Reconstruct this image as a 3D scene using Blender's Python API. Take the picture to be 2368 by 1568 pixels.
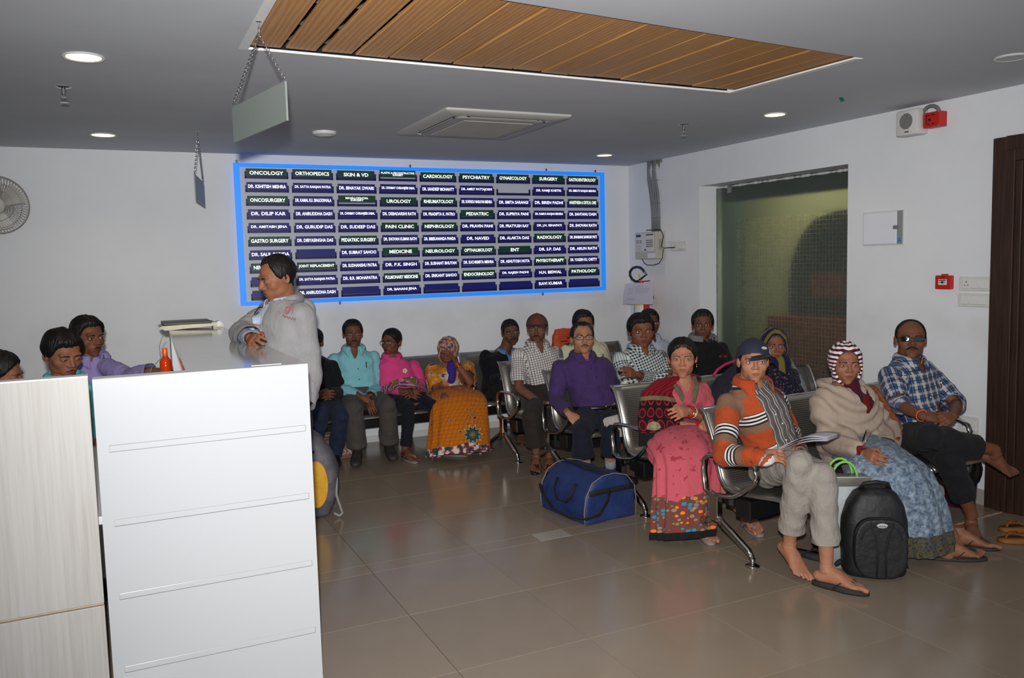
import bpy, bmesh, math, random, itertools
import numpy as np
from mathutils import Vector, Matrix
random.seed(7); np.random.seed(7)
PI = math.pi
for o in list(bpy.data.objects):
    bpy.data.objects.remove(o)
SC = bpy.context.scene
COL = SC.collection

# ------------------------------------------------------------------ camera
IW, IH, FPX = 2368, 1568, 1924.0
YAW, PITCH, ROLL = -0.4440, -0.0915, 0.0260
CAMP = np.array([0.0, 0.0, 1.6])
def _rot(a, b, c):
    ca, sa, cb, sb, cc, sc = math.cos(a), math.sin(a), math.cos(b), math.sin(b), math.cos(c), math.sin(c)
    return (np.array([[ca, -sa, 0], [sa, ca, 0], [0, 0, 1]]) @ np.array([[1, 0, 0], [0, cb, -sb], [0, sb, cb]])
            @ np.array([[cc, 0, sc], [0, 1, 0], [-sc, 0, cc]]))
CR = _rot(YAW, PITCH, ROLL)
def at(x, y, Y):
    """point of the room at depth Y seen at photo pixel (x, y)"""
    d = CR @ np.array([(x - IW / 2) / FPX, 1, -(y - IH / 2) / FPX])
    return CAMP + d * (Y / d[1])
def atz(x, y, z):
    d = CR @ np.array([(x - IW / 2) / FPX, 1, -(y - IH / 2) / FPX])
    return CAMP + d * ((z - CAMP[2]) / d[2])
def atx(x, y, X):
    d = CR @ np.array([(x - IW / 2) / FPX, 1, -(y - IH / 2) / FPX])
    return CAMP + d * (X / d[0])
cam = bpy.data.cameras.new('camera')
cam.sensor_width = 36.0
cam.lens = 36.0 * FPX / IW
cam.clip_start = 0.05
camo = bpy.data.objects.new('camera', cam)
COL.objects.link(camo)
M = Matrix.Identity(4)
for r in range(3):
    M[r][0] = CR[r, 0]; M[r][1] = CR[r, 2]; M[r][2] = -CR[r, 1]; M[r][3] = CAMP[r]
camo.matrix_world = M
SC.camera = camo

# ------------------------------------------------------------------ light
w = bpy.data.worlds.new('daylight'); SC.world = w
w.use_nodes = True
w.node_tree.nodes['Background'].inputs[0].default_value = (0.80, 0.90, 1.0, 1)
w.node_tree.nodes['Background'].inputs[1].default_value = 0.60
fl = bpy.data.lights.new('camera_flash', 'SPOT')
fl.spot_size = math.radians(102); fl.spot_blend = 1.0; fl.shadow_soft_size = 0.03
fl.energy = 940; fl.color = (1.0, 0.985, 0.97)
flo = bpy.data.objects.new('camera_flash', fl); COL.objects.link(flo)
FM = M.copy(); fp = CAMP + CR @ np.array([-0.02, -0.06, 0.165])
FM[0][3], FM[1][3], FM[2][3] = fp
flo.matrix_world = FM @ Matrix.Rotation(math.radians(4), 4, 'X')
SC.view_settings.view_transform = 'Standard'
SC.view_settings.look = 'None'
SC.view_settings.gamma = 1.0
SC.view_settings.use_curve_mapping = False
SC.view_settings.exposure = 0.0
SC.cycles.max_bounces = 6; SC.cycles.diffuse_bounces = 3; SC.cycles.glossy_bounces = 3; SC.cycles.transmission_bounces = 5; SC.cycles.transparent_max_bounces = 6

# ------------------------------------------------------------------ helpers
def lin(c):
    return tuple(((v / 255.0 + 0.055) / 1.055) ** 2.4 if v / 255.0 > 0.04045 else v / 255.0 / 12.92 for v in c[:3]) + (1.0,)

class NT:
    """tiny node-tree writer"""
    def __init__(s, name):
        s.m = bpy.data.materials.new(name); s.m.use_nodes = True
        s.t = s.m.node_tree; s.b = s.t.nodes['Principled BSDF']
    def n(s, typ, **kw):
        nd = s.t.nodes.new(typ)
        for k, v in kw.items():
            if k.startswith('i_'):
                key = k[2:]
                key = int(key) if key.isdigit() else key
                if hasattr(v, 'is_linked') or isinstance(v, bpy.types.NodeSocket):
                    s.t.links.new(v, nd.inputs[key])
                else:
                    nd.inputs[key].default_value = v
            else:
                setattr(nd, k, v)
        return nd
    def l(s, a, b): s.t.links.new(a, b)
    def math(s, op, a, b=None, c=None):
        nd = s.t.nodes.new('ShaderNodeMath'); nd.operation = op
        for i, v in enumerate((a, b, c)):
            if v is None: continue
            if isinstance(v, bpy.types.NodeSocket): s.l(v, nd.inputs[i])
            else: nd.inputs[i].default_value = v
        return nd.outputs[0]
    def mix(s, f, a, b):
        nd = s.t.nodes.new('ShaderNodeMix'); nd.data_type = 'RGBA'
        for i, v in ((0, f), (6, a), (7, b)):
            if isinstance(v, bpy.types.NodeSocket): s.l(v, nd.inputs[i])
            else: nd.inputs[i].default_value = v
        return nd.outputs[2]
    def col(s, v):
        if isinstance(v, bpy.types.NodeSocket): s.l(v, s.b.inputs['Base Color'])
        else: s.b.inputs['Base Color'].default_value = v
    def coord(s, kind='Object'):
        return s.n('ShaderNodeTexCoord').outputs[kind]
    def attr(s, name):
        nd = s.n('ShaderNodeAttribute'); nd.attribute_name = name
        return nd.outputs['Vector']
    def xyz(s, v):
        nd = s.n('ShaderNodeSeparateXYZ'); s.l(v, nd.inputs[0]); return nd.outputs
    def noise(s, v, scale, detail=2.0, rough=0.5, dim=(1, 1, 1)):
        if dim != (1, 1, 1):
            mp = s.n('ShaderNodeMapping'); mp.inputs['Scale'].default_value = dim; s.l(v, mp.inputs[0]); v = mp.outputs[0]
        nd = s.n('ShaderNodeTexNoise'); s.l(v, nd.inputs['Vector'])
        nd.inputs['Scale'].default_value = scale; nd.inputs['Detail'].default_value = detail; nd.inputs['Roughness'].default_value = rough
        return nd.outputs['Fac']
    def ramp(s, v, stops, const=False):
        nd = s.n('ShaderNodeValToRGB'); s.l(v, nd.inputs[0]); r = nd.color_ramp
        if const: r.interpolation = 'CONSTANT'
        while len(r.elements) < len(stops): r.elements.new(0.5)
        for e, (p, c) in zip(r.elements, stops):
            e.position = p; e.color = c
        return nd.outputs[0]
    def bump(s, h, dist, strength=1.0):
        nd = s.n('ShaderNodeBump'); s.l(h, nd.inputs['Height']); nd.inputs['Distance'].default_value = dist
        nd.inputs['Strength'].default_value = strength; s.l(nd.outputs[0], s.b.inputs['Normal'])
    def set(s, **kw):
        for k, v in kw.items():
            s.b.inputs[{'rough': 'Roughness', 'metal': 'Metallic', 'spec': 'Specular IOR Level', 'sheen': 'Sheen Weight', 'trans': 'Transmission Weight',
                        'ior': 'IOR', 'alpha': 'Alpha', 'coat': 'Coat Weight', 'sss': 'Subsurface Weight', 'emit': 'Emission Strength'}[k]].default_value = v
        return s

_MC = {}
def mat(name, rgb, rough=0.5, metal=0.0, spec=0.5, vary=0.0, vscale=20.0, bump=0.0, bscale=60.0, emit=0.0, coat=0.0):
    if name in _MC: return _MC[name]
    t = NT(name); c = lin(rgb)
    if vary:
        f = t.noise(t.coord(), vscale, 4.0, 0.6)
        d = tuple(max(0, v * (1 - vary)) for v in c[:3]) + (1,); u = tuple(min(1, v * (1 + vary)) for v in c[:3]) + (1,)
        t.col(t.ramp(f, [(0.3, d), (0.7, u)]))
    else:
        t.col(c)
    t.set(rough=rough, metal=metal, spec=spec, coat=coat)
    if bump: t.bump(t.noise(t.coord(), bscale, 3.0), bump)
    if emit:
        t.b.inputs['Emission Color'].default_value = c; t.set(emit=emit)
    _MC[name] = t.m
    return t.m

def tag(o, label=None, cat=None, group=None, kind=None):
    if label: o['label'] = label
    if cat: o['category'] = cat
    if group: o['group'] = group
    if kind: o['kind'] = kind
    return o
def thing(name, label, cat, loc=(0, 0, 0), rz=0.0, group=None):
    o = bpy.data.objects.new(name, None); COL.objects.link(o)
    o.location = loc; o.rotation_euler = (0, 0, rz); o.empty_display_size = 0.1
    return tag(o, label, cat, group)

class G:
    """geometry collector"""
    def __init__(s): s.v = []; s.f = []; s.mi = []; s.cur = 0
    def add(s, v, f, mi=None):
        n = len(s.v); s.v += [tuple(map(float, p)) for p in v]; s.f += [tuple(i + n for i in q) for q in f]
        s.mi += [s.cur if mi is None else mi] * len(f); return s
    def box(s, a, b, mi=None):
        (x0, y0, z0), (x1, y1, z1) = a, b
        x0, x1 = min(x0, x1), max(x0, x1); y0, y1 = min(y0, y1), max(y0, y1); z0, z1 = min(z0, z1), max(z0, z1)
        return s.add([(x0, y0, z0), (x1, y0, z0), (x1, y1, z0), (x0, y1, z0), (x0, y0, z1), (x1, y0, z1), (x1, y1, z1), (x0, y1, z1)],
                     [(3, 2, 1, 0), (4, 5, 6, 7), (0, 1, 5, 4), (1, 2, 6, 5), (2, 3, 7, 6), (3, 0, 4, 7)], mi)
    def bbox(s, a, b, r=0.004, mi=None):
        """box with chamfered edges"""
        bm = bmesh.new(); lo = [min(p, q) for p, q in zip(a, b)]; hi = [max(p, q) for p, q in zip(a, b)]
        bmesh.ops.create_cube(bm, size=1.0)
        for v in bm.verts:
            v.co = Vector([lo[i] + (v.co[i] + 0.5) * (hi[i] - lo[i]) for i in range(3)])
        r = min(r, *[(hi[i] - lo[i]) * 0.45 for i in range(3)])
        bmesh.ops.bevel(bm, geom=list(bm.edges), offset=r, segments=2, affect='EDGES', profile=0.5)
        bm.verts.index_update()
        s.add([v.co[:] for v in bm.verts], [[v.index for v in f.verts] for f in bm.faces], mi); bm.free(); return s
    def prism(s, poly, z0, z1, axis='z', mi=None):
        """extrude 2D polygon along an axis; poly in the other two axes (ccw)"""
        n = len(poly)
        mk = {'z': lambda p, t: (p[0], p[1], t), 'y': lambda p, t: (p[0], t, p[1]), 'x': lambda p, t: (t, p[0], p[1])}[axis]
        v = [mk(p, z0) for p in poly] + [mk(p, z1) for p in poly]
        f = [tuple(range(n))[::-1], tuple(range(n, 2 * n))] + [(i, (i + 1) % n, n + (i + 1) % n, n + i) for i in range(n)]
        return s.add(v, f, mi)
    def tube(s, pts, rad, n=8, closed=False, cap=True, mi=None, flat=None):
        """round tube along a polyline; rad scalar or list"""
        P = [np.array(p, float) for p in pts]; m = len(P)
        R = [rad] * m if np.isscalar(rad) else list(rad)
        T = []
        for i in range(m):
            a = P[(i - 1) % m] if (closed or i > 0) else P[i]; b = P[(i + 1) % m] if (closed or i < m - 1) else P[i]
            d = b - a; T.append(d / (np.linalg.norm(d) + 1e-12))
        u = np.cross(T[0], [0, 0, 1.0])
        if np.linalg.norm(u) < 1e-3: u = np.cross(T[0], [1.0, 0, 0])
        u /= np.linalg.norm(u); V = []
        for i in range(m):
            u = u - T[i] * np.dot(u, T[i]); u /= np.linalg.norm(u) + 1e-12; w_ = np.cross(T[i], u)
            ru, rw = (R[i], R[i]) if np.isscalar(R[i]) else R[i]
            for k in range(n):
                a = 2 * PI * k / n; V.append(P[i] + u * ru * math.cos(a) + w_ * rw * math.sin(a))
        F = []
        for i in range(m if closed else m - 1):
            j = (i + 1) % m
            for k in range(n):
                F.append((i * n + k, i * n + (k + 1) % n, j * n + (k + 1) % n, j * n + k))
        if cap and not closed:
            F += [tuple(range(n))[::-1], tuple((m - 1) * n + k for k in range(n))]
        return s.add(V, F, mi)
    def lathe(s, prof, o=(0, 0, 0), n=20, axis=(0, 0, 1), mi=None):
        """revolve [(r, h), ...] about an axis through o"""
        a = np.array(axis, float); a /= np.linalg.norm(a)
        u = np.cross(a, [0, 0, 1.0]) if abs(a[2]) < 0.9 else np.array([1.0, 0, 0]); u /= np.linalg.norm(u); w_ = np.cross(a, u); o = np.array(o, float)
        V = [o + a * h + r * (u * math.cos(2 * PI * k / n) + w_ * math.sin(2 * PI * k / n)) for r, h in prof for k in range(n)]
        F = [(i * n + k, i * n + (k + 1) % n, (i + 1) * n + (k + 1) % n, (i + 1) * n + k) for i in range(len(prof) - 1) for k in range(n)]
        F += [tuple(range(n))[::-1], tuple((len(prof) - 1) * n + k for k in range(n))]
        return s.add(V, F, mi)
    def grid(s, fn, nu, nv, wrapu=False, mi=None):
        """surface from fn(u, v) over [0,1]^2"""
        V = [fn(i / (nu if wrapu else nu - 1), j / (nv - 1)) for j in range(nv) for i in range(nu)]
        F = [(j * nu + i, j * nu + (i + 1) % nu, (j + 1) * nu + (i + 1) % nu, (j + 1) * nu + i) for j in range(nv - 1) for i in range(nu if wrapu else nu - 1)]
        return s.add(V, F, mi)
    def ell(s, c, r, n=12, m=8, mi=None, R=None):
        """ellipsoid"""
        V = []; c = np.array(c, float)
        for j in range(m + 1):
            t = PI * j / m
            for i in range(n):
                p = np.array([r[0] * math.sin(t) * math.cos(2 * PI * i / n), r[1] * math.sin(t) * math.sin(2 * PI * i / n), r[2] * math.cos(t)])
                V.append(c + (R @ p if R is not None else p))
        F = [(j * n + i, (j + 1) * n + i, (j + 1) * n + (i + 1) % n, j * n + (i + 1) % n) for j in range(m) for i in range(n)]
        return s.add(V, F, mi)
    def xf(s, fn):
        s.v = [tuple(fn(np.array(p))) for p in s.v]; return s

def obj(name, g, m, parent=None, smooth=False, world=True):
    """link a collector as one mesh object; vertices are world coordinates unless world=False"""
    me = bpy.data.meshes.new(name)
    v = g.v
    if parent is not None and world:
        r = parent
        while r.parent is not None: r = r.parent
        off = np.array(r.location); v = [tuple(np.array(p) - off) for p in v]
    me.from_pydata(v, [], g.f)
    ms = m if isinstance(m, (list, tuple)) else [m]
    for x in ms: me.materials.append(x)
    if len(ms) > 1: me.polygons.foreach_set('material_index', g.mi)
    if smooth: me.polygons.foreach_set('use_smooth', [True] * len(me.polygons))
    me.update()
    o = bpy.data.objects.new(name, me); COL.objects.link(o)
    if parent is not None: o.parent = parent
    return o
def autosmooth(o, ang=40):
    me = o.data; me.polygons.foreach_set('use_smooth', [True] * len(me.polygons))
    bm = bmesh.new(); bm.from_mesh(me)
    for e in bm.edges:
        if len(e.link_faces) == 2 and e.calc_face_angle(0) > math.radians(ang): e.smooth = False
    bm.to_mesh(me); bm.free(); return o
def copy_tree(o, parent=None):
    c = o.copy(); COL.objects.link(c); c.parent = parent
    for ch in list(o.children): copy_tree(ch, c)
    return c
def text_geo(txt, height, width=None, bold=0.0, depth=0.0):
    """flat lettering centred on the origin in the XY plane as (verts, faces); width squeezes or stretches it"""
    cu = bpy.data.curves.new('t', 'FONT'); cu.body = txt; cu.align_x = 'CENTER'; cu.align_y = 'CENTER'; cu.offset = bold; cu.extrude = depth; cu.resolution_u = 2
    cu.space_line = 0.75
    o = bpy.data.objects.new('t', cu); COL.objects.link(o)
    me = bpy.data.meshes.new_from_object(o)
    v = np.array([p.co[:] for p in me.vertices]) if len(me.vertices) else np.zeros((0, 3)); f = [tuple(p.vertices) for p in me.polygons]
    bpy.data.objects.remove(o); bpy.data.curves.remove(cu); bpy.data.meshes.remove(me)
    lo, hi = v.min(0), v.max(0); v = v - (lo + hi) / 2
    sy = height / (hi[1] - lo[1]); sx = sy if width is None else min(sy * 1.15, width / (hi[0] - lo[0]))
    v[:, 0] *= sx; v[:, 1] *= sy
    return v, f
# ------------------------------------------------------------------ the room
D, WR, CZ = 7.3235, 4.86, 2.56           # back wall, right wall, ceiling
XL, YN = -3.2, -1.6                      # open sides (left, behind the camera)

def wall_mat():
    t = NT('wall_paint'); v = t.coord()
    f = t.noise(v, 1.6, 5.0, 0.62)
    c = t.ramp(f, [(0.30, lin((220, 222, 225))), (0.62, lin((225, 227, 230)))])
    # grime rubbed on at head and hand height behind the seats
    z = t.xyz(v)[2]
    band = t.math('MULTIPLY', t.math('SMOOTH_MIN', t.math('MULTIPLY', t.math('SUBTRACT', z, 0.85), 5.0), t.math('MULTIPLY', t.math('SUBTRACT', 1.32, z), 6.0), 0.3), 1.0)
    band = t.math('MINIMUM', t.math('MAXIMUM', band, 0.0), 1.0)
    blot = t.ramp(t.noise(v, 2.3, 3.0, 0.6), [(0.40, (0, 0, 0, 1)), (0.75, (1, 1, 1, 1))])
    fac = t.math('MULTIPLY', t.math('MULTIPLY', band, blot), 0.20)
    t.col(t.mix(fac, c, lin((152, 142, 128))))
    t.set(rough=0.62, spec=0.25)
    t.bump(t.noise(v, 140.0, 2.0), 0.0006)
    return t.m
WALL = wall_mat()
def ceil_mat():
    t = NT('ceiling_paint'); v = t.coord()
    f = t.noise(v, 0.9, 4.0, 0.55, dim=(1, 2.2, 1))
    t.col(t.ramp(f, [(0.3, lin((190, 193, 199))), (0.7, lin((198, 201, 207)))]))
    t.set(rough=0.75, spec=0.15); return t.m
CEIL = ceil_mat()
GROUT = mat('tile_grout', (66, 57, 48), 0.85, spec=0.2)
def tile_mat(name, c0, c1):
    t = NT(name); v = t.coord('Object')
    oi = t.n('ShaderNodeObjectInfo').outputs['Random']
    f = t.noise(v, 5.0, 6.0, 0.6)
    f2 = t.noise(v, 170.0, 2.0, 0.5)
    c = t.mix(t.math('ADD', t.math('MULTIPLY', f, 0.7), t.math('MULTIPLY', f2, 0.3)), lin(c0), lin(c1))
    hv = t.n('ShaderNodeHueSaturation'); t.l(c, hv.inputs['Color'])
    t.l(t.math('ADD', t.math('MULTIPLY', oi, 0.08), 0.96), hv.inputs['Value'])
    t.col(hv.outputs[0]); t.set(rough=0.17, spec=0.5)
    rr = t.ramp(t.noise(v, 3.0, 3.0), [(0.3, (0.13,) * 3 + (1,)), (0.7, (0.22,) * 3 + (1,))]); t.l(rr, t.b.inputs['Roughness'])
    return t.m
TILE = tile_mat('beige_floor_tile', (128, 114, 98), (144, 130, 113))
TILE2 = tile_mat('pale_floor_tile', (152, 144, 134), (166, 159, 149))

# floor: grout bed and every tile on it
g = G(); g.box((XL, YN, -0.10), (WR + 0.9, D + 0.1, -0.012))
floor = tag(obj('floor', g, GROUT), 'beige polished tile floor of the waiting hall', kind='structure')
TB = {}
def tile(x0, x1, y0, y1, m):
    k = (round(x1 - x0, 3), round(y1 - y0, 3), m.name)
    cx, cy = (x0 + x1) / 2, (y0 + y1) / 2
    if k not in TB:
        g = G(); hx, hy = (x1 - x0) / 2 - 0.0014, (y1 - y0) / 2 - 0.0014; b = 0.0006
        g.add([(-hx, -hy, -0.012), (hx, -hy, -0.012), (hx, hy, -0.012), (-hx, hy, -0.012),
               (-hx, -hy, -b), (hx, -hy, -b), (hx, hy, -b), (-hx, hy, -b),
               (-hx + b, -hy + b, 0), (hx - b, -hy + b, 0), (hx - b, hy - b, 0), (-hx + b, hy - b, 0)],
              [(0, 1, 5, 4), (1, 2, 6, 5), (2, 3, 7, 6), (3, 0, 4, 7), (4, 5, 9, 8), (5, 6, 10, 9), (6, 7, 11, 10), (7, 4, 8, 11), (8, 9, 10, 11)])
        TB[k] = obj('tile', g, m, floor, world=False); o = TB[k]
    else:
        o = TB[k].copy(); COL.objects.link(o); o.parent = floor
    o.location = (cx, cy, 0)
xs = [1.13 + 0.6 * k for k in range(-4, 7)]; xs = xs + [WR]
ys = [2.35 - 1.2, 2.35 - 0.6, 2.35, 2.95, 3.55, 4.15]
y2 = [4.28 + 0.6 * k for k in range(0, 6)]; y2[-1] = D
for i in range(len(xs) - 1):
    for j in range(len(ys) - 1): tile(xs[i], xs[i + 1], ys[j], ys[j + 1], TILE)
    for j in range(len(y2) - 1): tile(xs[i], xs[i + 1], y2[j], y2[j + 1], TILE)
    if 0 < i:
        if i == 5:
            tile(xs[i], xs[i] + 0.40, 4.15, 4.28, TILE); tile(xs[i] + 0.40, xs[i + 1], 4.15, 4.28, TILE2)
        elif i == 7: tile(xs[i], xs[i + 1], 4.15, 4.28, TILE2)
        else: tile(xs[i], xs[i + 1], 4.15, 4.28, TILE)
    else: tile(xs[i], xs[i + 1], 4.15, 4.28, TILE)
g = G(); g.box((XL, YN, -0.012), (WR, 1.15, 0)); g.box((XL, 1.15, -0.012), (xs[0], D, 0))
tag(obj('floor_margin', g, TILE, floor), kind='structure')

# back wall
g = G(); g.box((XL, D, 0), (WR + 0.35, D + 0.12, CZ + 0.3))
tag(obj('wall_back', g, WALL), 'off-white back wall of the waiting hall', kind='structure')
g = G(); g.box((XL - 0.12, YN, 0), (XL, D + 0.12, CZ + 0.3))
tag(obj('wall_left', g, WALL), 'off-white left wall outside the picture', kind='structure')
# right wall with the glazed opening and the doorway
GY0, GY1, GZ = 4.465, 6.172, 2.249       # opening of the frosted glass
DY1, DZ = 3.344, 2.272                   # far edge of the door frame, its top
g = G()
g.box((WR, GY1, 0), (WR + 0.26, D + 0.12, CZ + 0.3)); g.box((WR, DY1, 0), (WR + 0.26, GY0, CZ + 0.3))
g.box((WR, GY0, GZ), (WR + 0.26, GY1, CZ + 0.3)); g.box((WR, 1.7, DZ), (WR + 0.26, DY1, CZ + 0.3)); g.box((WR, YN, 0), (WR + 0.26, 1.7, CZ + 0.3))
tag(obj('wall_right', g, WALL), 'off-white right wall with glazed opening and doorway', kind='structure')
# skirting tiles on the right wall
SK = tile_mat('skirting_tile', (150, 144, 134), (168, 162, 152))
g = G(); g.bbox((WR - 0.012, DY1, 0), (WR, GY0, 0.10), 0.003)
tag(obj('baseboard_right', g, SK), 'polished grey-beige skirting tiles under the right wall', kind='structure')
g = G(); g.bbox((WR - 0.012, GY1, 0), (WR, D, 0.10), 0.003)
tag(obj('baseboard_right', g, SK), 'polished skirting tiles in the far right corner', kind='structure')
g = G(); g.bbox((XL, D - 0.010, 0), (WR, D, 0.06), 0.003)
tag(obj('baseboard_back', g, mat('skirting_white', (205, 205, 203), 0.4)), 'low white skirting along the back wall', kind='structure')
# rough mortar joint in the floor by the doorway
a, b = atz(2190, 1219, 0), atz(2330, 1180, 0)
g = G(); n = 22
def joint(u, v):
    p = a + (b - a) * u; q = np.array([-(b - a)[1], (b - a)[0], 0]); q /= np.linalg.norm(q)
    return p + q * (v - 0.5) * (0.024 + 0.008 * math.sin(u * 40)) + np.array([0, 0, 0.0025 * math.sin(PI * v) * (1.2 + math.sin(u * 70)) + 0.0004])
g.grid(joint, n, 5)
tag(obj('trim_1', g, mat('mortar_joint', (178, 150, 118), 0.9, vary=0.3, vscale=60, bump=0.002, bscale=120)), 'rough yellowish mortar joint in the floor by the dark door frame', kind='structure')

# ceiling with the planked recess
RQ = [np.array(p) for p in ((0.55, 2.77), (3.41, 3.047), (3.364, 3.952), (0.555, 3.868))]   # near-left, near-right, far-right, far-left
g = G()
def cq(a, b, c, d):
    g.add([(p[0], p[1], z) for z in (CZ, CZ + 0.012) for p in (a, b, c, d)], [(3, 2, 1, 0), (4, 5, 6, 7), (0, 1, 5, 4), (1, 2, 6, 5), (2, 3, 7, 6), (3, 0, 4, 7)])
O4 = [(XL, YN), (WR + 0.26, YN), (WR + 0.26, D + 0.1), (XL, D + 0.1)]
for i in range(4): cq(O4[i], O4[(i + 1) % 4], RQ[(i + 1) % 4], RQ[i])
ceiling = tag(obj('ceiling', g, CEIL), 'flat grey-white ceiling with planked recess', kind='structure')
g = G()   # dark void above the recess
g.box((0.3, 2.4, CZ + 0.30), (3.7, 4.2, CZ + 0.32))
for (p, q) in ((RQ[0], RQ[1]), (RQ[1], RQ[2]), (RQ[2], RQ[3]), (RQ[3], RQ[0])):
    d = (q - p) / np.linalg.norm(q - p); nn = np.array([d[1], -d[0]]) * 0.05; p = p + nn; q = q + nn
    g.add([(p[0], p[1], CZ + 0.012), (q[0], q[1], CZ + 0.012), (q[0], q[1], CZ + 0.3), (p[0], p[1], CZ + 0.3)], [(0, 1, 2, 3)])
obj('recess_void', g, mat('void_black', (14, 13, 12), 0.9), ceiling)
# white metal trim angle round the recess
g = G(); TW = 0.028
cen = sum(RQ) / 4
def shr(t): return [p + (cen - p) / np.linalg.norm(cen - p) * t for p in RQ]
ri = shr(TW * 1.5)
for i in range(4):
    if i == 0: continue
    j = (i + 1) % 4
    a_, b_, c_, d_ = RQ[i], RQ[j], ri[j], ri[i]
    g.add([(p[0], p[1], z) for z in (CZ - 0.002, CZ + 0.006) for p in (a_, b_, c_, d_)], [(3, 2, 1, 0), (4, 5, 6, 7), (0, 1, 5, 4), (1, 2, 6, 5), (2, 3, 7, 6), (3, 0, 4, 7)])
obj('recess_trim', g, mat('trim_white', (226, 226, 224), 0.5, vary=0.04, vscale=30), ceiling)
# grey carrier rails behind the planks
for t_ in (0.16, 0.42, 0.70, 0.93):
    p, q = RQ[0] + (RQ[3] - RQ[0]) * t_, RQ[1] + (RQ[2] - RQ[1]) * t_
    g = G(); g.tube([(p[0], p[1], CZ + 0.05), (q[0], q[1], CZ + 0.05)], 0.012, 4)
    obj('carrier_rail', g, mat('galvanised', (150, 154, 160), 0.4, 0.8), ceiling)

def wood_mat():
    t = NT('ceiling_wood'); v = t.coord('Object'); oi = t.n('ShaderNodeObjectInfo').outputs['Random']
    off = t.n('ShaderNodeCombineXYZ'); t.l(t.math('MULTIPLY', oi, 9.0), off.inputs[0]); t.l(t.math('MULTIPLY', oi, 23.0), off.inputs[1])
    ad = t.n('ShaderNodeVectorMath'); ad.operation = 'ADD'; t.l(v, ad.inputs[0]); t.l(off.outputs[0], ad.inputs[1])
    f = t.noise(ad.outputs[0], 9.0, 6.0, 0.65, dim=(7.0, 0.55, 1))
    wv = t.n('ShaderNodeTexWave'); mp = t.n('ShaderNodeMapping'); mp.inputs['Scale'].default_value = (10, 0.9, 1); t.l(ad.outputs[0], mp.inputs[0]); t.l(mp.outputs[0], wv.inputs['Vector'])
    wv.inputs['Scale'].default_value = 1.3; wv.inputs['Distortion'].default_value = 7.0; wv.inputs['Detail'].default_value = 3.0
    k = t.math('ADD', t.math('MULTIPLY', f, 0.6), t.math('MULTIPLY', wv.outputs['Fac'], 0.4))
    c = t.ramp(k, [(0.25, lin((164, 118, 68))), (0.5, lin((180, 130, 76))), (0.75, lin((192, 142, 88)))])
    hv = t.n('ShaderNodeHueSaturation'); t.l(c, hv.inputs['Color']); t.l(t.math('ADD', t.math('MULTIPLY', oi, 0.18), 0.90), hv.inputs['Value'])
    t.col(hv.outputs[0]); t.set(rough=0.45, spec=0.3); t.bump(k, 0.0004)
    return t.m
WOOD = wood_mat()
PB = [(569, 644), (657, 729), (741, 810), (821, 888), (901, 967), (975, 1041), (1049, 1111), (1119, 1179), (1187, 1246), (1252, 1311), (1316, 1371), (1376, 1434),
      (1440, 1489), (1494, 1543), (1548, 1597), (1603, 1649), (1655, 1690)]
NP = len(PB); FD = RQ[2] - RQ[3]; ND = RQ[1] - RQ[0]
pitch = 1.0 / NP
for i in range(NP):
    gap = [0.014, 0.028, 0.024, 0.010, 0.010, 0.014, 0.006, 0.006, 0.008][i] if i < 9 else 0.008
    g0 = max(gap / 2.83, 0.001); u0, u1 = 0.008 + i * pitch * 0.988 + g0 * 0.5, 0.008 + (i + 1) * pitch * 0.988 - g0 * 0.5
    ins = 0.030
    q = []
    for u, vv in ((u0, 0), (u1, 0), (u1, 1), (u0, 1)):
        n_, f_ = RQ[0] + ND * u, RQ[3] + FD * u; L = np.linalg.norm(f_ - n_)
        q.append(n_ + (f_ - n_) * (-0.02 if vv == 0 else 1 - ins / L))
    zt = [0.004 * math.sin(i * 2.3), 0.003 * math.cos(i * 1.7)]
    cx = sum(q) / 4
    bm = bmesh.new()
    vs = [bm.verts.new((p[0] - cx[0], p[1] - cx[1], z)) for z in (0, 0.016) for p in q]
    for fc in ((3, 2, 1, 0), (4, 5, 6, 7), (0, 1, 5, 4), (1, 2, 6, 5), (2, 3, 7, 6), (3, 0, 4, 7)): bm.faces.new([vs[k] for k in fc])
    bmesh.ops.bevel(bm, geom=list(bm.edges), offset=0.003, segments=1, affect='EDGES')
    me = bpy.data.meshes.new('plank'); bm.to_mesh(me); bm.free(); me.materials.append(WOOD)
    o = bpy.data.objects.new('plank', me); COL.objects.link(o); o.parent = ceiling
    o.location = (cx[0], cx[1], CZ + 0.010 + 0.002 * (i % 3)); o.rotation_euler = (zt[1] * 0.6, zt[0] * 2.0, 0)

# frosted glass and what stands behind it
def glass_mat():
    t = NT('frosted_glass'); v = t.coord(); x = t.xyz(v)
    def saw(s, p): return t.math('FRACT', t.math('MULTIPLY', s, 1.0 / p))
    gy = t.math('LESS_THAN', saw(x[1], 0.034), 0.11); gz = t.math('LESS_THAN', saw(x[2], 0.034), 0.11)
    ln = t.math('MAXIMUM', gy, gz)
    ins = t.math('MULTIPLY', t.math('MULTIPLY', t.math('GREATER_THAN', x[1], GY0 + 0.16), t.math('LESS_THAN', x[1], GY1 - 0.27)), t.math('LESS_THAN', x[2], 1.93))
    k = t.math('MULTIPLY', ln, ins)
    t.col(t.mix(k, lin((196, 208, 196)), lin((218, 216, 194))))
    t.l(t.math('ADD', t.math('MULTIPLY', ins, -0.16), t.math('ADD', t.math('MULTIPLY', k, 0.4), 0.36)), t.b.inputs['Roughness'])
    t.set(trans=0.93, ior=1.25, spec=0.5); return t.m
GX = WR + 0.20
g = G(); g.box((GX, GY0 - 0.02, 0.002), (GX + 0.010, GY1 + 0.02, GZ - 0.015))
win = tag(obj('window_1', g, glass_mat()), 'tall frosted glass pane with a fine square grid film in the right wall', kind='structure')
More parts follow.
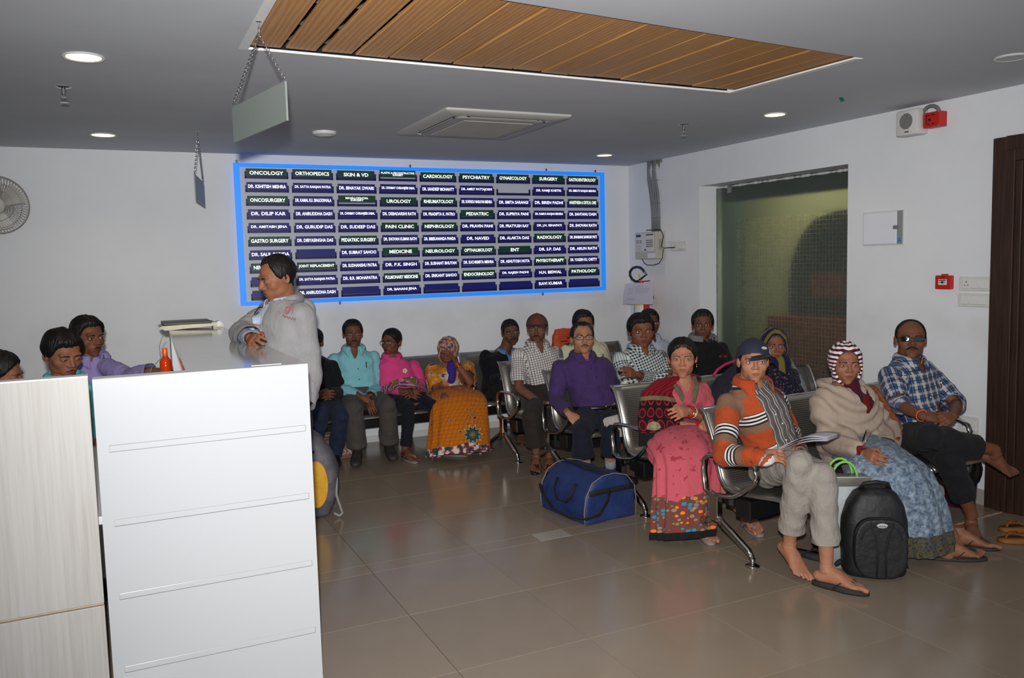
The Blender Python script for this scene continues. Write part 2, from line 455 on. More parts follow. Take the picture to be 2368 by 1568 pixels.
for (y_, dy) in ((GY1 - 0.19, 0.05), (GY0 + 0.035, 0.06)):
    g = G(); g.bbox((GX - 0.016, y_ - dy / 2, GZ - 0.075), (GX + 0.02, y_ + dy / 2, GZ), 0.004)
    obj('glass_clamp', g, mat('clamp_steel', (150, 152, 150), 0.3, 0.9), win)
g = G(); n = 60
def seal(u, v):
    return (GX - 0.004 - 0.004 * math.sin(u * 91) * v, GY0 + (GY1 - GY0) * u, GZ - 0.016 + (v - 0.5) * (0.016 + 0.006 * math.sin(u * 173) + 0.005 * math.sin(u * 57)))
g.grid(seal, n, 3); obj('sealant_bead', g, mat('sealant', (196, 198, 196), 0.6), win)
g = G()
def seal2(u, v):
    return (GX - 0.005, GY1 - 0.004 + (v - 0.5) * (0.016 + 0.005 * math.sin(u * 133)), 0.02 + (GZ - 0.04) * u)
g.grid(seal2, n, 3); obj('sealant_bead', g, mat('sealant_dark', (96, 104, 98), 0.7), win)
# small room beyond the glass: cream wall, brown cupboard, dark panel standing in for a silhouette
RX = WR + 0.26
g = G(); g.box((RX + 0.62, GY0 - 0.9, 0), (RX + 0.66, GY1 + 1.2, CZ)); g.box((RX, GY0 - 0.9, -0.001), (RX + 0.62, GY0 - 0.87, CZ)); g.box((RX, GY1 + 1.17, 0), (RX + 0.62, GY1 + 1.2, CZ))
g.box((RX, GY0 - 0.9, CZ - 0.02), (RX + 0.66, GY1 + 1.2, CZ + 0.02))
tag(obj('wall_passage', g, mat('cream_wall', (206, 198, 156), 0.7)), 'cream wall of the passage behind the frosted glass', kind='structure')
cb = thing('cupboard', 'reddish-brown wooden cupboard seen blurred behind the frosted glass', 'cupboard', (RX + 0.14, 5.1, 0))
BRW = mat('cupboard_wood', (150, 58, 18), 0.5, vary=0.2, vscale=6)
g = G(); g.bbox((RX + 0.07, 4.45, 0.0), (RX + 0.22, 5.66, 1.08), 0.01); obj('body', g, BRW, cb)
for k in range(2):
    g = G(); g.bbox((RX + 0.055, 4.49 + k * 0.58, 0.05), (RX + 0.07, 5.05 + k * 0.58, 1.04), 0.006); d_ = obj('door', g, BRW, cb)
    g = G(); g.tube([(RX + 0.05, 5.01 + k * 0.1, 0.40), (RX + 0.05, 5.01 + k * 0.1, 0.52)], 0.004, 6); obj('handle', g, mat('dull_brass', (150, 120, 60), 0.4, 0.9), d_)
sc_ = thing('silhouette_panel', 'dark arched panel standing in for a silhouette behind the frosted glass', 'screen', (RX + 0.26, 5.1, 0))  # dark shape added to imitate a silhouette through the glass
DK = mat('silhouette_dark', (34, 35, 30), 0.9)
pf = [(4.3, 0.0), (5.54, 0.0), (5.56, 0.95), (5.58, 1.30), (5.54, 1.55), (5.44, 1.76), (5.28, 1.90), (5.02, 1.96), (4.7, 1.94), (4.3, 1.88)]
g = G(); g.prism(pf[::-1], RX + 0.245, RX + 0.275, 'x'); obj('panel', g, DK, sc_)
g = G(); g.bbox((RX + 0.238, 4.4, 0.0), (RX + 0.285, 5.54, 0.05), 0.01); obj('foot_rail', g, mat('silhouette_foot', (40, 34, 28), 0.6), sc_)
g = G(); g.bbox((RX + 0.232, 4.3, 1.24), (RX + 0.245, 5.30, 1.44), 0.005); obj('padded_band', g, mat('silhouette_red', (140, 44, 16), 0.8), sc_)
cu = thing('door_curtain', 'grey-green curtain hanging blurred behind the left of the frosted glass', 'curtain', (RX + 0.30, 6.6, 0))
g = G(); g.grid(lambda u, v: (RX + 0.34 + 0.03 * math.sin(u * 40), 6.26 + 0.75 * u, 0.02 + (CZ - 0.08) * v), 60, 4); obj('cloth', g, mat('curtain_green', (104, 120, 114), 0.9), cu, smooth=True)
g = G(); g.tube([(RX + 0.34, 6.2, CZ - 0.05), (RX + 0.34, 7.1, CZ - 0.05)], 0.012, 8); obj('rod', g, mat('rod_steel', (120, 120, 118), 0.4, 0.8), cu)
g = G(); g.box((RX + 0.02, GY0 - 0.3, 2.10), (RX + 0.06, GY1 + 0.4, CZ - 0.02))  # added board, gives the glass its dark top band
tag(obj('trim_2', g, mat('added_dark_board', (44, 46, 40), 0.8)), 'dark board added to darken the top of the frosted glass', kind='structure')
pl = bpy.data.lights.new('passage_fill', 'AREA'); pl.energy = 9; pl.shape = 'RECTANGLE'; pl.size = 0.10; pl.size_y = 1.3; pl.color = (1.0, 0.92, 0.72)  # added fill light without a visible source, brightens what is behind the glass
plo = bpy.data.objects.new('passage_fill', pl); COL.objects.link(plo); plo.location = (RX + 0.14, 5.45, CZ - 0.06)

# dark door frame and ribbed door leaf at the right edge
DW = NT('dark_door_wood'); v_ = DW.coord()
f_ = DW.noise(v_, 6.0, 5.0, 0.6, dim=(14, 14, 0.6)); DW.col(DW.ramp(f_, [(0.3, lin((40, 27, 22))), (0.7, lin((66, 45, 36)))])); DW.set(rough=0.38, spec=0.45); DW = DW.m
dr = tag(bpy.data.objects.new('door_1', None), 'dark brown moulded door frame at the right edge with a ribbed door', kind='structure'); COL.objects.link(dr)
g = G()
for (y0, y1, t_) in ((DY1 - 0.005, DY1 - 0.085, 0.030), (DY1 - 0.085, DY1 - 0.15, 0.042), (DY1 - 0.15, DY1 - 0.19, 0.030), (DY1 - 0.19, DY1 - 0.25, 0.016)):
    g.bbox((WR - t_, y1, 0), (WR + 0.10, y0, DZ - (DY1 - y0)), 0.004)
obj('jamb', g, DW, dr)
g = G()
for (z0, z1, t_) in ((DZ, DZ - 0.085, 0.030), (DZ - 0.085, DZ - 0.15, 0.042), (DZ - 0.15, DZ - 0.19, 0.030), (DZ - 0.19, DZ - 0.25, 0.016)):
    g.bbox((WR - t_, 1.75, z1), (WR + 0.10, DY1 - (DZ - z1), z0), 0.003)
obj('head_rail', g, DW, dr)
g = G(); g.bbox((WR + 0.03, 2.2, 0.008), (WR + 0.065, DY1 - 0.25, DZ - 0.25), 0.004)
leaf = obj('door_leaf', g, mat('door_leaf_wood', (150, 128, 106), 0.45, vary=0.12, vscale=12), dr)
sg = None
for k in range(58):
    z = 0.05 + k * 0.0335
    if sg is None:
        g = G(); g.bbox((-0.008, -0.40, 0), (0.008, 0.40, 0.020), 0.004); sg = obj('slat', g, mat('door_slat', (176, 156, 134), 0.4, vary=0.1, vscale=15), leaf, world=False)
    else:
        s2 = sg.copy(); COL.objects.link(s2); s2.parent = leaf; sg = s2
    sg.location = (WR + 0.026, 2.66, z)
# ------------------------------------------------------------------ ceiling fixtures
WHT = mat('white_plastic', (214, 214, 212), 0.4)
CHR = mat('chrome', (205, 206, 208), 0.16, 1.0)
LAMP = mat('lamp_glow', (255, 226, 168), 0.5, emit=5.0)
def downlight(x, y, r, lit, label):
    t = thing('downlight', label, 'downlight', (x, y, CZ), 0, 'recessed ceiling downlights')
    g = G(); g.lathe([(r * 0.86, 0.0), (r * 1.06, -0.001), (r * 1.10, -0.006), (r * 1.02, -0.010), (r * 0.90, -0.006)], (x, y, CZ), 36)
    autosmooth(obj('trim_ring', g, WHT, t))
    g = G(); g.lathe([(0.001, -0.0065), (r * 0.90, -0.0065), (r * 0.90, -0.003)], (x, y, CZ), 36)
    obj('lens', g, LAMP if lit else mat('lamp_off', (176, 178, 180), 0.35), t)
    if lit:
        l = bpy.data.lights.new('downlight_lamp', 'SPOT'); l.energy = 8; l.spot_size = 2.3; l.spot_blend = 0.8; l.color = (1, 0.84, 0.60); l.shadow_soft_size = 0.08
        lo = bpy.data.objects.new('downlight_lamp', l); COL.objects.link(lo); lo.parent = t; lo.location = (0, 0, -0.02)
for (x, y, r, lit, lb) in ((-0.056, 4.223, 0.080, 1, 'large lit downlight in the ceiling, nearest on the left side'), (0.0, 6.518, 0.080, 1, 'lit downlight in the ceiling above the fan, left side far back'),
                           (4.13, 4.427, 0.072, 1, 'lit downlight in the ceiling in front of the frosted glass'), (4.12, 6.594, 0.072, 1, 'lit downlight in the ceiling above the far right corner'),
                           (4.117, 2.76, 0.075, 0, 'unlit flat downlight in the ceiling at the right edge')):
    downlight(x, y, r, lit, lb)
p = atz(750, 305, CZ); t = thing('smoke_detector', 'white round detector disc on the ceiling near the air conditioner', 'detector', p)
g = G(); g.lathe([(0.085, 0), (0.085, -0.008), (0.078, -0.020), (0.060, -0.026)], p, 32); autosmooth(obj('body', g, WHT, t))
g = G(); g.lathe([(0.055, -0.026), (0.05, -0.030), (0.0005, -0.031)], p, 28); autosmooth(obj('cover', g, WHT, t))
def sprinkler(p, label):
    t = thing('sprinkler', label, 'sprinkler', p, 0, 'ceiling sprinklers')
    g = G(); g.lathe([(0.036, 0), (0.038, -0.004), (0.028, -0.009), (0.012, -0.012)], p, 24); autosmooth(obj('escutcheon', g, CHR, t))
    g = G(); g.lathe([(0.011, -0.010), (0.011, -0.040), (0.007, -0.044), (0.007, -0.058)], p, 12); autosmooth(obj('stem', g, CHR, t))
    g = G()
    for s in (-1, 1): g.tube([p + np.array([s * 0.007, 0, -0.050]), p + np.array([s * 0.014, 0, -0.062]), p + np.array([s * 0.004, 0, -0.078])], 0.0025, 6)
    obj('yoke', g, CHR, t)
    g = G(); g.lathe([(0.004, -0.074), (0.020, -0.079), (0.021, -0.081), (0.0005, -0.083)], p, 20); obj('deflector', g, CHR, t)
sprinkler(atz(146, 200, CZ), 'chrome sprinkler on the ceiling beside the large left downlight'); sprinkler(atz(1581, 287, CZ), 'chrome sprinkler on the ceiling near the frosted glass')
p = atz(1946, 226, CZ); t = thing('tape_scrap', 'tiny scrap of green tape stuck on the ceiling', 'tape', p)
g = G(); g.grid(lambda u, v: p + np.array([(u - 0.5) * 0.02, (v - 0.5) * 0.03, -0.001 - 0.02 * u * u]), 5, 4); obj('strip', g, mat('green_tape', (20, 105, 92), 0.5), t)

# ceiling cassette air conditioner
ACC = np.array([2.355, 5.37, CZ]); hx, hy = 0.445, 0.505
ac = thing('air_conditioner', 'grey-white cassette air conditioner set in the ceiling', 'air conditioner', ACC)
AW = mat('cassette_plastic', (184, 182, 176), 0.45)
def rrect(hx, hy, r, n=6):
    o = []
    for (sx, sy, a0) in ((1, 1, 0), (-1, 1, 90), (-1, -1, 180), (1, -1, 270)):
        for k in range(n + 1):
            a = math.radians(a0 + 90.0 * k / n); o.append((sx * (hx - r) + r * math.cos(a), sy * (hy - r) + r * math.sin(a)))
    return o
def ringloft(g, rings, c, cap=True):
    n = len(rings[0][0]); V = [(c[0] + x, c[1] + y, c[2] + z) for (pl_, z) in rings for x, y in pl_]
    F = [(i * n + k, i * n + (k + 1) % n, (i + 1) * n + (k + 1) % n, (i + 1) * n + k) for i in range(len(rings) - 1) for k in range(n)]
    if cap: F.append(tuple((len(rings) - 1) * n + k for k in range(n)))
    g.add(V, F)
g = G(); ringloft(g, [(rrect(hx, hy, 0.02), 0), (rrect(hx, hy, 0.02), -0.012), (rrect(hx - 0.012, hy - 0.012, 0.02), -0.020), (rrect(hx - 0.10, hy - 0.10, 0.06), -0.026), (rrect(hx - 0.105, hy - 0.105, 0.06), -0.018)], ACC)
autosmooth(obj('fascia', g, AW, ac), 30)
g = G(); ringloft(g, [(rrect(hx - 0.135, hy - 0.135, 0.05), -0.016), (rrect(hx - 0.130, hy - 0.130, 0.05), -0.034), (rrect(hx - 0.150, hy - 0.150, 0.04), -0.040), (rrect(hx - 0.185, hy - 0.185, 0.01), -0.040), (rrect(hx - 0.190, hy - 0.190, 0.01), -0.036)], ACC)
autosmooth(obj('grille_frame', g, mat('cassette_grey', (150, 149, 146), 0.45), ac), 30)
g = G(); ringloft(g, [(rrect(hx - 0.193, hy - 0.193, 0.008), -0.036), (rrect(hx - 0.195, hy - 0.195, 0.008), -0.0415), (rrect(hx - 0.198, hy - 0.198, 0.008), -0.042)], ACC)
obj('intake_panel', g, mat('intake_panel', (192, 188, 178), 0.6, vary=0.05, vscale=8), ac)
for (ax, s) in ((0, 1), (0, -1), (1, 1), (1, -1)):
    L = (hy if ax == 0 else hx) - 0.19; off = ((hx if ax == 0 else hy) - 0.118) * s
    g = G()
    if ax == 0: g.bbox(ACC + np.array([off - 0.017, -L, -0.0285]), ACC + np.array([off + 0.017, L, -0.020]), 0.006)
    else: g.bbox(ACC + np.array([-L, off - 0.017, -0.0285]), ACC + np.array([L, off + 0.017, -0.020]), 0.006)
    sl = obj('air_slot', g, mat('slot_dark', (58, 54, 50), 0.6), ac)
    g = G()
    if ax == 0: g.bbox(ACC + np.array([off - 0.010, -L * 0.94, -0.031]), ACC + np.array([off + 0.007, L * 0.94, -0.027]), 0.002)
    else: g.bbox(ACC + np.array([-L * 0.94, off - 0.010, -0.031]), ACC + np.array([L * 0.94, off + 0.007, -0.027]), 0.002)
    obj('louvre', g, AW, sl)

# hanging frosted plates on chains
def chain(g, a, b, sag, pitch, r):
    a, b = np.array(a, float), np.array(b, float); L = np.linalg.norm(b - a); n = max(4, int(L / pitch))
    pts = [a + (b - a) * (k / n) + np.array([0, 0, -sag * 4 * (k / n) * (1 - k / n)]) for k in range(n + 1)]
    for k in range(n):
        p, q = pts[k], pts[k + 1]; d = (q - p) / np.linalg.norm(q - p); u = np.cross(d, [0.3, 1, 0.1]); u /= np.linalg.norm(u); w_ = np.cross(d, u)
        s = u if k % 2 else w_; h = np.linalg.norm(q - p) * 0.72; m = (p + q) / 2
        g.tube([m + d * h * math.cos(t) + s * r * 2.2 * math.sin(t) for t in np.linspace(0, 2 * PI, 9)[:-1]], r * 0.62, 5, closed=True)
def hanging_sign(hook, tl, tr, hgt, label, sc=1.0):
    hook, tl, tr = np.array(hook), np.array(tl), np.array(tr)
    t = thing('hanging_sign', label, 'hanging sign', hook, 0, 'blank hanging plates')
    d = (tr - tl); d[2] = 0; L = np.linalg.norm(d); d /= L; nrm = np.array([-d[1], d[0], 0])
    g = G(); th = 0.004
    V = []
    for s in (-1, 1):
        V += [tl + nrm * th * s, tr + nrm * th * s, tr + nrm * th * s - np.array([0, 0, hgt]), tl + nrm * th * s - np.array([0, 0, hgt])]
    g.add(V, [(0, 1, 2, 3), (7, 6, 5, 4), (0, 4, 5, 1), (1, 5, 6, 2), (2, 6, 7, 3), (3, 7, 4, 0)])
    pm = NT('sign_plate'); pm.col(lin((128, 136, 132))); pm.set(rough=0.34, metal=0.1, spec=0.6); pm.b.inputs['Roughness'].default_value = 0.38
    obj('plate', g, pm.m, t)
    top = hook + np.array([0, 0, -0.05])
    for e in (tl, tr):
        m = e + (d if e is tl else -d) * 0.012 + np.array([0, 0, -0.006])
        g = G(); g.tube([m + np.array([d[0] * 0.0, d[1] * 0.0, 0]) + 0.013 * (d * math.cos(a) + np.array([0, 0, 1]) * math.sin(a)) + np.array([0, 0, 0.010]) for a in np.linspace(0, 2 * PI, 15)[:-1]], 0.0016, 6, closed=True); obj('split_ring', g, CHR, t)
        g = G(); chain(g, top, m + np.array([0, 0, 0.022]), 0.004, 0.013, 0.0028 * sc); obj('chain', g, CHR, t, smooth=True)
    g = G(); g.lathe([(0.012, 0), (0.012, -0.003), (0.003, -0.005), (0.003, -0.022)], hook, 12)
    g.tube([hook + np.array([0, 0.012 * math.sin(a), -0.036 + 0.014 * math.cos(a)]) for a in np.linspace(0, 1.8 * PI, 12)], 0.0025, 6); obj('hook', g, CHR, t)
hanging_sign((0.572, 3.42, CZ), (0.512, 3.824, 2.297), (0.645, 3.318, 2.317), 0.149, 'large blank frosted plate hanging on chains beside the wooden ceiling')
hanging_sign((0.587, 6.19, CZ), (0.550, 6.20, 2.268), (0.640, 6.55, 2.245), 0.172, 'small blank plate hanging edge-on near the back wall', 1.1)

# ------------------------------------------------------------------ directory board
BX0, BX1, BZ0, BZ1 = 0.957, 4.543, 1.298, 2.482
board = thing('directory_board', 'large doctors directory board with blue frame on the back wall', 'notice board', ((BX0 + BX1) / 2, D, BZ0))
g = G(); g.box((BX0 + 0.03, D - 0.030, BZ0 + 0.03), (BX1 - 0.03, D - 0.001, BZ1 - 0.03)); obj('backing_panel', g, mat('board_panel', (196, 200, 212), 0.35), board)
BLU = mat('blue_tape_flash_glow', (20, 138, 255), 0.4, emit=0.5)  # emission stands in for the tape flaring under the flash
fw = 0.045; yb = D - 0.045
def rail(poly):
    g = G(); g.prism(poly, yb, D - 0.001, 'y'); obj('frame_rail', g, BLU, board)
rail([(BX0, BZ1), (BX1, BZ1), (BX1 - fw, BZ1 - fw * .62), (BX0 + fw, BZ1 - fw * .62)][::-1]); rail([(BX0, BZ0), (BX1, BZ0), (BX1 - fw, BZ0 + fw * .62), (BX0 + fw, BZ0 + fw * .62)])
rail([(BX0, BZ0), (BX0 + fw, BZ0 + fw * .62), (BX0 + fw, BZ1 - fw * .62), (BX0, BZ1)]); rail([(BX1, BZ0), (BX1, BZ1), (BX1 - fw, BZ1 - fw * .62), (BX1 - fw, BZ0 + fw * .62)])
for (x, z, s) in ((BX0 + 0.03, BZ1, 1), (2.50, BZ1, 1), (3.90, BZ1, 1), (4.46, BZ1, 1), (1.80, BZ0, -1), (3.83, BZ0, -1)):
    g = G(); g.bbox((x - 0.008, D - 0.012, z), (x + 0.008, D - 0.002, z + s * 0.028), 0.002); g.lathe([(0.005, 0), (0.004, 0.003)], (x, D - 0.012, z + s * 0.018), 8, (0, -1, 0)); obj('hanging_lug', g, mat('lug_steel', (120, 118, 112), 0.4, 0.8), board)
NAMES = [
 ['*ONCOLOGY', 'DR. KSHITISH MISHRA', '*ONCOSURGERY', 'DR. DILIP KAR', 'DR. AMITABH JENA', '*GASTRO SURGERY', 'DR. SALIL PARIDA', '*NEUROSURGERY', 'DR. K', 'DR'],
 ['*ORTHOPEDICS', 'DR. SATYA RANJAN PATRA', 'DR. KAMAL KU. SINGODIWALA', 'DR. ANIRUDDHA DASH', 'DR. GURUDIP DAS', 'DR. DIBYASINGHA DAS', '', '*JOINT REPLACEMENT', 'DR. SATYA RANJAN PATRA', 'DR. ANIRUDDHA DASH'],
 ['*SKIN & VD', 'DR. BINAYAK DWARI', '*MAXILLOFACIAL\nSURGERY', 'DR. CHINMAY CHIRANJEEB SABAL', 'DR. SUDEEP DAS', '*PEDIATRIC SURGERY', 'DR. SUBRAT SAHOO', 'DR. SUDHANSHU PATRA', 'DR. B.R. MOHAPATRA', ''],
 ['*PLASTIC & RECONSTRUCTIVE\nSURGERY', 'DR. CHINMAY CHIRANJEEB SABAL', '*UROLOGY', 'DR. DEBADARSHI RATH', '*PAIN CLINIC', 'DR. SHOVAN KUMAR RATH', '*MEDICINE', 'DR. P.K. SINGH', '*PULMONARY MEDICINE', 'DR. BANANI JENA'],
 ['*CARDIOLOGY', 'DR. SANDEEP MOHANTY', '*RHEUMATOLOGY', 'DR. PRADIPTA K. PATRO', '*NEPHROLOGY', 'DR. BIBEKANANDA PANDA', '*NEUROLOGY', 'DR. SUSHANT BHUYAN', 'DR. SRIKANT SAHOO', ''],
 ['*PSYCHIATRY', 'DR. AMRIT PATTAJOSHI', 'DR. SUVENDU NARAYAN MISHRA', '*PEDIATRIC', 'DR. PRAVIN PANI', 'DR. NAVED', '*OPTHALMOLOGY', 'DR. SUCHISMITA MISHRA', '*ENDOCRINOLOGY', ''],
 ['*GYNAECOLOGY', None, 'DR. SMITA SARANGI', 'DR. SUPRIYA PANI', 'DR. PRATYUSH RAY', 'DR. ALAKTA DAS', '*ENT', 'DR. ASHUTOSH HOTA', 'DR. RAJESH PADHI', ''],
 ['*SURGERY', 'DR. RAMJI KHETRI', 'DR. BIREN PADHI', 'DR. RAMYA RANJAN BEHERA', 'DR. J.N. SENAPATI', '*RADIOLOGY', 'DR. S.P. DAS', '*PHYSIOTHERAPY', 'H.H. BISWAL', 'RAVI KUMAR'],
 ['*GASTROENTEROLOGY', 'DR. SMRUTI RANJAN MISHRA', '*ANAESTHESIA & CRITICAL CARE', 'DR. SANTANU DASH', 'DR. SHOVAN RATH', 'DR. BHABANI SANKAR PATI', 'DR. ARUN RATH', 'DR. YOGESH KU. CHETTY', '*PATHOLOGY', '']]
HOLD = mat('navy_holder', (14, 10, 92), 0.35); INB = mat('blue_insert', (22, 22, 122), 0.4); ING = mat('green_insert', (4, 66, 44), 0.4); LET = mat('white_letters_flash_glow', (255, 255, 255), 0.4, emit=0.85)  # letters get a faint glow in place of their flash flare
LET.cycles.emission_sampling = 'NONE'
hw, hh = 0.178, 0.041
rng = random.Random(3)
hg = G(); hg.box((-hw, -0.016, -hh), (hw, 0, -hh + 0.022)); hg.box((-hw, -0.016, -hh), (-hw + 0.012, 0, hh * 0.42)); hg.box((hw - 0.012, -0.016, -hh), (hw, 0, hh * 0.42))
ig = G(); ig.box((-hw + 0.011, -0.008, -hh + 0.02), (hw - 0.011, -0.002, hh))
hme = ime_b = ime_g = None
for c, colm in enumerate(NAMES):
    for r, nm in enumerate(colm):
        cx = BX0 + 0.092 + hw + c * (BX1 - BX0 - 0.16 - 2 * hw) / 8.0 - 0.008; cz = BZ1 - 0.085 - r * (BZ1 - BZ0 - 0.165) / 9.0
        if hme is None: h = obj('name_holder', hg, HOLD, board, world=False); hme = h.data
        else: h = bpy.data.objects.new('name_holder', hme); COL.objects.link(h); h.parent = board
        h.location = (cx - board.location[0], -0.031, cz - board.location[2])
        if nm is None: continue
        dz = rng.uniform(0, 0.004) + (0.010 if nm.startswith('*') and '\n' in nm else 0)
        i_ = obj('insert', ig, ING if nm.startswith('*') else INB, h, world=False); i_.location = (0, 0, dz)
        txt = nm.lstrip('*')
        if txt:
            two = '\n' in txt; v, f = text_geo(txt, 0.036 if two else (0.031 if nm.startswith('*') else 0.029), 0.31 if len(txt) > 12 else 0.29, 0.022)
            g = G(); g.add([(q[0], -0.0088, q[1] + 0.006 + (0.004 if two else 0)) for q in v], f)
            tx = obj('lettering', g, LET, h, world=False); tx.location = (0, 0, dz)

# ------------------------------------------------------------------ right wall fixtures
def wb(x0, y0, x1, y1, d):
    """box on the right wall whose front face covers the photo rectangle"""
    a, b, c, e = atx(x0, y0, WR - d), atx(x1, y1, WR - d), atx(x0, y1, WR - d), atx(x1, y0, WR - d)
    return min(b[1], e[1]), max(a[1], c[1]), (c[2] + b[2]) / 2, (a[2] + e[2]) / 2
BLK = mat('black_plastic', (22, 22, 23), 0.45)
RED = mat('red_plastic', (186, 26, 22), 0.4)
# alarm loudspeaker
y0, y1, z0, z1 = wb(2071, 254, 2121, 313, 0.11); sp = thing('wall_speaker', 'white square wall loudspeaker with round grille under the ceiling', 'speaker', (WR, (y0 + y1) / 2, z0))
SPW = mat('speaker_plastic', (206, 204, 200), 0.45)
g = G(); g.bbox((WR - 0.11, y0, z0), (WR - 0.002, y1, z1), 0.014); autosmooth(obj('cabinet', g, SPW, sp), 30)
cy, cz = (y0 + y1) / 2, (z0 + z1) / 2 + 0.008; R_ = (y1 - y0) * 0.30
g = G(); g.lathe([(R_ + 0.006, 0), (R_ + 0.006, 0.002), (R_, 0.003), (0.0005, 0.003)], (WR - 0.11, cy, cz), 32, (-1, 0, 0)); gr_ = obj('grille', g, SPW, sp)
for k in range(13):
    z = -R_ * 0.92 + k * R_ * 1.84 / 12; w_ = math.sqrt(max(R_ * R_ - z * z, 0)) * 0.97
    g = G(); g.box((WR - 0.1142, cy - w_, cz + z - 0.0026), (WR - 0.1128, cy + w_, cz + z + 0.0026)); obj('grille_slot', g, mat('slot_black', (52, 52, 54), 0.6), gr_)
g = G(); g.box((WR - 0.1115, cy - 0.02, z0 + 0.018), (WR - 0.109, cy + 0.012, z0 + 0.026)); obj('badge', g, mat('badge_grey', (70, 70, 86), 0.4), sp)
# red alarm sounder with cable loop
y0, y1, z0, z1 = wb(2134, 259, 2172, 294, 0.075); hs = thing('alarm_sounder', 'red square fire alarm sounder beside the wall loudspeaker', 'alarm', (WR, (y0 + y1) / 2, z0))
g = G(); g.bbox((WR - 0.075, y0, z0), (WR - 0.002, y1, z1), 0.004); obj('housing', g, RED, hs)
cy, cz = (y0 + y1) / 2, (z0 + z1) / 2
for (a, b, c, d) in ((0.25, 0.30, -0.32, 0.32), (0.06, 0.30, 0.26, 0.33), (-0.22, -0.02, 0.26, 0.34), (-0.18, -0.06, -0.33, -0.24), (0.06, 0.20, -0.33, -0.27), (0.02, 0.16, -0.08, 0.10)):
    Wd, Hd = y1 - y0, z1 - z0
    g = G(); g.box((WR - 0.0765, cy + a * Wd, cz + c * Hd), (WR - 0.0745, cy + b * Wd, cz + d * Hd)); obj('sound_slot', g, mat('sounder_dark', (50, 8, 6), 0.6), hs)
for (s, q) in ((-1, -1), (-1, 1), (1, -1), (1, 1)):
    g = G(); g.lathe([(0.004, 0), (0.0035, 0.002), (0.0005, 0.0025)], (WR - 0.075, cy + s * (y1 - y0) * 0.44, cz + q * (z1 - z0) * 0.44), 8, (-1, 0, 0)); obj('screw', g, CHR, hs)
t = thing('flexible_conduit', 'grey ribbed cable loop above the red alarm sounder', 'conduit', (WR - 0.03, y1, z1)); g = G()
g.tube([(WR - 0.05, y1 + 0.012 - 0.0 * a, z1 - 0.06) if a == -1 else (WR - 0.05, cy + 0.022 + 0.062 * math.cos(a), z1 - 0.012 + 0.055 * math.sin(a)) for a in np.linspace(-0.5, PI + 0.5, 22)][::-1], [0.011 + 0.0015 * (k % 2) for k in range(22)], 10); obj('sleeve', g, mat('conduit_grey', (112, 114, 118), 0.5), t, smooth=True)
# flush access panel
y0, y1, z0, z1 = wb(1995, 488, 2089, 567, 0.012); t = thing('access_panel', 'white flush distribution box with grey strip on the right wall', 'electrical panel', (WR, (y0 + y1) / 2, z0))
g = G(); g.bbox((WR - 0.008, y0, z0), (WR - 0.0005, y1, z1), 0.003); obj('frame', g, mat('panel_frame', (206, 208, 206), 0.5), t)
g = G(); g.bbox((WR - 0.016, y0 + 0.055, z0 + 0.008), (WR - 0.006, y1 - 0.012, z1 - 0.012), 0.003); dd = obj('door', g, mat('panel_white', (222, 224, 232), 0.35), t)
g = G(); g.bbox((WR - 0.012, y0 + 0.010, z0 + 0.006), (WR - 0.006, y0 + 0.054, z1 - 0.006), 0.002); obj('side_strip', g, mat('strip_grey', (136, 138, 138), 0.5), t)
g = G(); g.bbox((WR - 0.018, y0 + 0.04, (z0 + z1) / 2 - 0.012), (WR - 0.010, y0 + 0.082, (z0 + z1) / 2 + 0.014), 0.002); obj('latch', g, mat('latch_grey', (112, 114, 116), 0.45), dd)
g = G(); g.box((WR - 0.0128, y0 + 0.018, z0 + 0.022), (WR - 0.0118, y0 + 0.044, z0 + 0.030)); g.box((WR - 0.0128, y0 + 0.024, z0 + 0.034), (WR - 0.0118, y0 + 0.040, z0 + 0.046)); obj('blue_mark', g, mat('blue_print', (52, 104, 176), 0.5), t)
# red manual call point
y0, y1, z0, z1 = wb(2162, 637, 2199, 669, 0.03); t = thing('call_point', 'small red fire alarm call point on the right wall', 'call point', (WR, (y0 + y1) / 2, z0)); cy, cz = (y0 + y1) / 2, (z0 + z1) / 2
g = G(); g.bbox((WR - 0.030, y0, z0), (WR - 0.001, y1, z1), 0.006); obj('housing', g, RED, t)
g = G(); g.bbox((WR - 0.033, cy - 0.028, cz - 0.017), (WR - 0.028, cy + 0.032, cz + 0.020), 0.002); pn = obj('press_panel', g, mat('press_white', (206, 206, 206), 0.4), t)
g = G(); g.lathe([(0.008, 0), (0.008, 0.0012), (0.0005, 0.0014)], (WR - 0.033, cy + 0.002, cz), 16, (-1, 0, 0)); g.box((WR - 0.0338, cy - 0.018, cz - 0.002), (WR - 0.0328, cy + 0.024, cz + 0.002)); g.box((WR - 0.0338, cy - 0.022, cz + 0.010), (WR - 0.0328, cy + 0.026, cz + 0.016)); obj('press_mark', g, BLK, pn)
v, f = text_geo('FIRE', 0.011, None, 0.01); g = G(); g.add([(WR - 0.0308, cy - q[0], cz + 0.033 + q[1]) for q in v], f); obj('lettering', g, mat('dark_red_print', (70, 8, 8), 0.5), t)
g = G()
for k in range(4): g.ell((WR - 0.012, cy - 0.018 + k * 0.012, z1 + 0.004), (0.006, 0.008, 0.006), 8, 6)
obj('cable_entry', g, mat('brass_gland', (150, 96, 30), 0.45, 0.5), t)
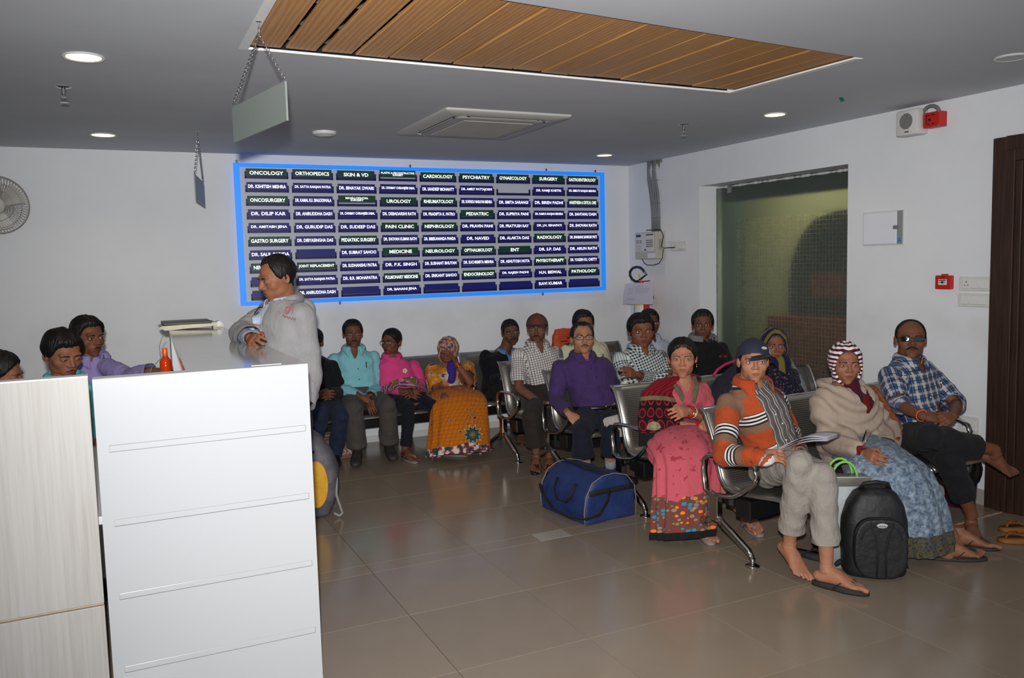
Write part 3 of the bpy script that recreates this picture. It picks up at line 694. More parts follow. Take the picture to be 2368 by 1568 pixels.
# switch plates and sockets
def switch_plate(x0, y0_, x1, y1_, label, layout, name='switch_plate', cat='switch'):
    y0, y1, z0, z1 = wb(x0, y0_, x1, y1_, 0.010); t = thing(name, label, cat, (WR, (y0 + y1) / 2, z0))
    g = G(); g.bbox((WR - 0.010, y0, z0), (WR - 0.0005, y1, z1), 0.004); obj('cover_plate', g, mat('plate_cream', (208, 207, 200), 0.4, vary=0.06, vscale=40), t)
    n = len(layout); W_ = (y1 - y0) * 0.80 / n; ys_ = y1 - (y1 - y0) * 0.10
    for k, ch in enumerate(layout):
        a, b = ys_ - k * W_, ys_ - (k + 1) * W_; m_ = (a + b) / 2; cz = (z0 + z1) / 2; h_ = (z1 - z0) * 0.32
        if ch == 's':
            g = G(); g.add([(WR - 0.010, a - 0.002, cz - h_), (WR - 0.010, b + 0.002, cz - h_), (WR - 0.010, b + 0.002, cz + h_), (WR - 0.010, a - 0.002, cz + h_), (WR - 0.018, a - 0.003, cz - h_ * 0.9), (WR - 0.018, b + 0.003, cz - h_ * 0.9), (WR - 0.011, b + 0.003, cz + h_), (WR - 0.011, a - 0.003, cz + h_)],
                            [(0, 1, 5, 4), (1, 2, 6, 5), (2, 3, 7, 6), (3, 0, 4, 7), (4, 5, 6, 7)]); obj('rocker', g, mat('rocker_white', (214, 214, 210), 0.35), t)
        else:
            g = G(); g.bbox((WR - 0.0125, b + 0.003, cz - h_), (WR - 0.009, a - 0.003, cz + h_), 0.002); so = obj('socket', g, mat('rocker_white', (214, 214, 210), 0.35), t)
            for (dy, dz, r_) in ((0, 0.40, 0.0042), (0.011, -0.30, 0.0036), (-0.011, -0.30, 0.0036)):
                g = G(); g.lathe([(r_, 0), (r_, 0.0006), (0.0004, 0.0007)], (WR - 0.0125, m_ + dy, cz + h_ * dz), 10, (-1, 0, 0)); obj('pin_hole', g, BLK, so)
switch_plate(2218, 640, 2293, 673, 'upper switch plate with a socket beside the dark door', 'oss'); switch_plate(2215, 679, 2291, 710, 'lower switch plate with three rockers beside the dark door', 'sss')
switch_plate(2216, 963, 2263, 1002, 'low wall socket with switch near the dark door', 'os', 'wall_socket', 'socket'); switch_plate(1551, 558, 1586, 580, 'wall socket with black plug right of the alarm panel', 'os', 'wall_socket', 'socket')
# fire alarm panel with conduits and cable
d_ = 0.115; y0, y1, z0, z1 = wb(1469, 537, 1516, 599, d_); fp_ = thing('alarm_control_box', 'beige fire alarm control panel under grey conduits on the right wall', 'control panel', (WR, (y0 + y1) / 2, z0))
PB_ = mat('panel_beige', (178, 174, 162), 0.5); Wd, Hd = y1 - y0, z1 - z0
g = G(); g.bbox((WR - d_, y0, z0), (WR - 0.001, y1, z1), 0.005); obj('cabinet', g, PB_, fp_)
def fpan(u0, u1, v0, v1, t_, m, nm, par=None):
    g = G(); g.box((WR - d_ - t_, y1 - u1 * Wd, z0 + v0 * Hd), (WR - d_ + 0.001, y1 - u0 * Wd, z0 + v1 * Hd)); return obj(nm, g, m, par or fp_)
ff = fpan(0.04, 0.92, 0.28, 0.95, 0.003, mat('panel_face', (200, 200, 198), 0.45), 'face_plate')
fpan(0.08, 0.30, 0.83, 0.92, 0.005, mat('display_blue', (28, 46, 92), 0.25), 'display', ff); fpan(0.55, 0.90, 0.87, 0.92, 0.004, mat('print_grey', (74, 74, 76), 0.5), 'print_bar', ff)
for r_ in range(3):
    for c_ in range(2): fpan(0.09 + c_ * 0.15, 0.19 + c_ * 0.15, 0.60 + r_ * 0.045, 0.618 + r_ * 0.045, 0.006, mat('print_grey', (74, 74, 76), 0.5), 'button', ff)
for r_ in range(4): fpan(0.55, 0.88, 0.44 + r_ * 0.075, 0.49 + r_ * 0.075, 0.004, mat('print_mid', (128, 128, 126), 0.5), 'zone_window', ff)
fpan(0.09, 0.33, 0.30, 0.53, 0.004, mat('key_field', (186, 186, 184), 0.5), 'keypad', ff); fpan(0.46, 0.56, 0.31, 0.37, 0.004, mat('blue_print2', (72, 80, 140), 0.5), 'emblem', ff); fpan(0.62, 0.97, 0.02, 0.21, 0.0025, mat('paper_label', (212, 212, 220), 0.6), 'paper_label')
for k in range(9):
    g = G(); g.box((WR - d_ * 0.68, y0 - 0.001, z0 + Hd * (0.34 + k * 0.045)), (WR - d_ * 0.38, y0 + 0.002, z0 + Hd * (0.358 + k * 0.045))); obj('vent_slot', g, mat('vent_dark', (110, 107, 98), 0.6), fp_)
yc = y1 - Wd * 0.62
for k in range(5):
    a = atx(1499 + k * 4.4, 380, WR - 0.012); yy = a[1]; ye = yc + 0.058 - k * 0.028
    t = thing('conduit_pipe', ['leftmost grey conduit pipe running up from the alarm panel', 'second grey conduit pipe from the left above the alarm panel', 'middle grey conduit pipe above the alarm panel', 'fourth grey conduit pipe from the left above the alarm panel', 'rightmost grey conduit pipe above the alarm panel'][k], 'conduit', (WR - 0.012, ye, z1), 0, 'grey conduits above the alarm panel')
    bend = 0.03 * math.sin(k * 2.1)
    g = G(); g.tube([(WR - 0.014, ye, z1 - 0.005), (WR - 0.014, ye + 0.004, z1 + 0.2), (WR - 0.014, (ye + yy) / 2 + 0.01 * math.sin(k), z1 + 0.38), (WR - 0.014, yy + bend * 0.3, CZ - 0.18), (WR - 0.014, yy + bend, CZ - 0.09), (WR - 0.012, yy, CZ)], 0.0115, 10); obj('pipe', g, mat('pipe_grey', (118, 121, 126), 0.5), t, smooth=True)
    for zz in (0.14, 0.28, 0.50):
        g = G(); zc = z1 + zz; ya = ye + 0.003
        g.tube([(WR - 0.0005, ya + 0.02, zc), (WR - 0.014, ya + 0.0135, zc), (WR - 0.0275, ya, zc), (WR - 0.014, ya - 0.0135, zc), (WR - 0.0005, ya - 0.02, zc)], [(0.0045, 0.002)] * 5, 6); obj('saddle_clip', g, CHR, t)
g = G(); g.grid(lambda u, v: (WR - 0.003 - 0.006 * math.sin(u * 9) * v, yc + 0.075 - 0.17 * u + 0.01 * math.sin(v * 7), CZ - 0.001 - (0.06 + 0.05 * math.sin(u * 11 + 1)) * v), 14, 6)
t = thing('plaster_patch', 'rough grey plaster patch where the conduits enter the ceiling', 'plaster', (WR, yc, CZ)); obj('patch', g, mat('raw_plaster', (126, 124, 120), 0.95, vary=0.3, vscale=40, bump=0.004, bscale=90), t)
t = thing('power_cable', 'thin black cable hanging from the alarm panel to its socket', 'cable', (WR, y0, z0)); ps = [(1495, 532), (1528, 531), (1534, 545), (1530, 570), (1534, 574), (1545, 573), (1560, 572)]
g = G(); g.tube([atx(*q, WR - (0.118 if i < 2 else 0.06 if i < 4 else 0.02)) for i, q in enumerate(ps)], 0.0045, 6); obj('cord', g, BLK, t, smooth=True)
ps = [(1485, 599), (1490, 608), (1497, 613), (1512, 613), (1524, 609), (1532, 596), (1534, 575)]; g = G(); g.tube([atx(*q, WR - (0.09 if i < 6 else 0.02)) for i, q in enumerate(ps)], 0.004, 6); obj('cord', g, BLK, t, smooth=True)
# fire extinguisher with hose and check sheet
ec = atx(1484, 700, WR - 0.13); EX, EY = ec[0], ec[1]; ex = thing('fire_extinguisher', 'red fire extinguisher with black hose hanging in the far right corner', 'fire extinguisher', (EX, EY, 0.72))
zt = atx(1484, 655, WR - 0.13)[2]
g = G(); g.bbox((EX - 0.02, EY - 0.03, zt - 0.16), (WR - 0.001, EY + 0.03, zt - 0.13), 0.003); obj('wall_bracket', g, mat('bracket_grey', (120, 120, 122), 0.5, 0.6), ex)
g = G(); g.lathe([(0.05, 0.74), (0.076, 0.76), (0.078, 0.80), (0.078, zt - 0.10), (0.070, zt - 0.06), (0.045, zt - 0.025), (0.022, zt - 0.01), (0.022, zt + 0.02)], (EX, EY, 0), 24); autosmooth(obj('cylinder', g, mat('extinguisher_red', (190, 24, 18), 0.3), ex), 50)
def lab(u, v):
    a = -1.9 + 1.5 * u; return (EX + 0.0788 * math.sin(a + 0.0) * 1.0, EY - 0.0788 * math.cos(a), zt - 0.42 + 0.26 * v)
g = G(); g.grid(lab, 14, 3); lb_ = obj('instruction_label', g, mat('label_cream', (214, 214, 206), 0.5), ex)
g = G(); g.grid(lambda u, v: tuple(np.array(lab(0.05 + 0.9 * u, 0.78 + 0.18 * v)) + np.array([-0.0008, -0.0005, 0])), 12, 2); obj('label_band', g, mat('label_yellow', (214, 184, 40), 0.5), lb_)
g = G(); g.grid(lambda u, v: tuple(np.array(lab(0.02 + 0.13 * u, 0.02 + 0.96 * v)) + np.array([-0.0008, 0, 0])), 5, 2); obj('label_band', g, mat('label_blue', (110, 160, 190), 0.5), lb_)
X_ = EX
hp = [atx(x, y, X_ - 0.02) for x, y in ((1480, 650), (1470, 651), (1462, 646), (1457, 637), (1457, 628), (1463, 620), (1472, 617), (1481, 619), (1487, 624), (1490, 629))]
g = G(); g.tube(hp, 0.0125, 10); obj('hose', g, BLK, ex, smooth=True)
g = G(); g.tube([hp[-1], atx(1494, 634, X_ - 0.02)], 0.010, 10); g.tube([hp[0], atx(1482, 650, X_ - 0.02)], 0.011, 10); obj('hose_ferrule', g, CHR, ex)
g = G(); g.tube([atx(1479, 647, X_ - 0.01), atx(1488, 640, X_ - 0.01), atx(1496, 634, X_ - 0.01)], [0.012, 0.008, 0.007], 8); obj('lever', g, BLK, ex)
g = G(); g.tube([atx(1482, 651, X_), atx(1494, 650, X_), atx(1502, 649, X_)], [(0.012, 0.005)] * 3, 8); obj('handle', g, RED, ex)
g = G(); g.tube([atx(1477, 635, X_ - 0.02), atx(1482, 644, X_ - 0.02)], [(0.010, 0.004)] * 2, 8); obj('safety_tag', g, mat('tag_yellow', (214, 178, 30), 0.5), ex)
A_, B_, C_, E_ = atx(1447, 656, X_ - 0.10), atx(1512, 653, X_ - 0.10), atx(1509, 704, X_ - 0.10), atx(1441, 703, X_ - 0.10)
ck = thing('check_sheet', 'white inspection sheet hanging in front of the fire extinguisher', 'paper', tuple((A_ + B_) / 2))
def sh(u, v, o=0.0): return (A_ * (1 - u) + B_ * u) * (1 - v) + (E_ * (1 - u) + C_ * u) * v + np.array([-0.012 * math.sin(PI * v) * (1 - u) - o, 0, 0])
g = G(); g.grid(sh, 10, 10); g.grid(lambda u, v: sh(1 - u, v, -0.003), 10, 10); obj('sheet', g, mat('sheet_paper', (208, 204, 220), 0.7), ck)
for (u0, u1, v) in ((0.36, 0.66, 0.16), (0.14, 0.34, 0.24), (0.38, 0.88, 0.25), (0.14, 0.34, 0.31), (0.40, 0.86, 0.31), (0.14, 0.34, 0.38), (0.38, 0.84, 0.38), (0.14, 0.32, 0.45), (0.40, 0.84, 0.45), (0.14, 0.34, 0.52), (0.12, 0.42, 0.74), (0.14, 0.42, 0.78)):
    g = G(); g.grid(lambda u, w_: sh(u0 + (u1 - u0) * u, v + 0.012 * w_, 0.0015), 6, 2); obj('print_line', g, mat('print_faint', (150, 146, 166), 0.7), ck)
g = G(); g.tube([atx(1482, 650, X_ - 0.06), atx(1478, 662, X_ - 0.11)], 0.0015, 5); obj('string', g, mat('red_string', (170, 40, 40), 0.7), ck)

# wall fan at the left edge
fc = at(-6, 473, D - 0.22); fn = thing('wall_fan', 'cream wall fan with wire cage at the left edge', 'fan', (fc[0], D, fc[2]))
FW = mat('fan_wire', (168, 160, 148), 0.5, 0.2); R_ = 0.205
fa = np.array([-0.10, -0.98, -0.16]); fa /= np.linalg.norm(fa); fu = np.cross(fa, [0, 0, 1]); fu /= np.linalg.norm(fu); fv = np.cross(fu, fa)
def fpt(r, a, h): return fc + fu * r * math.cos(a) + fv * r * math.sin(a) + fa * h
g = G()
for (r, h) in ((R_, 0.0), (R_, 0.03), (R_ * 0.80, 0.055), (R_ * 0.55, 0.07), (R_ * 0.30, 0.075)): g.tube([fpt(r, a, h) for a in np.linspace(0, 2 * PI, 41)[:-1]], 0.0028 if r == R_ else 0.0018, 5, closed=True)
for k in range(60):
    a = 2 * PI * k / 60; g.tube([fpt(R_, a, 0.0), fpt(R_, a, 0.03), fpt(R_ * 0.8, a + 0.1, 0.055), fpt(R_ * 0.3, a + 0.25, 0.075)], 0.0013, 4); g.tube([fpt(R_, a, 0.0), fpt(R_ * 0.75, a, -0.05), fpt(R_ * 0.3, a, -0.055)], 0.0013, 4)
obj('cage', g, FW, fn)
for k in range(3):
    a0 = 2 * PI * k / 3 + 0.5
    g = G(); g.grid(lambda u, v: fpt(0.04 + u * (R_ - 0.065), a0 + (v - 0.5) * (1.15 - 0.2 * u), 0.012 + 0.022 * (v - 0.5)), 8, 8); g.grid(lambda u, v: fpt(0.04 + (1 - u) * (R_ - 0.065), a0 + (v - 0.5) * (1.15 - 0.2 * (1 - u)), 0.009 + 0.022 * (v - 0.5)), 8, 8); obj('blade', g, mat('fan_blade', (178, 176, 170), 0.4), fn, smooth=True)
g = G(); g.lathe([(0.045, -0.02), (0.045, 0.02), (0.030, 0.04), (0.0005, 0.045)], fc, 20, fa); obj('hub', g, mat('fan_hub', (186, 184, 178), 0.4), fn, smooth=True)
g = G(); g.lathe([(0.055, -0.14), (0.060, -0.10), (0.055, -0.055)], fc, 20, fa); obj('motor', g, mat('fan_hub', (186, 184, 178), 0.4), fn, smooth=True)
g = G(); g.lathe([(0.062, 0.075), (0.060, 0.080), (0.0005, 0.082)], fc, 20, fa); obj('badge_disc', g, mat('fan_badge', (190, 188, 182), 0.4), fn, smooth=True)
g = G(); g.tube([fc - fa * 0.12, fc - fa * 0.14 + np.array([0, 0.03, 0.06]), (fc[0], D - 0.03, fc[2] + 0.10)], 0.016, 8); g.bbox((fc[0] - 0.05, D - 0.03, fc[2] + 0.04), (fc[0] + 0.05, D - 0.001, fc[2] + 0.16), 0.006); obj('wall_bracket', g, mat('fan_hub', (186, 184, 178), 0.4), fn)
# ------------------------------------------------------------------ reception counter
CH = 1.2426; CY = 3.14; CXL, CXR = -0.086, 0.640
def quartz():
    t = NT('white_quartz'); v = t.coord()
    vo = t.n('ShaderNodeTexVoronoi'); t.l(v, vo.inputs['Vector']); vo.inputs['Scale'].default_value = 120.0
    sp = t.math('LESS_THAN', vo.outputs['Distance'], 0.10)
    n = t.noise(v, 30.0, 2.0)
    t.col(t.mix(t.math('MULTIPLY', sp, t.math('GREATER_THAN', n, 0.52)), lin((172, 174, 177)), lin((156, 158, 163)))); t.set(rough=0.24, spec=0.5)
    return t.m
QZ = quartz(); QT = mat('counter_top_solid', (176, 177, 179), 0.10, spec=0.55)
rc = thing('reception_counter', 'white quartz reception counter with a long ledge running to the back', 'counter', (0.3, CY, 0))
# end panel facing the camera, with four inlaid strips in recesses
STR = [(0.998, 0.024), (0.736, 0.024), (0.473, 0.023), (0.207, 0.024)]
g = G(); xa, xb = -0.050, 0.621
zz = [0.0]
for (zc, h) in STR[::-1]: zz += [zc - h / 2, zc + h / 2]
zz += [CH - 0.002]
for k in range(len(zz) - 1):
    if k % 2 == 0: g.box((CXL, CY, zz[k]), (CXR, CY + 0.03, zz[k + 1]))
    else:
        g.box((CXL, CY, zz[k]), (xa, CY + 0.03, zz[k + 1])); g.box((xb, CY, zz[k]), (CXR, CY + 0.03, zz[k + 1]))
pn = obj('end_panel', g, QZ, rc)
GRM = mat('strip_joint', (186, 176, 158), 0.8)
for (zc, h) in STR:
    g = G(); g.box((xa, CY + 0.006, zc - h / 2), (xb, CY + 0.03, zc + h / 2)); obj('strip_bed', g, GRM, pn)
    g = G(); g.bbox((xa + 0.0012, CY + 0.0012, zc - h / 2 + 0.0012), (xb - 0.0012, CY + 0.02, zc + h / 2 - 0.0012), 0.001); obj('inlaid_strip', g, QZ, pn)
g = G(); g.bbox((CXL, CY, CH - 0.002), (CXR, CY + 0.075, CH), 0.001); g.box((CXL, CY + 0.03, 0), (CXR, CY + 0.075, CH - 0.002)); obj('end_cap', g, QT, rc)
# long ledge
LX0, LX1, LY1 = 0.235, 0.605, 5.74
g = G(); g.add([(LX0 - 0.02, CY + 0.075, CH - 0.022), (CXR, CY + 0.075, CH - 0.022), (LX1, LY1, CH - 0.022), (0.30, LY1, CH - 0.022), (LX0 - 0.02, CY + 0.075, CH), (CXR, CY + 0.075, CH), (LX1, LY1, CH), (0.30, LY1, CH)],
                [(3, 2, 1, 0), (4, 5, 6, 7), (0, 1, 5, 4), (1, 2, 6, 5), (2, 3, 7, 6), (3, 0, 4, 7)]); obj('ledge_top', g, QT, rc)
g = G(); g.box((0.42, CY + 0.075, 0), (0.56, LY1 - 0.02, CH - 0.022)); obj('ledge_body', g, mat('counter_side', (190, 190, 190), 0.4), rc)
g = G(); g.box((0.405, CY + 0.2, 0.74), (0.42, LY1 - 0.1, CH - 0.03)); obj('inner_lining', g, mat('maroon_laminate', (84, 18, 24), 0.35), rc)
g = G(); g.bbox((-0.25, CY + 0.10, 0.71), (0.405, LY1 - 0.05, 0.74), 0.004); obj('desk_top', g, mat('desk_white', (198, 198, 196), 0.4), rc)
g = G(); g.bbox((0.30, LY1 - 0.16, 0.74), (0.405, LY1 - 0.02, CH - 0.022), 0.004); obj('end_post', g, mat('post_white', (214, 214, 218), 0.4), rc)
# left unit in pale wood laminate
def lam():
    t = NT('pale_wood_laminate'); v = t.coord()
    f = t.noise(v, 5.0, 6.0, 0.65, dim=(16, 16, 0.45)); f2 = t.noise(v, 3.0, 3.0, 0.5, dim=(5, 5, 0.3))
    k = t.math('ADD', t.math('MULTIPLY', f, 0.65), t.math('MULTIPLY', f2, 0.35))
    t.col(t.ramp(k, [(0.3, lin((150, 145, 139))), (0.5, lin((164, 161, 157))), (0.7, lin((172, 170, 168)))])); t.set(rough=0.42, spec=0.4); return t.m
LAMI = lam()
lu = thing('side_cabinet', 'pale wood laminate cabinet at the left end of the reception counter', 'cabinet', (-0.45, CY, 0))
g = G(); g.box((-1.5, CY + 0.02, 0), (-0.100, CY + 0.05, 1.25)); obj('carcass', g, mat('raw_board', (196, 164, 126), 0.8, vary=0.15, vscale=50), lu)
g = G(); g.bbox((-1.5, CY + 0.001, 0.462), (-0.098, CY + 0.02, 1.252), 0.0015); obj('upper_panel', g, LAMI, lu)
g = G(); g.bbox((-1.5, CY + 0.001, 0.02), (-0.098, CY + 0.02, 0.452), 0.0015); obj('lower_panel', g, LAMI, lu)
g = G(); g.bbox((-1.5, CY + 0.0, 1.250), (-0.098, CY + 0.06, 1.256), 0.001); obj('top_edge', g, mat('edge_white', (206, 205, 202), 0.4), lu)

# things on the ledge and the desk
def hd(Y, x, y): return at(x, y, Y)
a = np.array([0.27, 5.68, CH]); bk = thing('file_tray', 'black and cream paper tray lying at the far end of the ledge', 'tray', (0.41, 5.6, CH))
CRM = mat('cream_card', (206, 198, 172), 0.6, vary=0.1, vscale=20)
g = G(); g.prism([(0.235, CH + 0.020), (0.262, CH + 0.001), (0.30, CH + 0.001), (0.56, CH + 0.016), (0.57, CH + 0.030), (0.56, CH + 0.036), (0.25, CH + 0.028)], 5.46, 5.72, 'y'); obj('tray', g, CRM, bk)
g = G(); g.bbox((0.255, 5.455, CH + 0.031), (0.535, 5.72, CH + 0.048), 0.004); obj('cover', g, BLK, bk)
tp = thing('tape_dispenser', 'small cream tape holder beside the tray on the ledge', 'tape dispenser', (0.585, 5.55, CH))
g = G(); g.prism([(0.545, CH + 0.001), (0.605, CH + 0.001), (0.610, CH + 0.022), (0.585, CH + 0.040), (0.555, CH + 0.028)], 5.50, 5.60, 'y'); obj('body', g, mat('tape_cream', (200, 196, 176), 0.5), tp)
g = G(); g.lathe([(0.016, 0), (0.016, 0.02)], (0.578, 5.49, CH + 0.026), 14, (0, -1, 0)); obj('roll', g, mat('tape_roll', (214, 212, 206), 0.4), tp)
bt = at(383.5, 850, 4.55); BXp, BYp = bt[0], bt[1]; zt_ = at(385, 805, 4.55)[2]
bo = thing('sanitiser_bottle', 'translucent orange bottle with orange cap behind the counter', 'bottle', (BXp, BYp, 0.74))
ob = NT('orange_translucent'); ob.col(lin((214, 62, 6))); ob.set(rough=0.12, trans=0.35, spec=0.6)
H_ = zt_ - 0.74
g = G(); prof = [(0.020, 0.0), (0.028, 0.006), (0.029, H_ - 0.15)]
for k in range(5): prof += [(0.0295, H_ - 0.145 + k * 0.013), (0.0272, H_ - 0.139 + k * 0.013)]
prof += [(0.0285, H_ - 0.078), (0.0265, H_ - 0.064), (0.017, H_ - 0.050), (0.0125, H_ - 0.045), (0.0125, H_ - 0.036)]
g.lathe(prof, (BXp, BYp, 0.741), 24); autosmooth(obj('body', g, ob.m, bo), 50)
g = G(); g.lathe([(0.0120, H_ - 0.038), (0.0125, H_ - 0.036), (0.0125, H_ - 0.002), (0.011, H_)], (BXp, BYp, 0.741), 20); autosmooth(obj('cap', g, mat('orange_cap', (226, 84, 20), 0.35), bo))
bc = thing('binder_clip', 'black clip hanging on the maroon lining under the ledge', 'clip', tuple(at(403, 818, 4.62)))
p = np.array([0.400, 4.75, 1.06]); g = G(); g.prism([(4.73, 1.05), (4.78, 1.05), (4.77, 1.10), (4.74, 1.10)], 0.385, 0.403, 'x'); obj('clip_body', g, BLK, bc)
g = G(); g.tube([(0.39, 4.75, 1.05), (0.385, 4.74, 1.01), (0.39, 4.765, 1.005), (0.39, 4.765, 1.05)], 0.0015, 5); obj('clip_wire', g, CHR, bc)
wr = thing('loose_wire', 'thin grey wire hanging beside the orange bottle', 'wire', tuple(at(380, 773, 5.4)))
g = G(); g.tube([at(381, 773, 5.4), at(374, 782, 5.4), at(369, 800, 5.3), at(371, 830, 5.2), at(352, 850, 5.0), at(348, 860, 4.95)], 0.002, 5); obj('wire', g, mat('wire_grey', (150, 148, 146), 0.5), wr, smooth=True)
ccard = thing('card_stand', 'tiny clear card stand lying on the front edge of the ledge', 'card stand', tuple(atz(610, 845, CH)))
p = atz(612, 846, CH); g = G(); g.bbox(p + np.array([-0.05, -0.01, 0.001]), p + np.array([0.06, 0.02, 0.006]), 0.002); obj('base', g, mat('clear_grey', (170, 172, 174), 0.15), ccard)

# ------------------------------------------------------------------ waiting benches
def perf_mat(name, rgb, rough, metal):
    t = NT(name); v = t.attr('gc'); x = t.xyz(v)
    P_ = 0.0125
    a = t.math('SUBTRACT', t.math('FRACT', t.math('MULTIPLY', x[0], 1 / P_)), 0.5); 
    row = t.math('FLOOR', t.math('MULTIPLY', x[1], 1 / P_)); sh_ = t.math('MULTIPLY', t.math('MODULO', row, 2.0), 0.5)
    a = t.math('SUBTRACT', t.math('FRACT', t.math('ADD', t.math('MULTIPLY', x[0], 1 / P_), sh_)), 0.5)
    b = t.math('SUBTRACT', t.math('FRACT', t.math('MULTIPLY', x[1], 1 / P_)), 0.5)
    r2 = t.math('ADD', t.math('MULTIPLY', a, a), t.math('MULTIPLY', b, b))
    hole = t.math('MULTIPLY', t.math('LESS_THAN', r2, 0.085), x[2])
    t.col(t.mix(hole, lin(rgb), lin((18, 18, 18)))); t.l(t.math('SUBTRACT', metal, t.math('MULTIPLY', hole, metal)), t.b.inputs['Metallic']); t.set(rough=rough)
    return t.m
PERF = perf_mat('perforated_steel', (150, 146, 138), 0.34, 0.85)
STL = mat('polished_steel', (186, 184, 178), 0.15, 1.0); SHL = mat('shell_edge_steel', (190, 190, 188), 0.25, 0.95); BEAM = mat('black_beam', (16, 16, 18), 0.35)
# profile of a seat shell, (forward distance, height), origin at the front foot line
SP = [(-0.205, 0.352), (-0.190, 0.372), (-0.165, 0.380), (-0.10, 0.376), (0.0, 0.362), (0.10, 0.350), (0.17, 0.348), (0.225, 0.362), (0.262, 0.400), (0.283, 0.46), (0.305, 0.54), (0.340, 0.64), (0.385, 0.735), (0.405, 0.762), (0.425, 0.765)]
SPITCH = 0.597
def seat_shell(w):
    cum = [0.0]
    for a, b in zip(SP, SP[1:]): cum.append(cum[-1] + math.hypot(b[0] - a[0], b[1] - a[1]))
    g = G(); gc = []; nx = 9
    for k, (y, z) in enumerate(SP):
        for i in range(nx):
            u = i / (nx - 1); x = (u - 0.5) * w
            g.v.append((x, y, z)); inset = 1.0 if (0.06 < u < 0.94 and 2 <= k <= 12) else 0.0
            gc.append((x, cum[k], inset))
    g.f = [(k * nx + i, k * nx + i + 1, (k + 1) * nx + i + 1, (k + 1) * nx + i) for k in range(len(SP) - 1) for i in range(nx - 1)]
    g.mi = [0] * len(g.f)
    return g, gc
def make_bench(label, seats=3, dark=False):
    t = thing('waiting_bench', label, 'bench', (0, 0, 0), 0, 'steel waiting benches')
    w = SPITCH - 0.012
    for s in range(seats):
        cx = SPITCH * (s + 0.5)
        g, gc = seat_shell(w - 0.02); g.v = [(x + cx, y, z) for x, y, z in g.v]
        o = obj('seat_shell', g, PERF, t, smooth=True, world=False)
        at_ = o.data.attributes.new('gc', 'FLOAT_VECTOR', 'POINT'); at_.data.foreach_set('vector', np.array(gc, dtype=np.float32).ravel())
        md = o.modifiers.new('thick', 'SOLIDIFY'); md.thickness = 0.004; md.offset = -1
        for e in (-1, 1):
            g = G(); g.tube([(cx + e * (w / 2 - 0.008), y, z) for y, z in SP], [(0.009, 0.013)] * len(SP), 8); obj('side_rail', g, SHL, o, smooth=True, world=False)
        g = G(); g.tube([(cx - w / 2 + 0.01, 0.425, 0.760), (cx + w / 2 - 0.01, 0.425, 0.760)], 0.012, 8); obj('top_roll', g, SHL, o, smooth=True, world=False)
    L = SPITCH * seats
    g = G(); g.bbox((-0.02, 0.02, 0.235), (L + 0.02, 0.125, 0.335), 0.008); obj('beam', g, BEAM, t, world=False)
    g = G(); g.bbox((0.02, 0.17, 0.262), (L - 0.02, 0.24, 0.335), 0.008); obj('beam', g, BEAM, t, world=False)
    for s in range(seats + 1):
        x = min(max(SPITCH * s, 0.0), L)
        end = s in (0, seats)
        if end:
            x += -0.022 if s == 0 else 0.022
            g = G(); g.tube([(x, 0.34, 0.335), (x, 0.355, 0.44), (x, 0.345, 0.505), (x, 0.315, 0.532), (x, 0.26, 0.540), (x, 0.10, 0.548), (x, 0.03, 0.545), (x, -0.02, 0.525), (x, -0.036, 0.485), (x, -0.02, 0.44), (x, 0.06, 0.375), (x, 0.13, 0.338), (x, 0.20, 0.325), (x, 0.28, 0.318)], [(0.022, 0.012)] * 14, 10, closed=True); obj('armrest', g, STL, t, smooth=True, world=False)
            g = G(); g.bbox((x - 0.022, 0.235, 0.175), (x + 0.022, 0.300, 0.325), 0.006); lg = obj('leg_column', g, STL, t, world=False)
            for (yf, sgn) in ((0.0, -1), (0.55, 1)):
                yk = 0.25 if sgn < 0 else 0.285
                g = G(); P = [np.array([x, yk, 0.205]), np.array([x, yk + sgn * 0.05, 0.165]), np.array([x, yf - sgn * 0.03, 0.075]), np.array([x, yf, 0.042])]
                g.tube(P, [(0.021, 0.026), (0.020, 0.024), (0.018, 0.019), (0.016, 0.016)], 10); g.tube([(x, yf, 0.045), (x, yf, 0.012)], 0.015, 10)
                lg_ = obj('leg', g, STL, t, smooth=True, world=False)
                g = G(); g.lathe([(0.037, 0.0), (0.038, 0.006), (0.026, 0.012), (0.014, 0.016)], (x, yf, 0.0), 20); obj('foot_disc', g, STL, lg_, smooth=True, world=False)
    return t
BN = {}
def bench(key, label, x, y, rz, src=None):
    if src is None: b = make_bench(label)
    else:
        b = copy_tree(BN[src]); b['label'] = label
    b.location = (x, y, 0); b.rotation_euler = (0, 0, rz); BN[key] = b
bench('A', 'steel waiting bench nearest the camera, under the person in the striped cardigan', 2.915, 3.256, math.radians(4.6))
bench('B', 'steel waiting bench in the second row, under the person in the pink sari', 2.93, 4.235, math.radians(1.2), 'A')
bench('C', 'steel waiting bench in the third row, under the person in the purple shirt', 2.92, 5.20, math.radians(1.0), 'A')
bench('D', 'steel waiting bench in the fourth row, under the person in the brown cap', 2.862, 5.915, math.radians(0.0), 'A')
bench('E', 'steel waiting bench against the back wall behind the rows, right of the orange sari', 2.86, 6.80, 0.0, 'A')
bench('W', 'steel waiting bench against the back wall under the person in the turquoise shirt', 0.955, 6.80, 0.0, 'A')
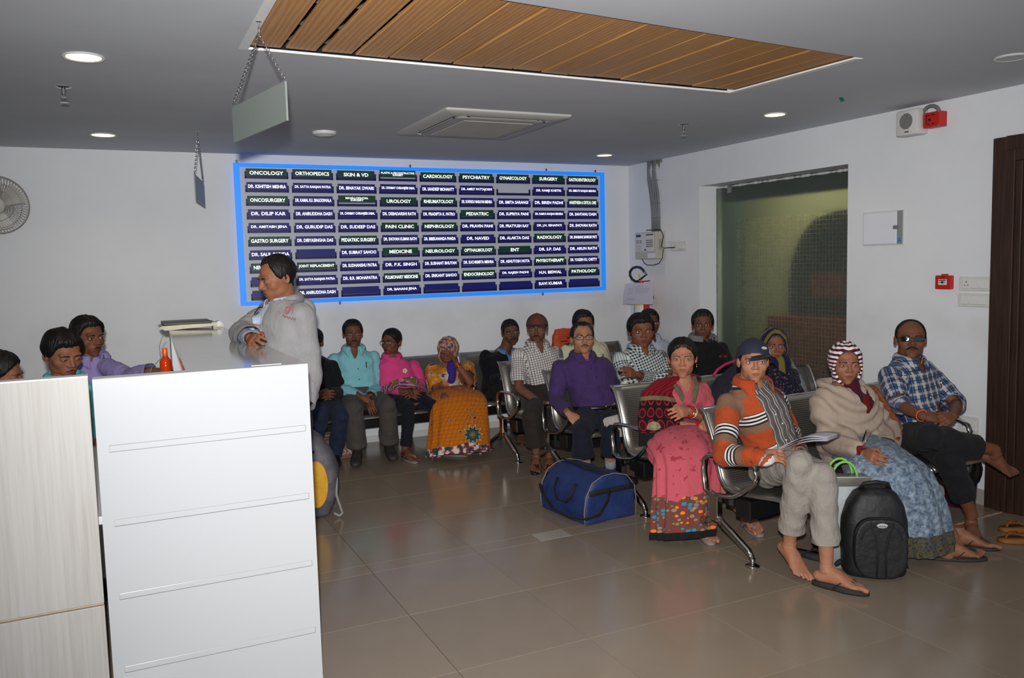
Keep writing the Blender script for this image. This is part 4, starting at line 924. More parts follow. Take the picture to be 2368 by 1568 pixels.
# ------------------------------------------------------------------ people: heads
def smin(a, b, k):
    h = np.clip(0.5 + 0.5 * (b - a) / k, 0, 1); return b + (a - b) * h - k * h * (1 - h)
def smax(a, b, k): return -smin(-a, -b, k)
def sd_ell(p, c, r):
    q = (p - np.array(c)) / np.array(r); n = np.sqrt((q * q).sum(-1)); g_ = np.sqrt(((q / np.array(r)) ** 2).sum(-1))
    return n * (n - 1.0) / (g_ + 1e-9)
def sd_cap(p, a, b, ra, rb):
    a, b = np.array(a), np.array(b); ab = b - a; t = np.clip(((p - a) @ ab) / (ab @ ab), 0, 1)
    return np.sqrt(((p - (a + t[..., None] * ab)) ** 2).sum(-1)) - (ra + (rb - ra) * t)
def head_sdf(p):
    q = p.copy(); q[..., 0] = np.abs(q[..., 0])                    # symmetric
    d = sd_ell(q, (0, -0.014, 0.030), (0.0745, 0.096, 0.086))      # cranium
    d = smin(d, sd_ell(q, (0, 0.020, -0.038), (0.0575, 0.066, 0.074)), 0.030)   # face
    d = smin(d, sd_ell(q, (0.031, 0.000, -0.068), (0.021, 0.036, 0.024)), 0.030)  # jaw corner
    d = smin(d, sd_ell(q, (0, 0.064, -0.100), (0.020, 0.016, 0.015)), 0.024)   # chin
    d = smin(d, sd_ell(q, (0.041, 0.052, -0.024), (0.022, 0.022, 0.022)), 0.022)  # cheekbone
    d = smin(d, sd_ell(q, (0.027, 0.076, 0.023), (0.026, 0.014, 0.010)), 0.016)   # brow
    d = smin(d, sd_ell(q, (0, 0.066, -0.062), (0.033, 0.024, 0.027)), 0.018)   # muzzle
    d = smax(d, -sd_ell(q, (0.0325, 0.101, 0.001), (0.021, 0.019, 0.0125)), 0.012)   # eye socket
    d = smin(d, sd_ell(q, (0.0325, 0.0735, 0.001), (0.0165, 0.0145, 0.0125)), 0.004)   # eyeball under lids
    d = smin(d, sd_cap(q, (0, 0.083, 0.014), (0, 0.1055, -0.026), 0.0075, 0.0105), 0.010)   # nose
    d = smin(d, sd_ell(q, (0.0135, 0.0935, -0.032), (0.0085, 0.011, 0.0075)), 0.006)   # nostril wing
    d = smin(d, sd_ell(q, (0, 0.0840, -0.0565), (0.0215, 0.0105, 0.0052)), 0.005)   # lips
    d = smin(d, sd_ell(q, (0, 0.0825, -0.0690), (0.0180, 0.0110, 0.0062)), 0.005)
    d = smax(d, -sd_ell(q, (0, 0.0980, -0.0625), (0.024, 0.010, 0.0016)), 0.003)   # mouth line
    return d
HC0 = np.array([0, 0.0, -0.005])
def hsurf(dirs, inner=None):
    """outermost skin point of the standard head along directions from its centre"""
    d = dirs / np.linalg.norm(dirs, axis=-1, keepdims=True); t = np.full(d.shape[:-1], 0.20)
    for _ in range(46):
        t = t - np.clip(head_sdf(HC0 + d * t[..., None]), -0.05, 0.05) * 0.8
    return HC0 + d * t[..., None]
def azel(az, el): return np.stack([np.sin(az) * np.cos(el), np.cos(az) * np.cos(el), np.sin(el)], -1)
_az = np.concatenate([np.linspace(-60, 60, 58), np.linspace(60, 300, 48)[1:-1]]); _el = np.concatenate([np.linspace(-88, -56, 10), np.linspace(-55, 30, 58), np.linspace(33, 88, 18)])
AZ, EL = np.meshgrid(np.radians(_az), np.radians(_el)); HDIR = azel(AZ, EL); HEADP = hsurf(HDIR)
NEL, NAZ = AZ.shape
_zr = np.concatenate([HEADP.reshape(-1, 3), hsurf(np.array([[0, 0, -1.0], [0, 0, 1.0]]))])
def _hf():
    f = []
    for j in range(NEL - 1):
        for i in range(NAZ): f.append((j * NAZ + i, j * NAZ + (i + 1) % NAZ, (j + 1) * NAZ + (i + 1) % NAZ, (j + 1) * NAZ + i))
    n = NEL * NAZ
    for i in range(NAZ): f.append((n, (i + 1) % NAZ, i)); f.append((n + 1, (NEL - 1) * NAZ + i, (NEL - 1) * NAZ + (i + 1) % NAZ))
    return f
HFACES = _hf()
AZW = (np.degrees(AZ) + 180) % 360 - 180
def patch(cx, cy, pts2, off, th=0.0):
    """a small skin-hugging patch; pts2: rows of (x, z) in face coordinates, projected on the front of the face"""
    P = np.array(pts2, float)
    t = np.full(P.shape[:-1], 0.16); q = np.stack([P[..., 0], t, P[..., 1]], -1)
    for _ in range(40): q[..., 1] -= np.clip(head_sdf(q), -0.04, 0.04) * 0.7
    q[..., 1] += off
    return q
def patch_g(P):
    g = G(); nv, nu = P.shape[:2]
    g.add(P.reshape(-1, 3), [(j * nu + i, j * nu + i + 1, (j + 1) * nu + i + 1, (j + 1) * nu + i) for j in range(nv - 1) for i in range(nu - 1)]); return g
def lens_shape(cx, cz, w, up, lo, n=13, m=5, tilt=0.0):
    """almond between two arcs"""
    r = []
    for j in range(m):
        v = j / (m - 1); row = []
        for i in range(n):
            u = -1 + 2 * i / (n - 1); e = 1 - abs(u) ** 2.2
            row.append((cx + u * w, cz + tilt * u * w * np.sign(cx if cx else 1) + (-lo + (up + lo) * v) * e))
        r.append(row)
    return r
def ear_geo():
    g = G()
    for s in (-1, 1):
        def fn(u, v):
            a = 2 * PI * u; r = v
            x = 0.011 * (1 - (1 - r) * 0.9) + 0.004 * math.sin(PI * r); y = 0.019 * r * math.cos(a) - 0.004; z = 0.031 * r * math.sin(a) * (1.0 if math.sin(a) > 0 else 0.95)
            if r > 0.99: x = 0.0
            return (s * (0.070 + x + 0.004 * max(0, -math.cos(a)) * r), -0.012 + y, -0.006 + z)
        g.grid(fn, 18, 7, wrapu=True)
    return g
EARS = ear_geo()
def hairline(kind):
    """lowest elevation (degrees) that hair covers, per azimuth"""
    K = {'short': [(0, 44), (25, 46), (42, 43), (54, 30), (64, 14), (76, 2), (84, -6), (92, 4), (105, -20), (130, -34), (180, -36)],
         'full': [(0, 38), (25, 40), (42, 38), (55, 24), (66, 8), (78, -4), (84, -10), (92, 2), (105, -22), (130, -36), (180, -38)],
         'receding': [(0, 54), (22, 60), (40, 58), (55, 34), (66, 12), (80, -4), (92, 2), (105, -22), (130, -36), (180, -38)],
         'bald': [(0, 86), (50, 80), (66, 40), (74, 12), (84, -4), (92, 4), (105, -22), (130, -36), (180, -38)],
         'woman': [(0, 45), (20, 40), (40, 30), (60, 10), (74, -6), (86, -16), (98, -26), (120, -44), (180, -52)],
         'none': [(0, 99), (180, 99)]}[kind]
    a, b = zip(*K); return np.interp(np.abs(AZW), a, b)
def hair_geo(kind, th, seed=0, side=0.0):
    HL = hairline(kind); E = np.degrees(EL) - HL
    rs = np.random.RandomState(seed)
    ph = rs.uniform(0, 6.28, 6)
    jag = 0.9 * np.sin(np.radians(AZW) * 17 + ph[0]) + 0.6 * np.sin(np.radians(AZW) * 41 + ph[1]) + 4.0 * side * np.sin(np.radians(AZW))
    k = np.clip((E + jag) / 13.0, 0, 1); k = k * k * (3 - 2 * k)
    lump = 1 + 0.16 * np.sin(np.radians(AZW) * 5 + ph[2]) * np.cos(EL * 6 + ph[3]) + 0.05 * np.sin(np.radians(AZW) * 37 + 4 * EL + ph[4])
    top = 0.38 + 0.62 * np.clip((np.degrees(EL) + 10) / 60, 0, 1)
    if kind == 'woman':
        part = np.exp(-(np.abs(AZW) / 9.0) ** 2) * (np.degrees(EL) < 89); lump = lump * (1 - 0.40 * part)
    off = -0.006 + (th * top * lump + 0.006) * k + side * 0.006 * np.sin(AZ) * k
    P = HEADP + HDIR * off[..., None]
    keep = (E + jag) > -5
    g = G(); idx = -np.ones(NEL * NAZ, int); V = P.reshape(-1, 3); fl = []
    kf = keep.reshape(-1)
    for f in HFACES[:(NEL - 1) * NAZ]:
        if all(kf[i] for i in f): fl.append(f)
    topv = len(V); V = np.vstack([V, V[(NEL - 1) * NAZ:].mean(0)])
    if kind != 'bald':
        for i in range(NAZ): fl.append((topv, (NEL - 1) * NAZ + i, (NEL - 1) * NAZ + (i + 1) % NAZ))
    g.add(V, fl); return g
def compact(g):
    used = sorted({i for f in g.f for i in f}); mp = {o: n for n, o in enumerate(used)}
    g.v = [g.v[i] for i in used]; g.f = [tuple(mp[i] for i in f) for f in g.f]; return g

def skin_mat(name, rgb):
    if name in _MC: return _MC[name]
    t = NT(name); v = t.coord(); f = t.noise(v, 26.0, 4.0, 0.6); c = np.array(lin(rgb)[:3])
    t.col(t.ramp(f, [(0.3, tuple(c * 0.86) + (1,)), (0.7, tuple(np.minimum(c * 1.12, 1)) + (1,))]))
    t.set(rough=0.55, spec=0.28); t.bump(t.noise(v, 260.0, 2.0), 0.0005)
    _MC[name] = t.m; return t.m
def hair_mat(name, rgb):
    if name in _MC: return _MC[name]
    t = NT(name); v = t.coord(); f = t.noise(v, 60.0, 3.0, 0.6, dim=(1, 1, 0.25)); c = np.array(lin(rgb)[:3])
    t.col(t.ramp(f, [(0.3, tuple(c * 0.5) + (1,)), (0.75, tuple(np.minimum(c * 1.6, 1)) + (1,))])); t.set(rough=0.55, spec=0.3); t.bump(f, 0.006)
    _MC[name] = t.m; return t.m
HAIRB = hair_mat('black_hair', (17, 14, 13)); HAIRG = hair_mat('grey_hair', (150, 146, 142)); HAIRS = hair_mat('salt_hair', (62, 58, 56))
EYEW = mat('eye_white', (168, 158, 150), 0.3); IRIS = mat('dark_iris', (26, 15, 10), 0.15); LASH = mat('lash_line', (16, 11, 9), 0.6); REDM = mat('red_vermilion', (168, 12, 20), 0.6); GOLD = mat('gold_metal', (200, 150, 52), 0.25, 1.0)

def rotz(a): c, s = math.cos(a), math.sin(a); return np.array([[c, -s, 0], [s, c, 0], [0, 0, 1]])
def basis(f, up=(0, 0, 1)):
    """columns: x = f x up, y = f, z = up made square"""
    f = np.array(f, float); f /= np.linalg.norm(f); x = np.cross(f, up); x /= np.linalg.norm(x); return np.stack([x, f, np.cross(x, f)], 1)
def head_frame(c, yaw=0, pitch=0, roll=0):
    """frame of a head at c: yaw 0 faces the camera, plus turns towards the right of the picture; pitch up"""
    d = CAMP - np.array(c); d[2] = 0; d /= np.linalg.norm(d); f = rotz(math.radians(yaw)) @ d
    pr = math.radians(pitch); f3 = f * math.cos(pr) + np.array([0, 0, math.sin(pr)]); B = basis(f3)
    r = math.radians(roll); return B @ np.array([[math.cos(r), 0, math.sin(r)], [0, 1, 0], [-math.sin(r), 0, math.cos(r)]])

def remesh(g, vox, sm=3, fac=0.5):
    me = bpy.data.meshes.new('tmp'); me.from_pydata(g.v, [], g.f); o = bpy.data.objects.new('tmp', me); COL.objects.link(o)
    m = o.modifiers.new('r', 'REMESH'); m.mode = 'VOXEL'; m.voxel_size = vox
    if sm: s = o.modifiers.new('s', 'SMOOTH'); s.iterations = sm; s.factor = fac
    dg = bpy.context.evaluated_depsgraph_get(); e = o.evaluated_get(dg); m2 = e.to_mesh()
    v = np.empty(len(m2.vertices) * 3, np.float32); m2.vertices.foreach_get('co', v); f = np.empty(len(m2.loops), np.int32); m2.loops.foreach_get('vertex_index', f); f = f.reshape(-1, 4)
    e.to_mesh_clear(); bpy.data.objects.remove(o); bpy.data.meshes.remove(me)
    return v.reshape(-1, 3).astype(float), f
def loft(g, C, U, Wd, a, b, n=22, pw=2.3):
    """closed superellipse loft; C centres, U / Wd unit axes, a / b half sizes"""
    V = []
    for c, u, w_, p, q in zip(C, U, Wd, a, b):
        for k in range(n):
            t = 2 * PI * k / n; ct, st = math.cos(t), math.sin(t)
            V.append(np.array(c) + np.array(u) * p * math.copysign(abs(ct) ** (2 / pw), ct) + np.array(w_) * q * math.copysign(abs(st) ** (2 / pw), st))
    m = len(C); F = [(i * n + k, i * n + (k + 1) % n, (i + 1) * n + (k + 1) % n, (i + 1) * n + k) for i in range(m - 1) for k in range(n)] + [tuple(range(n))[::-1], tuple((m - 1) * n + k for k in range(n))]
    return g.add(V, F)
def limb(g, pts, rad, n=14):
    """tapered limb with round joints"""
    P = [np.array(p, float) for p in pts]
    Q = []; R = []
    for i in range(len(P) - 1):
        for t in (0.0, 0.33, 0.66): Q.append(P[i] * (1 - t) + P[i + 1] * t); R.append(rad[i] * (1 - t) + rad[i + 1] * t)
    Q.append(P[-1]); R.append(rad[-1])
    g.tube(Q, R, n)
    for p, r in zip(P, rad): g.ell(p, (r, r, r), 12, 8)
    return g

# ---- hands and feet (shared shapes)
def hand_geo(curl, spread=1.0):
    g = G(); g.tube([(0, -0.02, 0), (0, 0.01, 0), (0, 0.04, 0.0), (0.002, 0.075, 0), (0.002, 0.088, 0)], [(0.024, 0.018), (0.028, 0.017), (0.038, 0.016), (0.041, 0.014), (0.038, 0.011)], 14)
    for k, (x, L, r) in enumerate(((0.030, 0.072, 0.0088), (0.010, 0.080, 0.0092), (-0.010, 0.074, 0.0088), (-0.029, 0.058, 0.0078))):
        p = np.array([x, 0.082, 0.0]); sp = math.radians((1.4 - k) * 5 * spread); a = 0.10 + curl * 0.55; pts = [p - np.array([0, 0.012, 0])]; pts.append(p)
        for s in (0.45, 0.32, 0.25):
            dr = np.array([math.sin(sp) * math.cos(a), math.cos(sp) * math.cos(a), -math.sin(a)]); p = p + dr * L * s; pts.append(p); a += curl * (0.95 if s > 0.4 else 0.7)
        limb(g, pts, [r * 1.1, r * 1.08, r, r * 0.92, r * 0.80], 10)
    th = [np.array([0.020, 0.012, -0.004]), np.array([0.040, 0.038, -0.010]), np.array([0.052, 0.066, -0.016 - 0.012 * curl]), np.array([0.052 - 0.020 * curl, 0.090, -0.020 - 0.016 * curl])]
    limb(g, th, [0.014, 0.0125, 0.0105, 0.0085], 10)
    return remesh(g, 0.0036, 3)
HANDS = {}
def hand(curl):
    if curl not in HANDS: HANDS[curl] = hand_geo(curl)
    return HANDS[curl]
def foot_geo(toes=True):
    g = G(); g.tube([(0, 0.0, 0.022), (0, 0.0, 0.0), (0, 0.004, -0.02)], [0.031, 0.034, 0.037], 14)
    g.ell((0, -0.028, -0.048), (0.031, 0.036, 0.028), 14, 10)
    loft(g, [(0, -0.03, -0.048), (0, 0.02, -0.034), (0, 0.06, -0.040), (0.002, 0.10, -0.052), (0.004, 0.135, -0.060), (0.004, 0.152, -0.063)], [(1, 0, 0)] * 6, [(0, 0, 1)] * 6, [0.030, 0.034, 0.038, 0.044, 0.046, 0.042], [0.028, 0.042, 0.036, 0.024, 0.015, 0.011])
    g.ell((0, 0.02, -0.022), (0.030, 0.05, 0.03), 12, 8)
    for k, (x, L, r) in enumerate(((0.0345, 0.046, 0.0118), (0.0135, 0.044, 0.0074), (-0.0045, 0.038, 0.0070), (-0.0215, 0.031, 0.0068), (-0.0375, 0.022, 0.0068))):
        y0 = 0.150 - 0.008 * k; limb(g, [(x * 0.95, y0 - 0.02, -0.060), (x, y0 + L * 0.5, -0.057), (x, y0 + L, -0.064)], [r, r, r * 1.05], 10)
    v, f = remesh(g, 0.0034, 2); return v, f
FOOT = foot_geo()
def shoe_geo():
    g = G(); loft(g, [(0, -0.075, -0.04), (0, -0.05, -0.025), (0, 0.0, -0.015), (0, 0.06, -0.030), (0, 0.12, -0.045), (0, 0.18, -0.052), (0, 0.205, -0.058)], [(1, 0, 0)] * 7, [(0, 0, 1)] * 7, [0.024, 0.036, 0.040, 0.044, 0.048, 0.042, 0.022], [0.032, 0.052, 0.060, 0.046, 0.031, 0.024, 0.014])
    g.tube([(0, 0.0, 0.010), (0, 0.005, -0.03)], [0.040, 0.046], 14); return remesh(g, 0.006, 3)
SHOE = shoe_geo()
def place(vf, o, y, x, s=1.0):
    """put a hand/foot shape at o: y = pointing direction, x = thumb / big-toe side"""
    y = np.array(y, float); y /= np.linalg.norm(y); x = np.array(x, float); x = x - y * (x @ y); x /= np.linalg.norm(x)
    return vf[0], vf[1], x, y, o, s
# ------------------------------------------------------------------ people: bodies and clothes
def N(v):
    v = np.array(v, float); return v / (np.linalg.norm(v) + 1e-12)
UPZ = np.array([0, 0, 1.0])
def seated(hx, hy, head, yaw=0.0, sw=0.185, seat=0.36, legs=0.10, sc=1.0, lean=0.0, **over):
    """joints of a seated figure; head = (px, py, Y); yaw turns the body from facing -Y towards the right of the picture"""
    R = rotz(math.radians(yaw)); f = R @ np.array([0, -1.0, 0]); s = R @ np.array([1.0, 0, 0])
    J = {'f': f, 's': s, 'base': np.array([hx, hy, 0.0])}
    J['pel'] = np.array([hx, hy, seat + 0.10])
    J['head'] = at(*head); J['neck'] = J['head'] + np.array([0, 0, -0.100]) * sc - f * 0.016; J['sm'] = J['neck'] - UPZ * 0.040
    for k, e in (('l', -1), ('r', 1)):
        J['s' + k] = J['sm'] + s * e * (sw - 0.024) - UPZ * 0.074
        J['e' + k] = J['s' + k] + s * e * 0.045 + f * 0.05 - UPZ * 0.225 * sc
        J['w' + k] = J['pel'] + f * 0.27 + s * e * 0.055 + UPZ * 0.115
        J['h' + k] = J['pel'] + s * e * 0.085
        J['k' + k] = J['pel'] + s * e * legs + f * 0.41 * sc + UPZ * (0.46 - J['pel'][2])
        a = J['k' + k] + f * 0.02; a[2] = 0.085; J['a' + k] = a; J['t' + k] = a + f * 0.2 + s * e * 0.04
    for k, v in over.items():
        J[k] = at(*v) if isinstance(v, tuple) else np.array(v, float)
    return J
def torso_sections(J, off=0.0, w=1.0, d=1.0, belly=0.0, bust=0.0):
    up = N(J['sm'] - J['pel']); L = np.linalg.norm(J['sm'] - J['pel'])
    sh = N(J['sr'] - J['sl']); hp = N(J['hr'] - J['hl']); halfs = np.linalg.norm(J['sr'] - J['sl']) / 2
    T = [-0.16, -0.05, 0.12, 0.32, 0.52, 0.72, 0.86, 0.97, 1.06]
    A = [0.140, 0.165, 0.162, 0.150, 0.152, halfs * 0.95, halfs * 1.0, halfs * 0.66, 0.064]; Bd = [0.095, 0.115, 0.116, 0.108, 0.112, 0.114, 0.100, 0.078, 0.060]
    C, U, Wd, a, b = [], [], [], [], []
    for t, p, q in zip(T, A, Bd):
        k = min(max(t, 0), 1); u = N(hp * (1 - k) + sh * k); wd = N(np.cross(u, up)); wd = wd if wd @ J['f'] > 0 else -wd
        bl = belly * math.exp(-((t - 0.25) / 0.22) ** 2) + bust * math.exp(-((t - 0.66) / 0.13) ** 2)
        c = J['pel'] * (1 - t) + J['sm'] * t + wd * bl * 0.6
        C.append(c); U.append(u); Wd.append(wd); a.append(p * w + off + bl * 0.25); b.append(q * d + off + bl * 0.5)
    return C, U, Wd, a, b
def add_torso(g, J, off=0.0, w=1.0, d=1.0, belly=0.0, bust=0.0, lo=0, hi=9):
    C, U, Wd, a, b = torso_sections(J, off, w, d, belly, bust)
    loft(g, C[lo:hi], U[lo:hi], Wd[lo:hi], a[lo:hi], b[lo:hi], 26)
def chain_cut(P, t):
    """first part of a polyline, t in 0..1 of its length"""
    P = [np.array(p) for p in P]; L = [np.linalg.norm(b - a) for a, b in zip(P, P[1:])]; s = t * sum(L); out = [P[0]]
    for a, b, l in zip(P, P[1:], L):
        if s <= l: out.append(a + (b - a) * (s / l)); return out
        out.append(b); s -= l
    return out
def arm_pts(J, k): return [J['s' + k], J['e' + k], J['w' + k]]
def body_geo(J, w=1.0, thin=1.0, belly=0.0, bust=0.0, legs=True):
    g = G(); add_torso(g, J, -0.006, w, 1.0, belly, bust)
    limb(g, [J['sm'] - UPZ * 0.01, J['neck'], J['neck'] * 0.45 + J['head'] * 0.55 - J['f'] * 0.008], [0.064 * w, 0.058 * w, 0.055 * w])
    for k in 'lr':
        S, E, Wp = arm_pts(J, k); limb(g, [S, S * 0.5 + E * 0.5, E, E * 0.6 + Wp * 0.4, Wp], [0.048 * w, 0.043 * thin, 0.037 * thin, 0.037 * thin, 0.0255])
        if legs:
            H, K, A = J['h' + k], J['k' + k], J['a' + k]; limb(g, [H, H * 0.5 + K * 0.5, K, K * 0.65 + A * 0.35, A + UPZ * 0.02, A], [0.080 * w, 0.068 * thin, 0.050 * thin, 0.048 * thin, 0.034, 0.034])
    return remesh(g, 0.012, 4)
def vnormals(v, f):
    n = np.zeros_like(v); q = f if isinstance(f, np.ndarray) else np.array([(a[0], a[1], a[2], a[-1]) for a in f]); fn = np.cross(v[q[:, 2]] - v[q[:, 0]], v[q[:, 3]] - v[q[:, 1]])
    for k in range(4): np.add.at(n, q[:, k], fn)
    return n / (np.linalg.norm(n, axis=1, keepdims=True) + 1e-12)
def wrinkle(v, f, amp, seed=0, scale=1.0):
    if amp <= 0: return v
    rs = np.random.RandomState(seed); h = np.zeros(len(v))
    for k in range(9):
        d = rs.normal(size=3); d[2] *= 1.4; d /= np.linalg.norm(d); fr = rs.uniform(28, 85) * scale; ph = rs.uniform(0, 6.28); w2 = rs.normal(size=3); w2 /= np.linalg.norm(w2)
        h += (1 - 2 * np.abs(np.sin(v @ d * fr * 0.5 + ph + 1.3 * np.sin(v @ w2 * 11 + ph)))) * rs.uniform(0.25, 0.55)
    return v + vnormals(v, f) * (h * amp * 0.55)[:, None]
def seg_dist(v, a, b):
    ab = b - a; t = np.clip(((v - a) @ ab) / (ab @ ab + 1e-12), 0, 1); q = a + t[:, None] * ab; return np.linalg.norm(v - q, axis=1), t
def chain_coord(v, P, ref):
    """distance to a polyline, length along it, and girth coordinate"""
    best = np.full(len(v), 9.0); al = np.zeros(len(v)); gi = np.zeros(len(v)); s = 0.0
    for a, b in zip(P, P[1:]):
        d, t = seg_dist(v, a, b); L = np.linalg.norm(b - a); T = (b - a) / (L + 1e-9); x = N(np.cross(T, ref)); y = np.cross(T, x); r = v - (a + t[:, None] * (b - a))
        m = d < best; best[m] = d[m]; al[m] = (s + t * L)[m]; gi[m] = (np.arctan2(r @ y, r @ x) * 0.06)[m]; s += L
    return best, al, gi
def garment_coords(v, J, kind):
    up = N(J['sm'] - J['pel']); gc = np.zeros((len(v), 3)); sd = N(J['sr'] - J['sl'])
    gc[:, 1] = (v - J['pel']) @ up; gc[:, 0] = (v - J['pel'] - gc[:, 1:2] * up) @ sd
    if kind == 'top':
        dt, tt = seg_dist(v, J['pel'], J['sm']); dt = dt - 0.115
        for k, idv in (('l', 1.0), ('r', 2.0)):
            P = arm_pts(J, k); P = [P[0] + (P[1] - P[0]) * 0.12] + P[1:]; d, al, gi = chain_coord(v, P, J['f']); m = (d - 0.045) < dt - 0.004
            gc[m, 0] = gi[m]; gc[m, 1] = (J['s' + k] - J['pel']) @ up + 0.03 - al[m]; gc[m, 2] = idv
    elif kind == 'legs':
        dl = []; 
        for k in 'lr': dl.append(chain_coord(v, [J['h' + k], J['k' + k], J['a' + k]], J['s']))
        m = dl[0][0] < dl[1][0]
        gc[:, 0] = np.where(m, dl[0][2], dl[1][2]); gc[:, 1] = np.where(m, dl[0][1], dl[1][1]); gc[:, 2] = np.where(m, 1.0, 2.0)
    return gc
def mesh_obj(name, v, f, mats, root, gc=None, mi=None, keep=None):
    """mesh object from world-space arrays; keep = boolean per face"""
    v = np.asarray(v, float)
    if isinstance(f, np.ndarray):
        if keep is not None: f = f[keep]
        lens = np.full(len(f), 4, np.int32); flat = f.ravel().astype(np.int64)
    else:
        if keep is not None: f = [q for q, k in zip(f, keep) if k]; mi = None if mi is None else [q for q, k in zip(mi, keep) if k]
        lens = np.fromiter(map(len, f), np.int32, len(f)); flat = np.fromiter(itertools.chain.from_iterable(f), np.int64, int(lens.sum()))
    used, flat = np.unique(flat, return_inverse=True)
    v = v[used]; off = np.array(root.location) if root is not None else 0.0
    me = bpy.data.meshes.new(name); me.vertices.add(len(v)); me.vertices.foreach_set('co', (v - off).astype(np.float32).ravel())
    me.loops.add(len(flat)); me.loops.foreach_set('vertex_index', flat.astype(np.int32).ravel()); me.polygons.add(len(lens))
    me.polygons.foreach_set('loop_start', np.concatenate([[0], np.cumsum(lens)[:-1]]).astype(np.int32)); me.polygons.foreach_set('loop_total', lens)
    for m in (mats if isinstance(mats, (list, tuple)) else [mats]): me.materials.append(m)
    if mi is not None: me.polygons.foreach_set('material_index', np.asarray(mi, np.int32))
    me.polygons.foreach_set('use_smooth', np.ones(len(lens), bool)); me.update(calc_edges=True)
    if gc is not None:
        at_ = me.attributes.new('gc', 'FLOAT_VECTOR', 'POINT'); at_.data.foreach_set('vector', np.asarray(gc[used], np.float32).ravel())
    o = bpy.data.objects.new(name, me); COL.objects.link(o)
    if root is not None: o.parent = root
    return o
def fcent(v, f): return v[f].mean(1)
def trim(v, f, m, al, cut, ax):
    """cut a sleeve or leg square at length cut; m = vertices of that limb"""
    ov = m & (al > cut); f = f[~ov[f].all(1)]; v = v.copy(); v[ov] -= ax * (al[ov] - cut)[:, None]; return v, f

def top_geo(J, off=0.012, w=1.0, d=1.0, belly=0.0, bust=0.0, sleeve=1.0, aoff=0.013, hem=0, vox=0.010, amp=0.0060, seed=1, cuff=0.0, sides='lr'):
    g = G(); add_torso(g, J, off, w, d, belly, bust, lo=hem)
    cuts = []
    for k in 'lr':
        if k not in sides: continue
        P = arm_pts(J, k); S, E, Wp = P; LA = np.linalg.norm(E - S) + np.linalg.norm(Wp - E)
        Q = chain_cut(P + [Wp + N(Wp - E) * 0.12], (max(sleeve, 0.12) * LA + 0.045) / (LA + 0.12)); R = 0.044 * w + aoff * 0.9
        if len(Q) == 2: limb(g, [S, S * 0.5 + Q[1] * 0.5, Q[1]], [R, 0.047 * w + aoff, 0.046 + aoff])
        else:
            B_ = Q[-1]; limb(g, [S, S * 0.5 + E * 0.5, E, E * 0.5 + B_ * 0.5, B_], [R, 0.045 * w + aoff, 0.040 + aoff, 0.036 + aoff, 0.029 + aoff * 0.8 + cuff])
        cuts.append((k, P + [Wp + N(Wp - E) * 0.12], max(sleeve, 0.12) * LA, N(Q[-1] - Q[-2])))
    v, f = remesh(g, vox, 4); gc = garment_coords(v, J, 'top')
    for (k, P, cut, ax) in cuts:
        d, al, gi = chain_coord(v, P, J['f']); v, f = trim(v, f, (gc[:, 2] == (1.0 if k == 'l' else 2.0)) & (d < 0.12), al, cut, ax)
    v = wrinkle(v, f, amp, seed)
    return v, f, gc
def neck_cut(v, f, J, depth=0.10, slope=0.5, top=-0.012, x0=0.0):
    """open the neck hole and a clean V below it; returns new verts and faces"""
    sd = N(J['sr'] - J['sl']); v = v.copy(); r = v - J['neck']; z = r @ UPZ; x = r @ sd - x0; rad = np.sqrt((r @ sd) ** 2 + (r @ J['f']) ** 2)
    hole = (z > top) & (rad < 0.13); f = f[~hole[f].all(1)]; v[hole] -= UPZ * (z[hole] - top)[:, None]
    if depth > 0:
        r = v - J['neck']; z = r @ UPZ; x = r @ sd - x0; fr = (v - J['sm']) @ J['f']; lim = (z + depth) * slope
        ins = (fr > 0.0) & (lim > 0) & (np.abs(x) < lim) & (rad < 0.26); f = f[~ins[f].all(1)]; t = np.where(x >= 0, lim, -lim) - x; v[ins] += sd * t[ins][:, None]
    return v, f
def strip_cut(v, f, gc, J, lo, hi, minf=0.02):
    """open a garment down the front between two lateral limits"""
    up = N(J['sm'] - J['pel']); sd = N(J['sr'] - J['sl']); y = (v - J['pel']) @ up; fr = (v - J['pel'] - y[:, None] * up) @ J['f']; x = gc[:, 0]
    ins = (gc[:, 2] < 0.5) & (fr > minf) & (x > lo) & (x < hi); f = f[~ins[f].all(1)]; v = v.copy(); t = np.where(x - lo < hi - x, lo, hi) - x; v[ins] += sd * t[ins][:, None]; return v, f
def collar_geo(J, r=0.066, h=0.035, tip=0.05, gap=24, lift=0.0):
    sd = N(J['sr'] - J['sl']); fw = J['f']; o = J['neck'] + UPZ * (-0.018 + lift); g = G(); n = 30
    def fn(u, v):
        a = math.radians(gap + (360 - 2 * gap) * u) ; fr = 0.5 + 0.5 * math.cos(a); e = math.exp(-(min(u, 1 - u) / 0.08) ** 2)
        prof = [(0.0, -0.008), (0.003, h * 0.6), (0.008, h), (0.020, h * 0.72), (0.030 + 0.012 * e, h * 0.12 - tip * e)]
        k = v * 4; i = min(int(k), 3); t = k - i; dr = prof[i][0] * (1 - t) + prof[i + 1][0] * t; dz = prof[i][1] * (1 - t) + prof[i + 1][1] * t
        rr = r + dr
        return o + sd * rr * 1.08 * math.sin(a) + fw * (rr * math.cos(a) + 0.012) + UPZ * (dz - 0.022 * fr)
    g.grid(fn, n, 9); return g
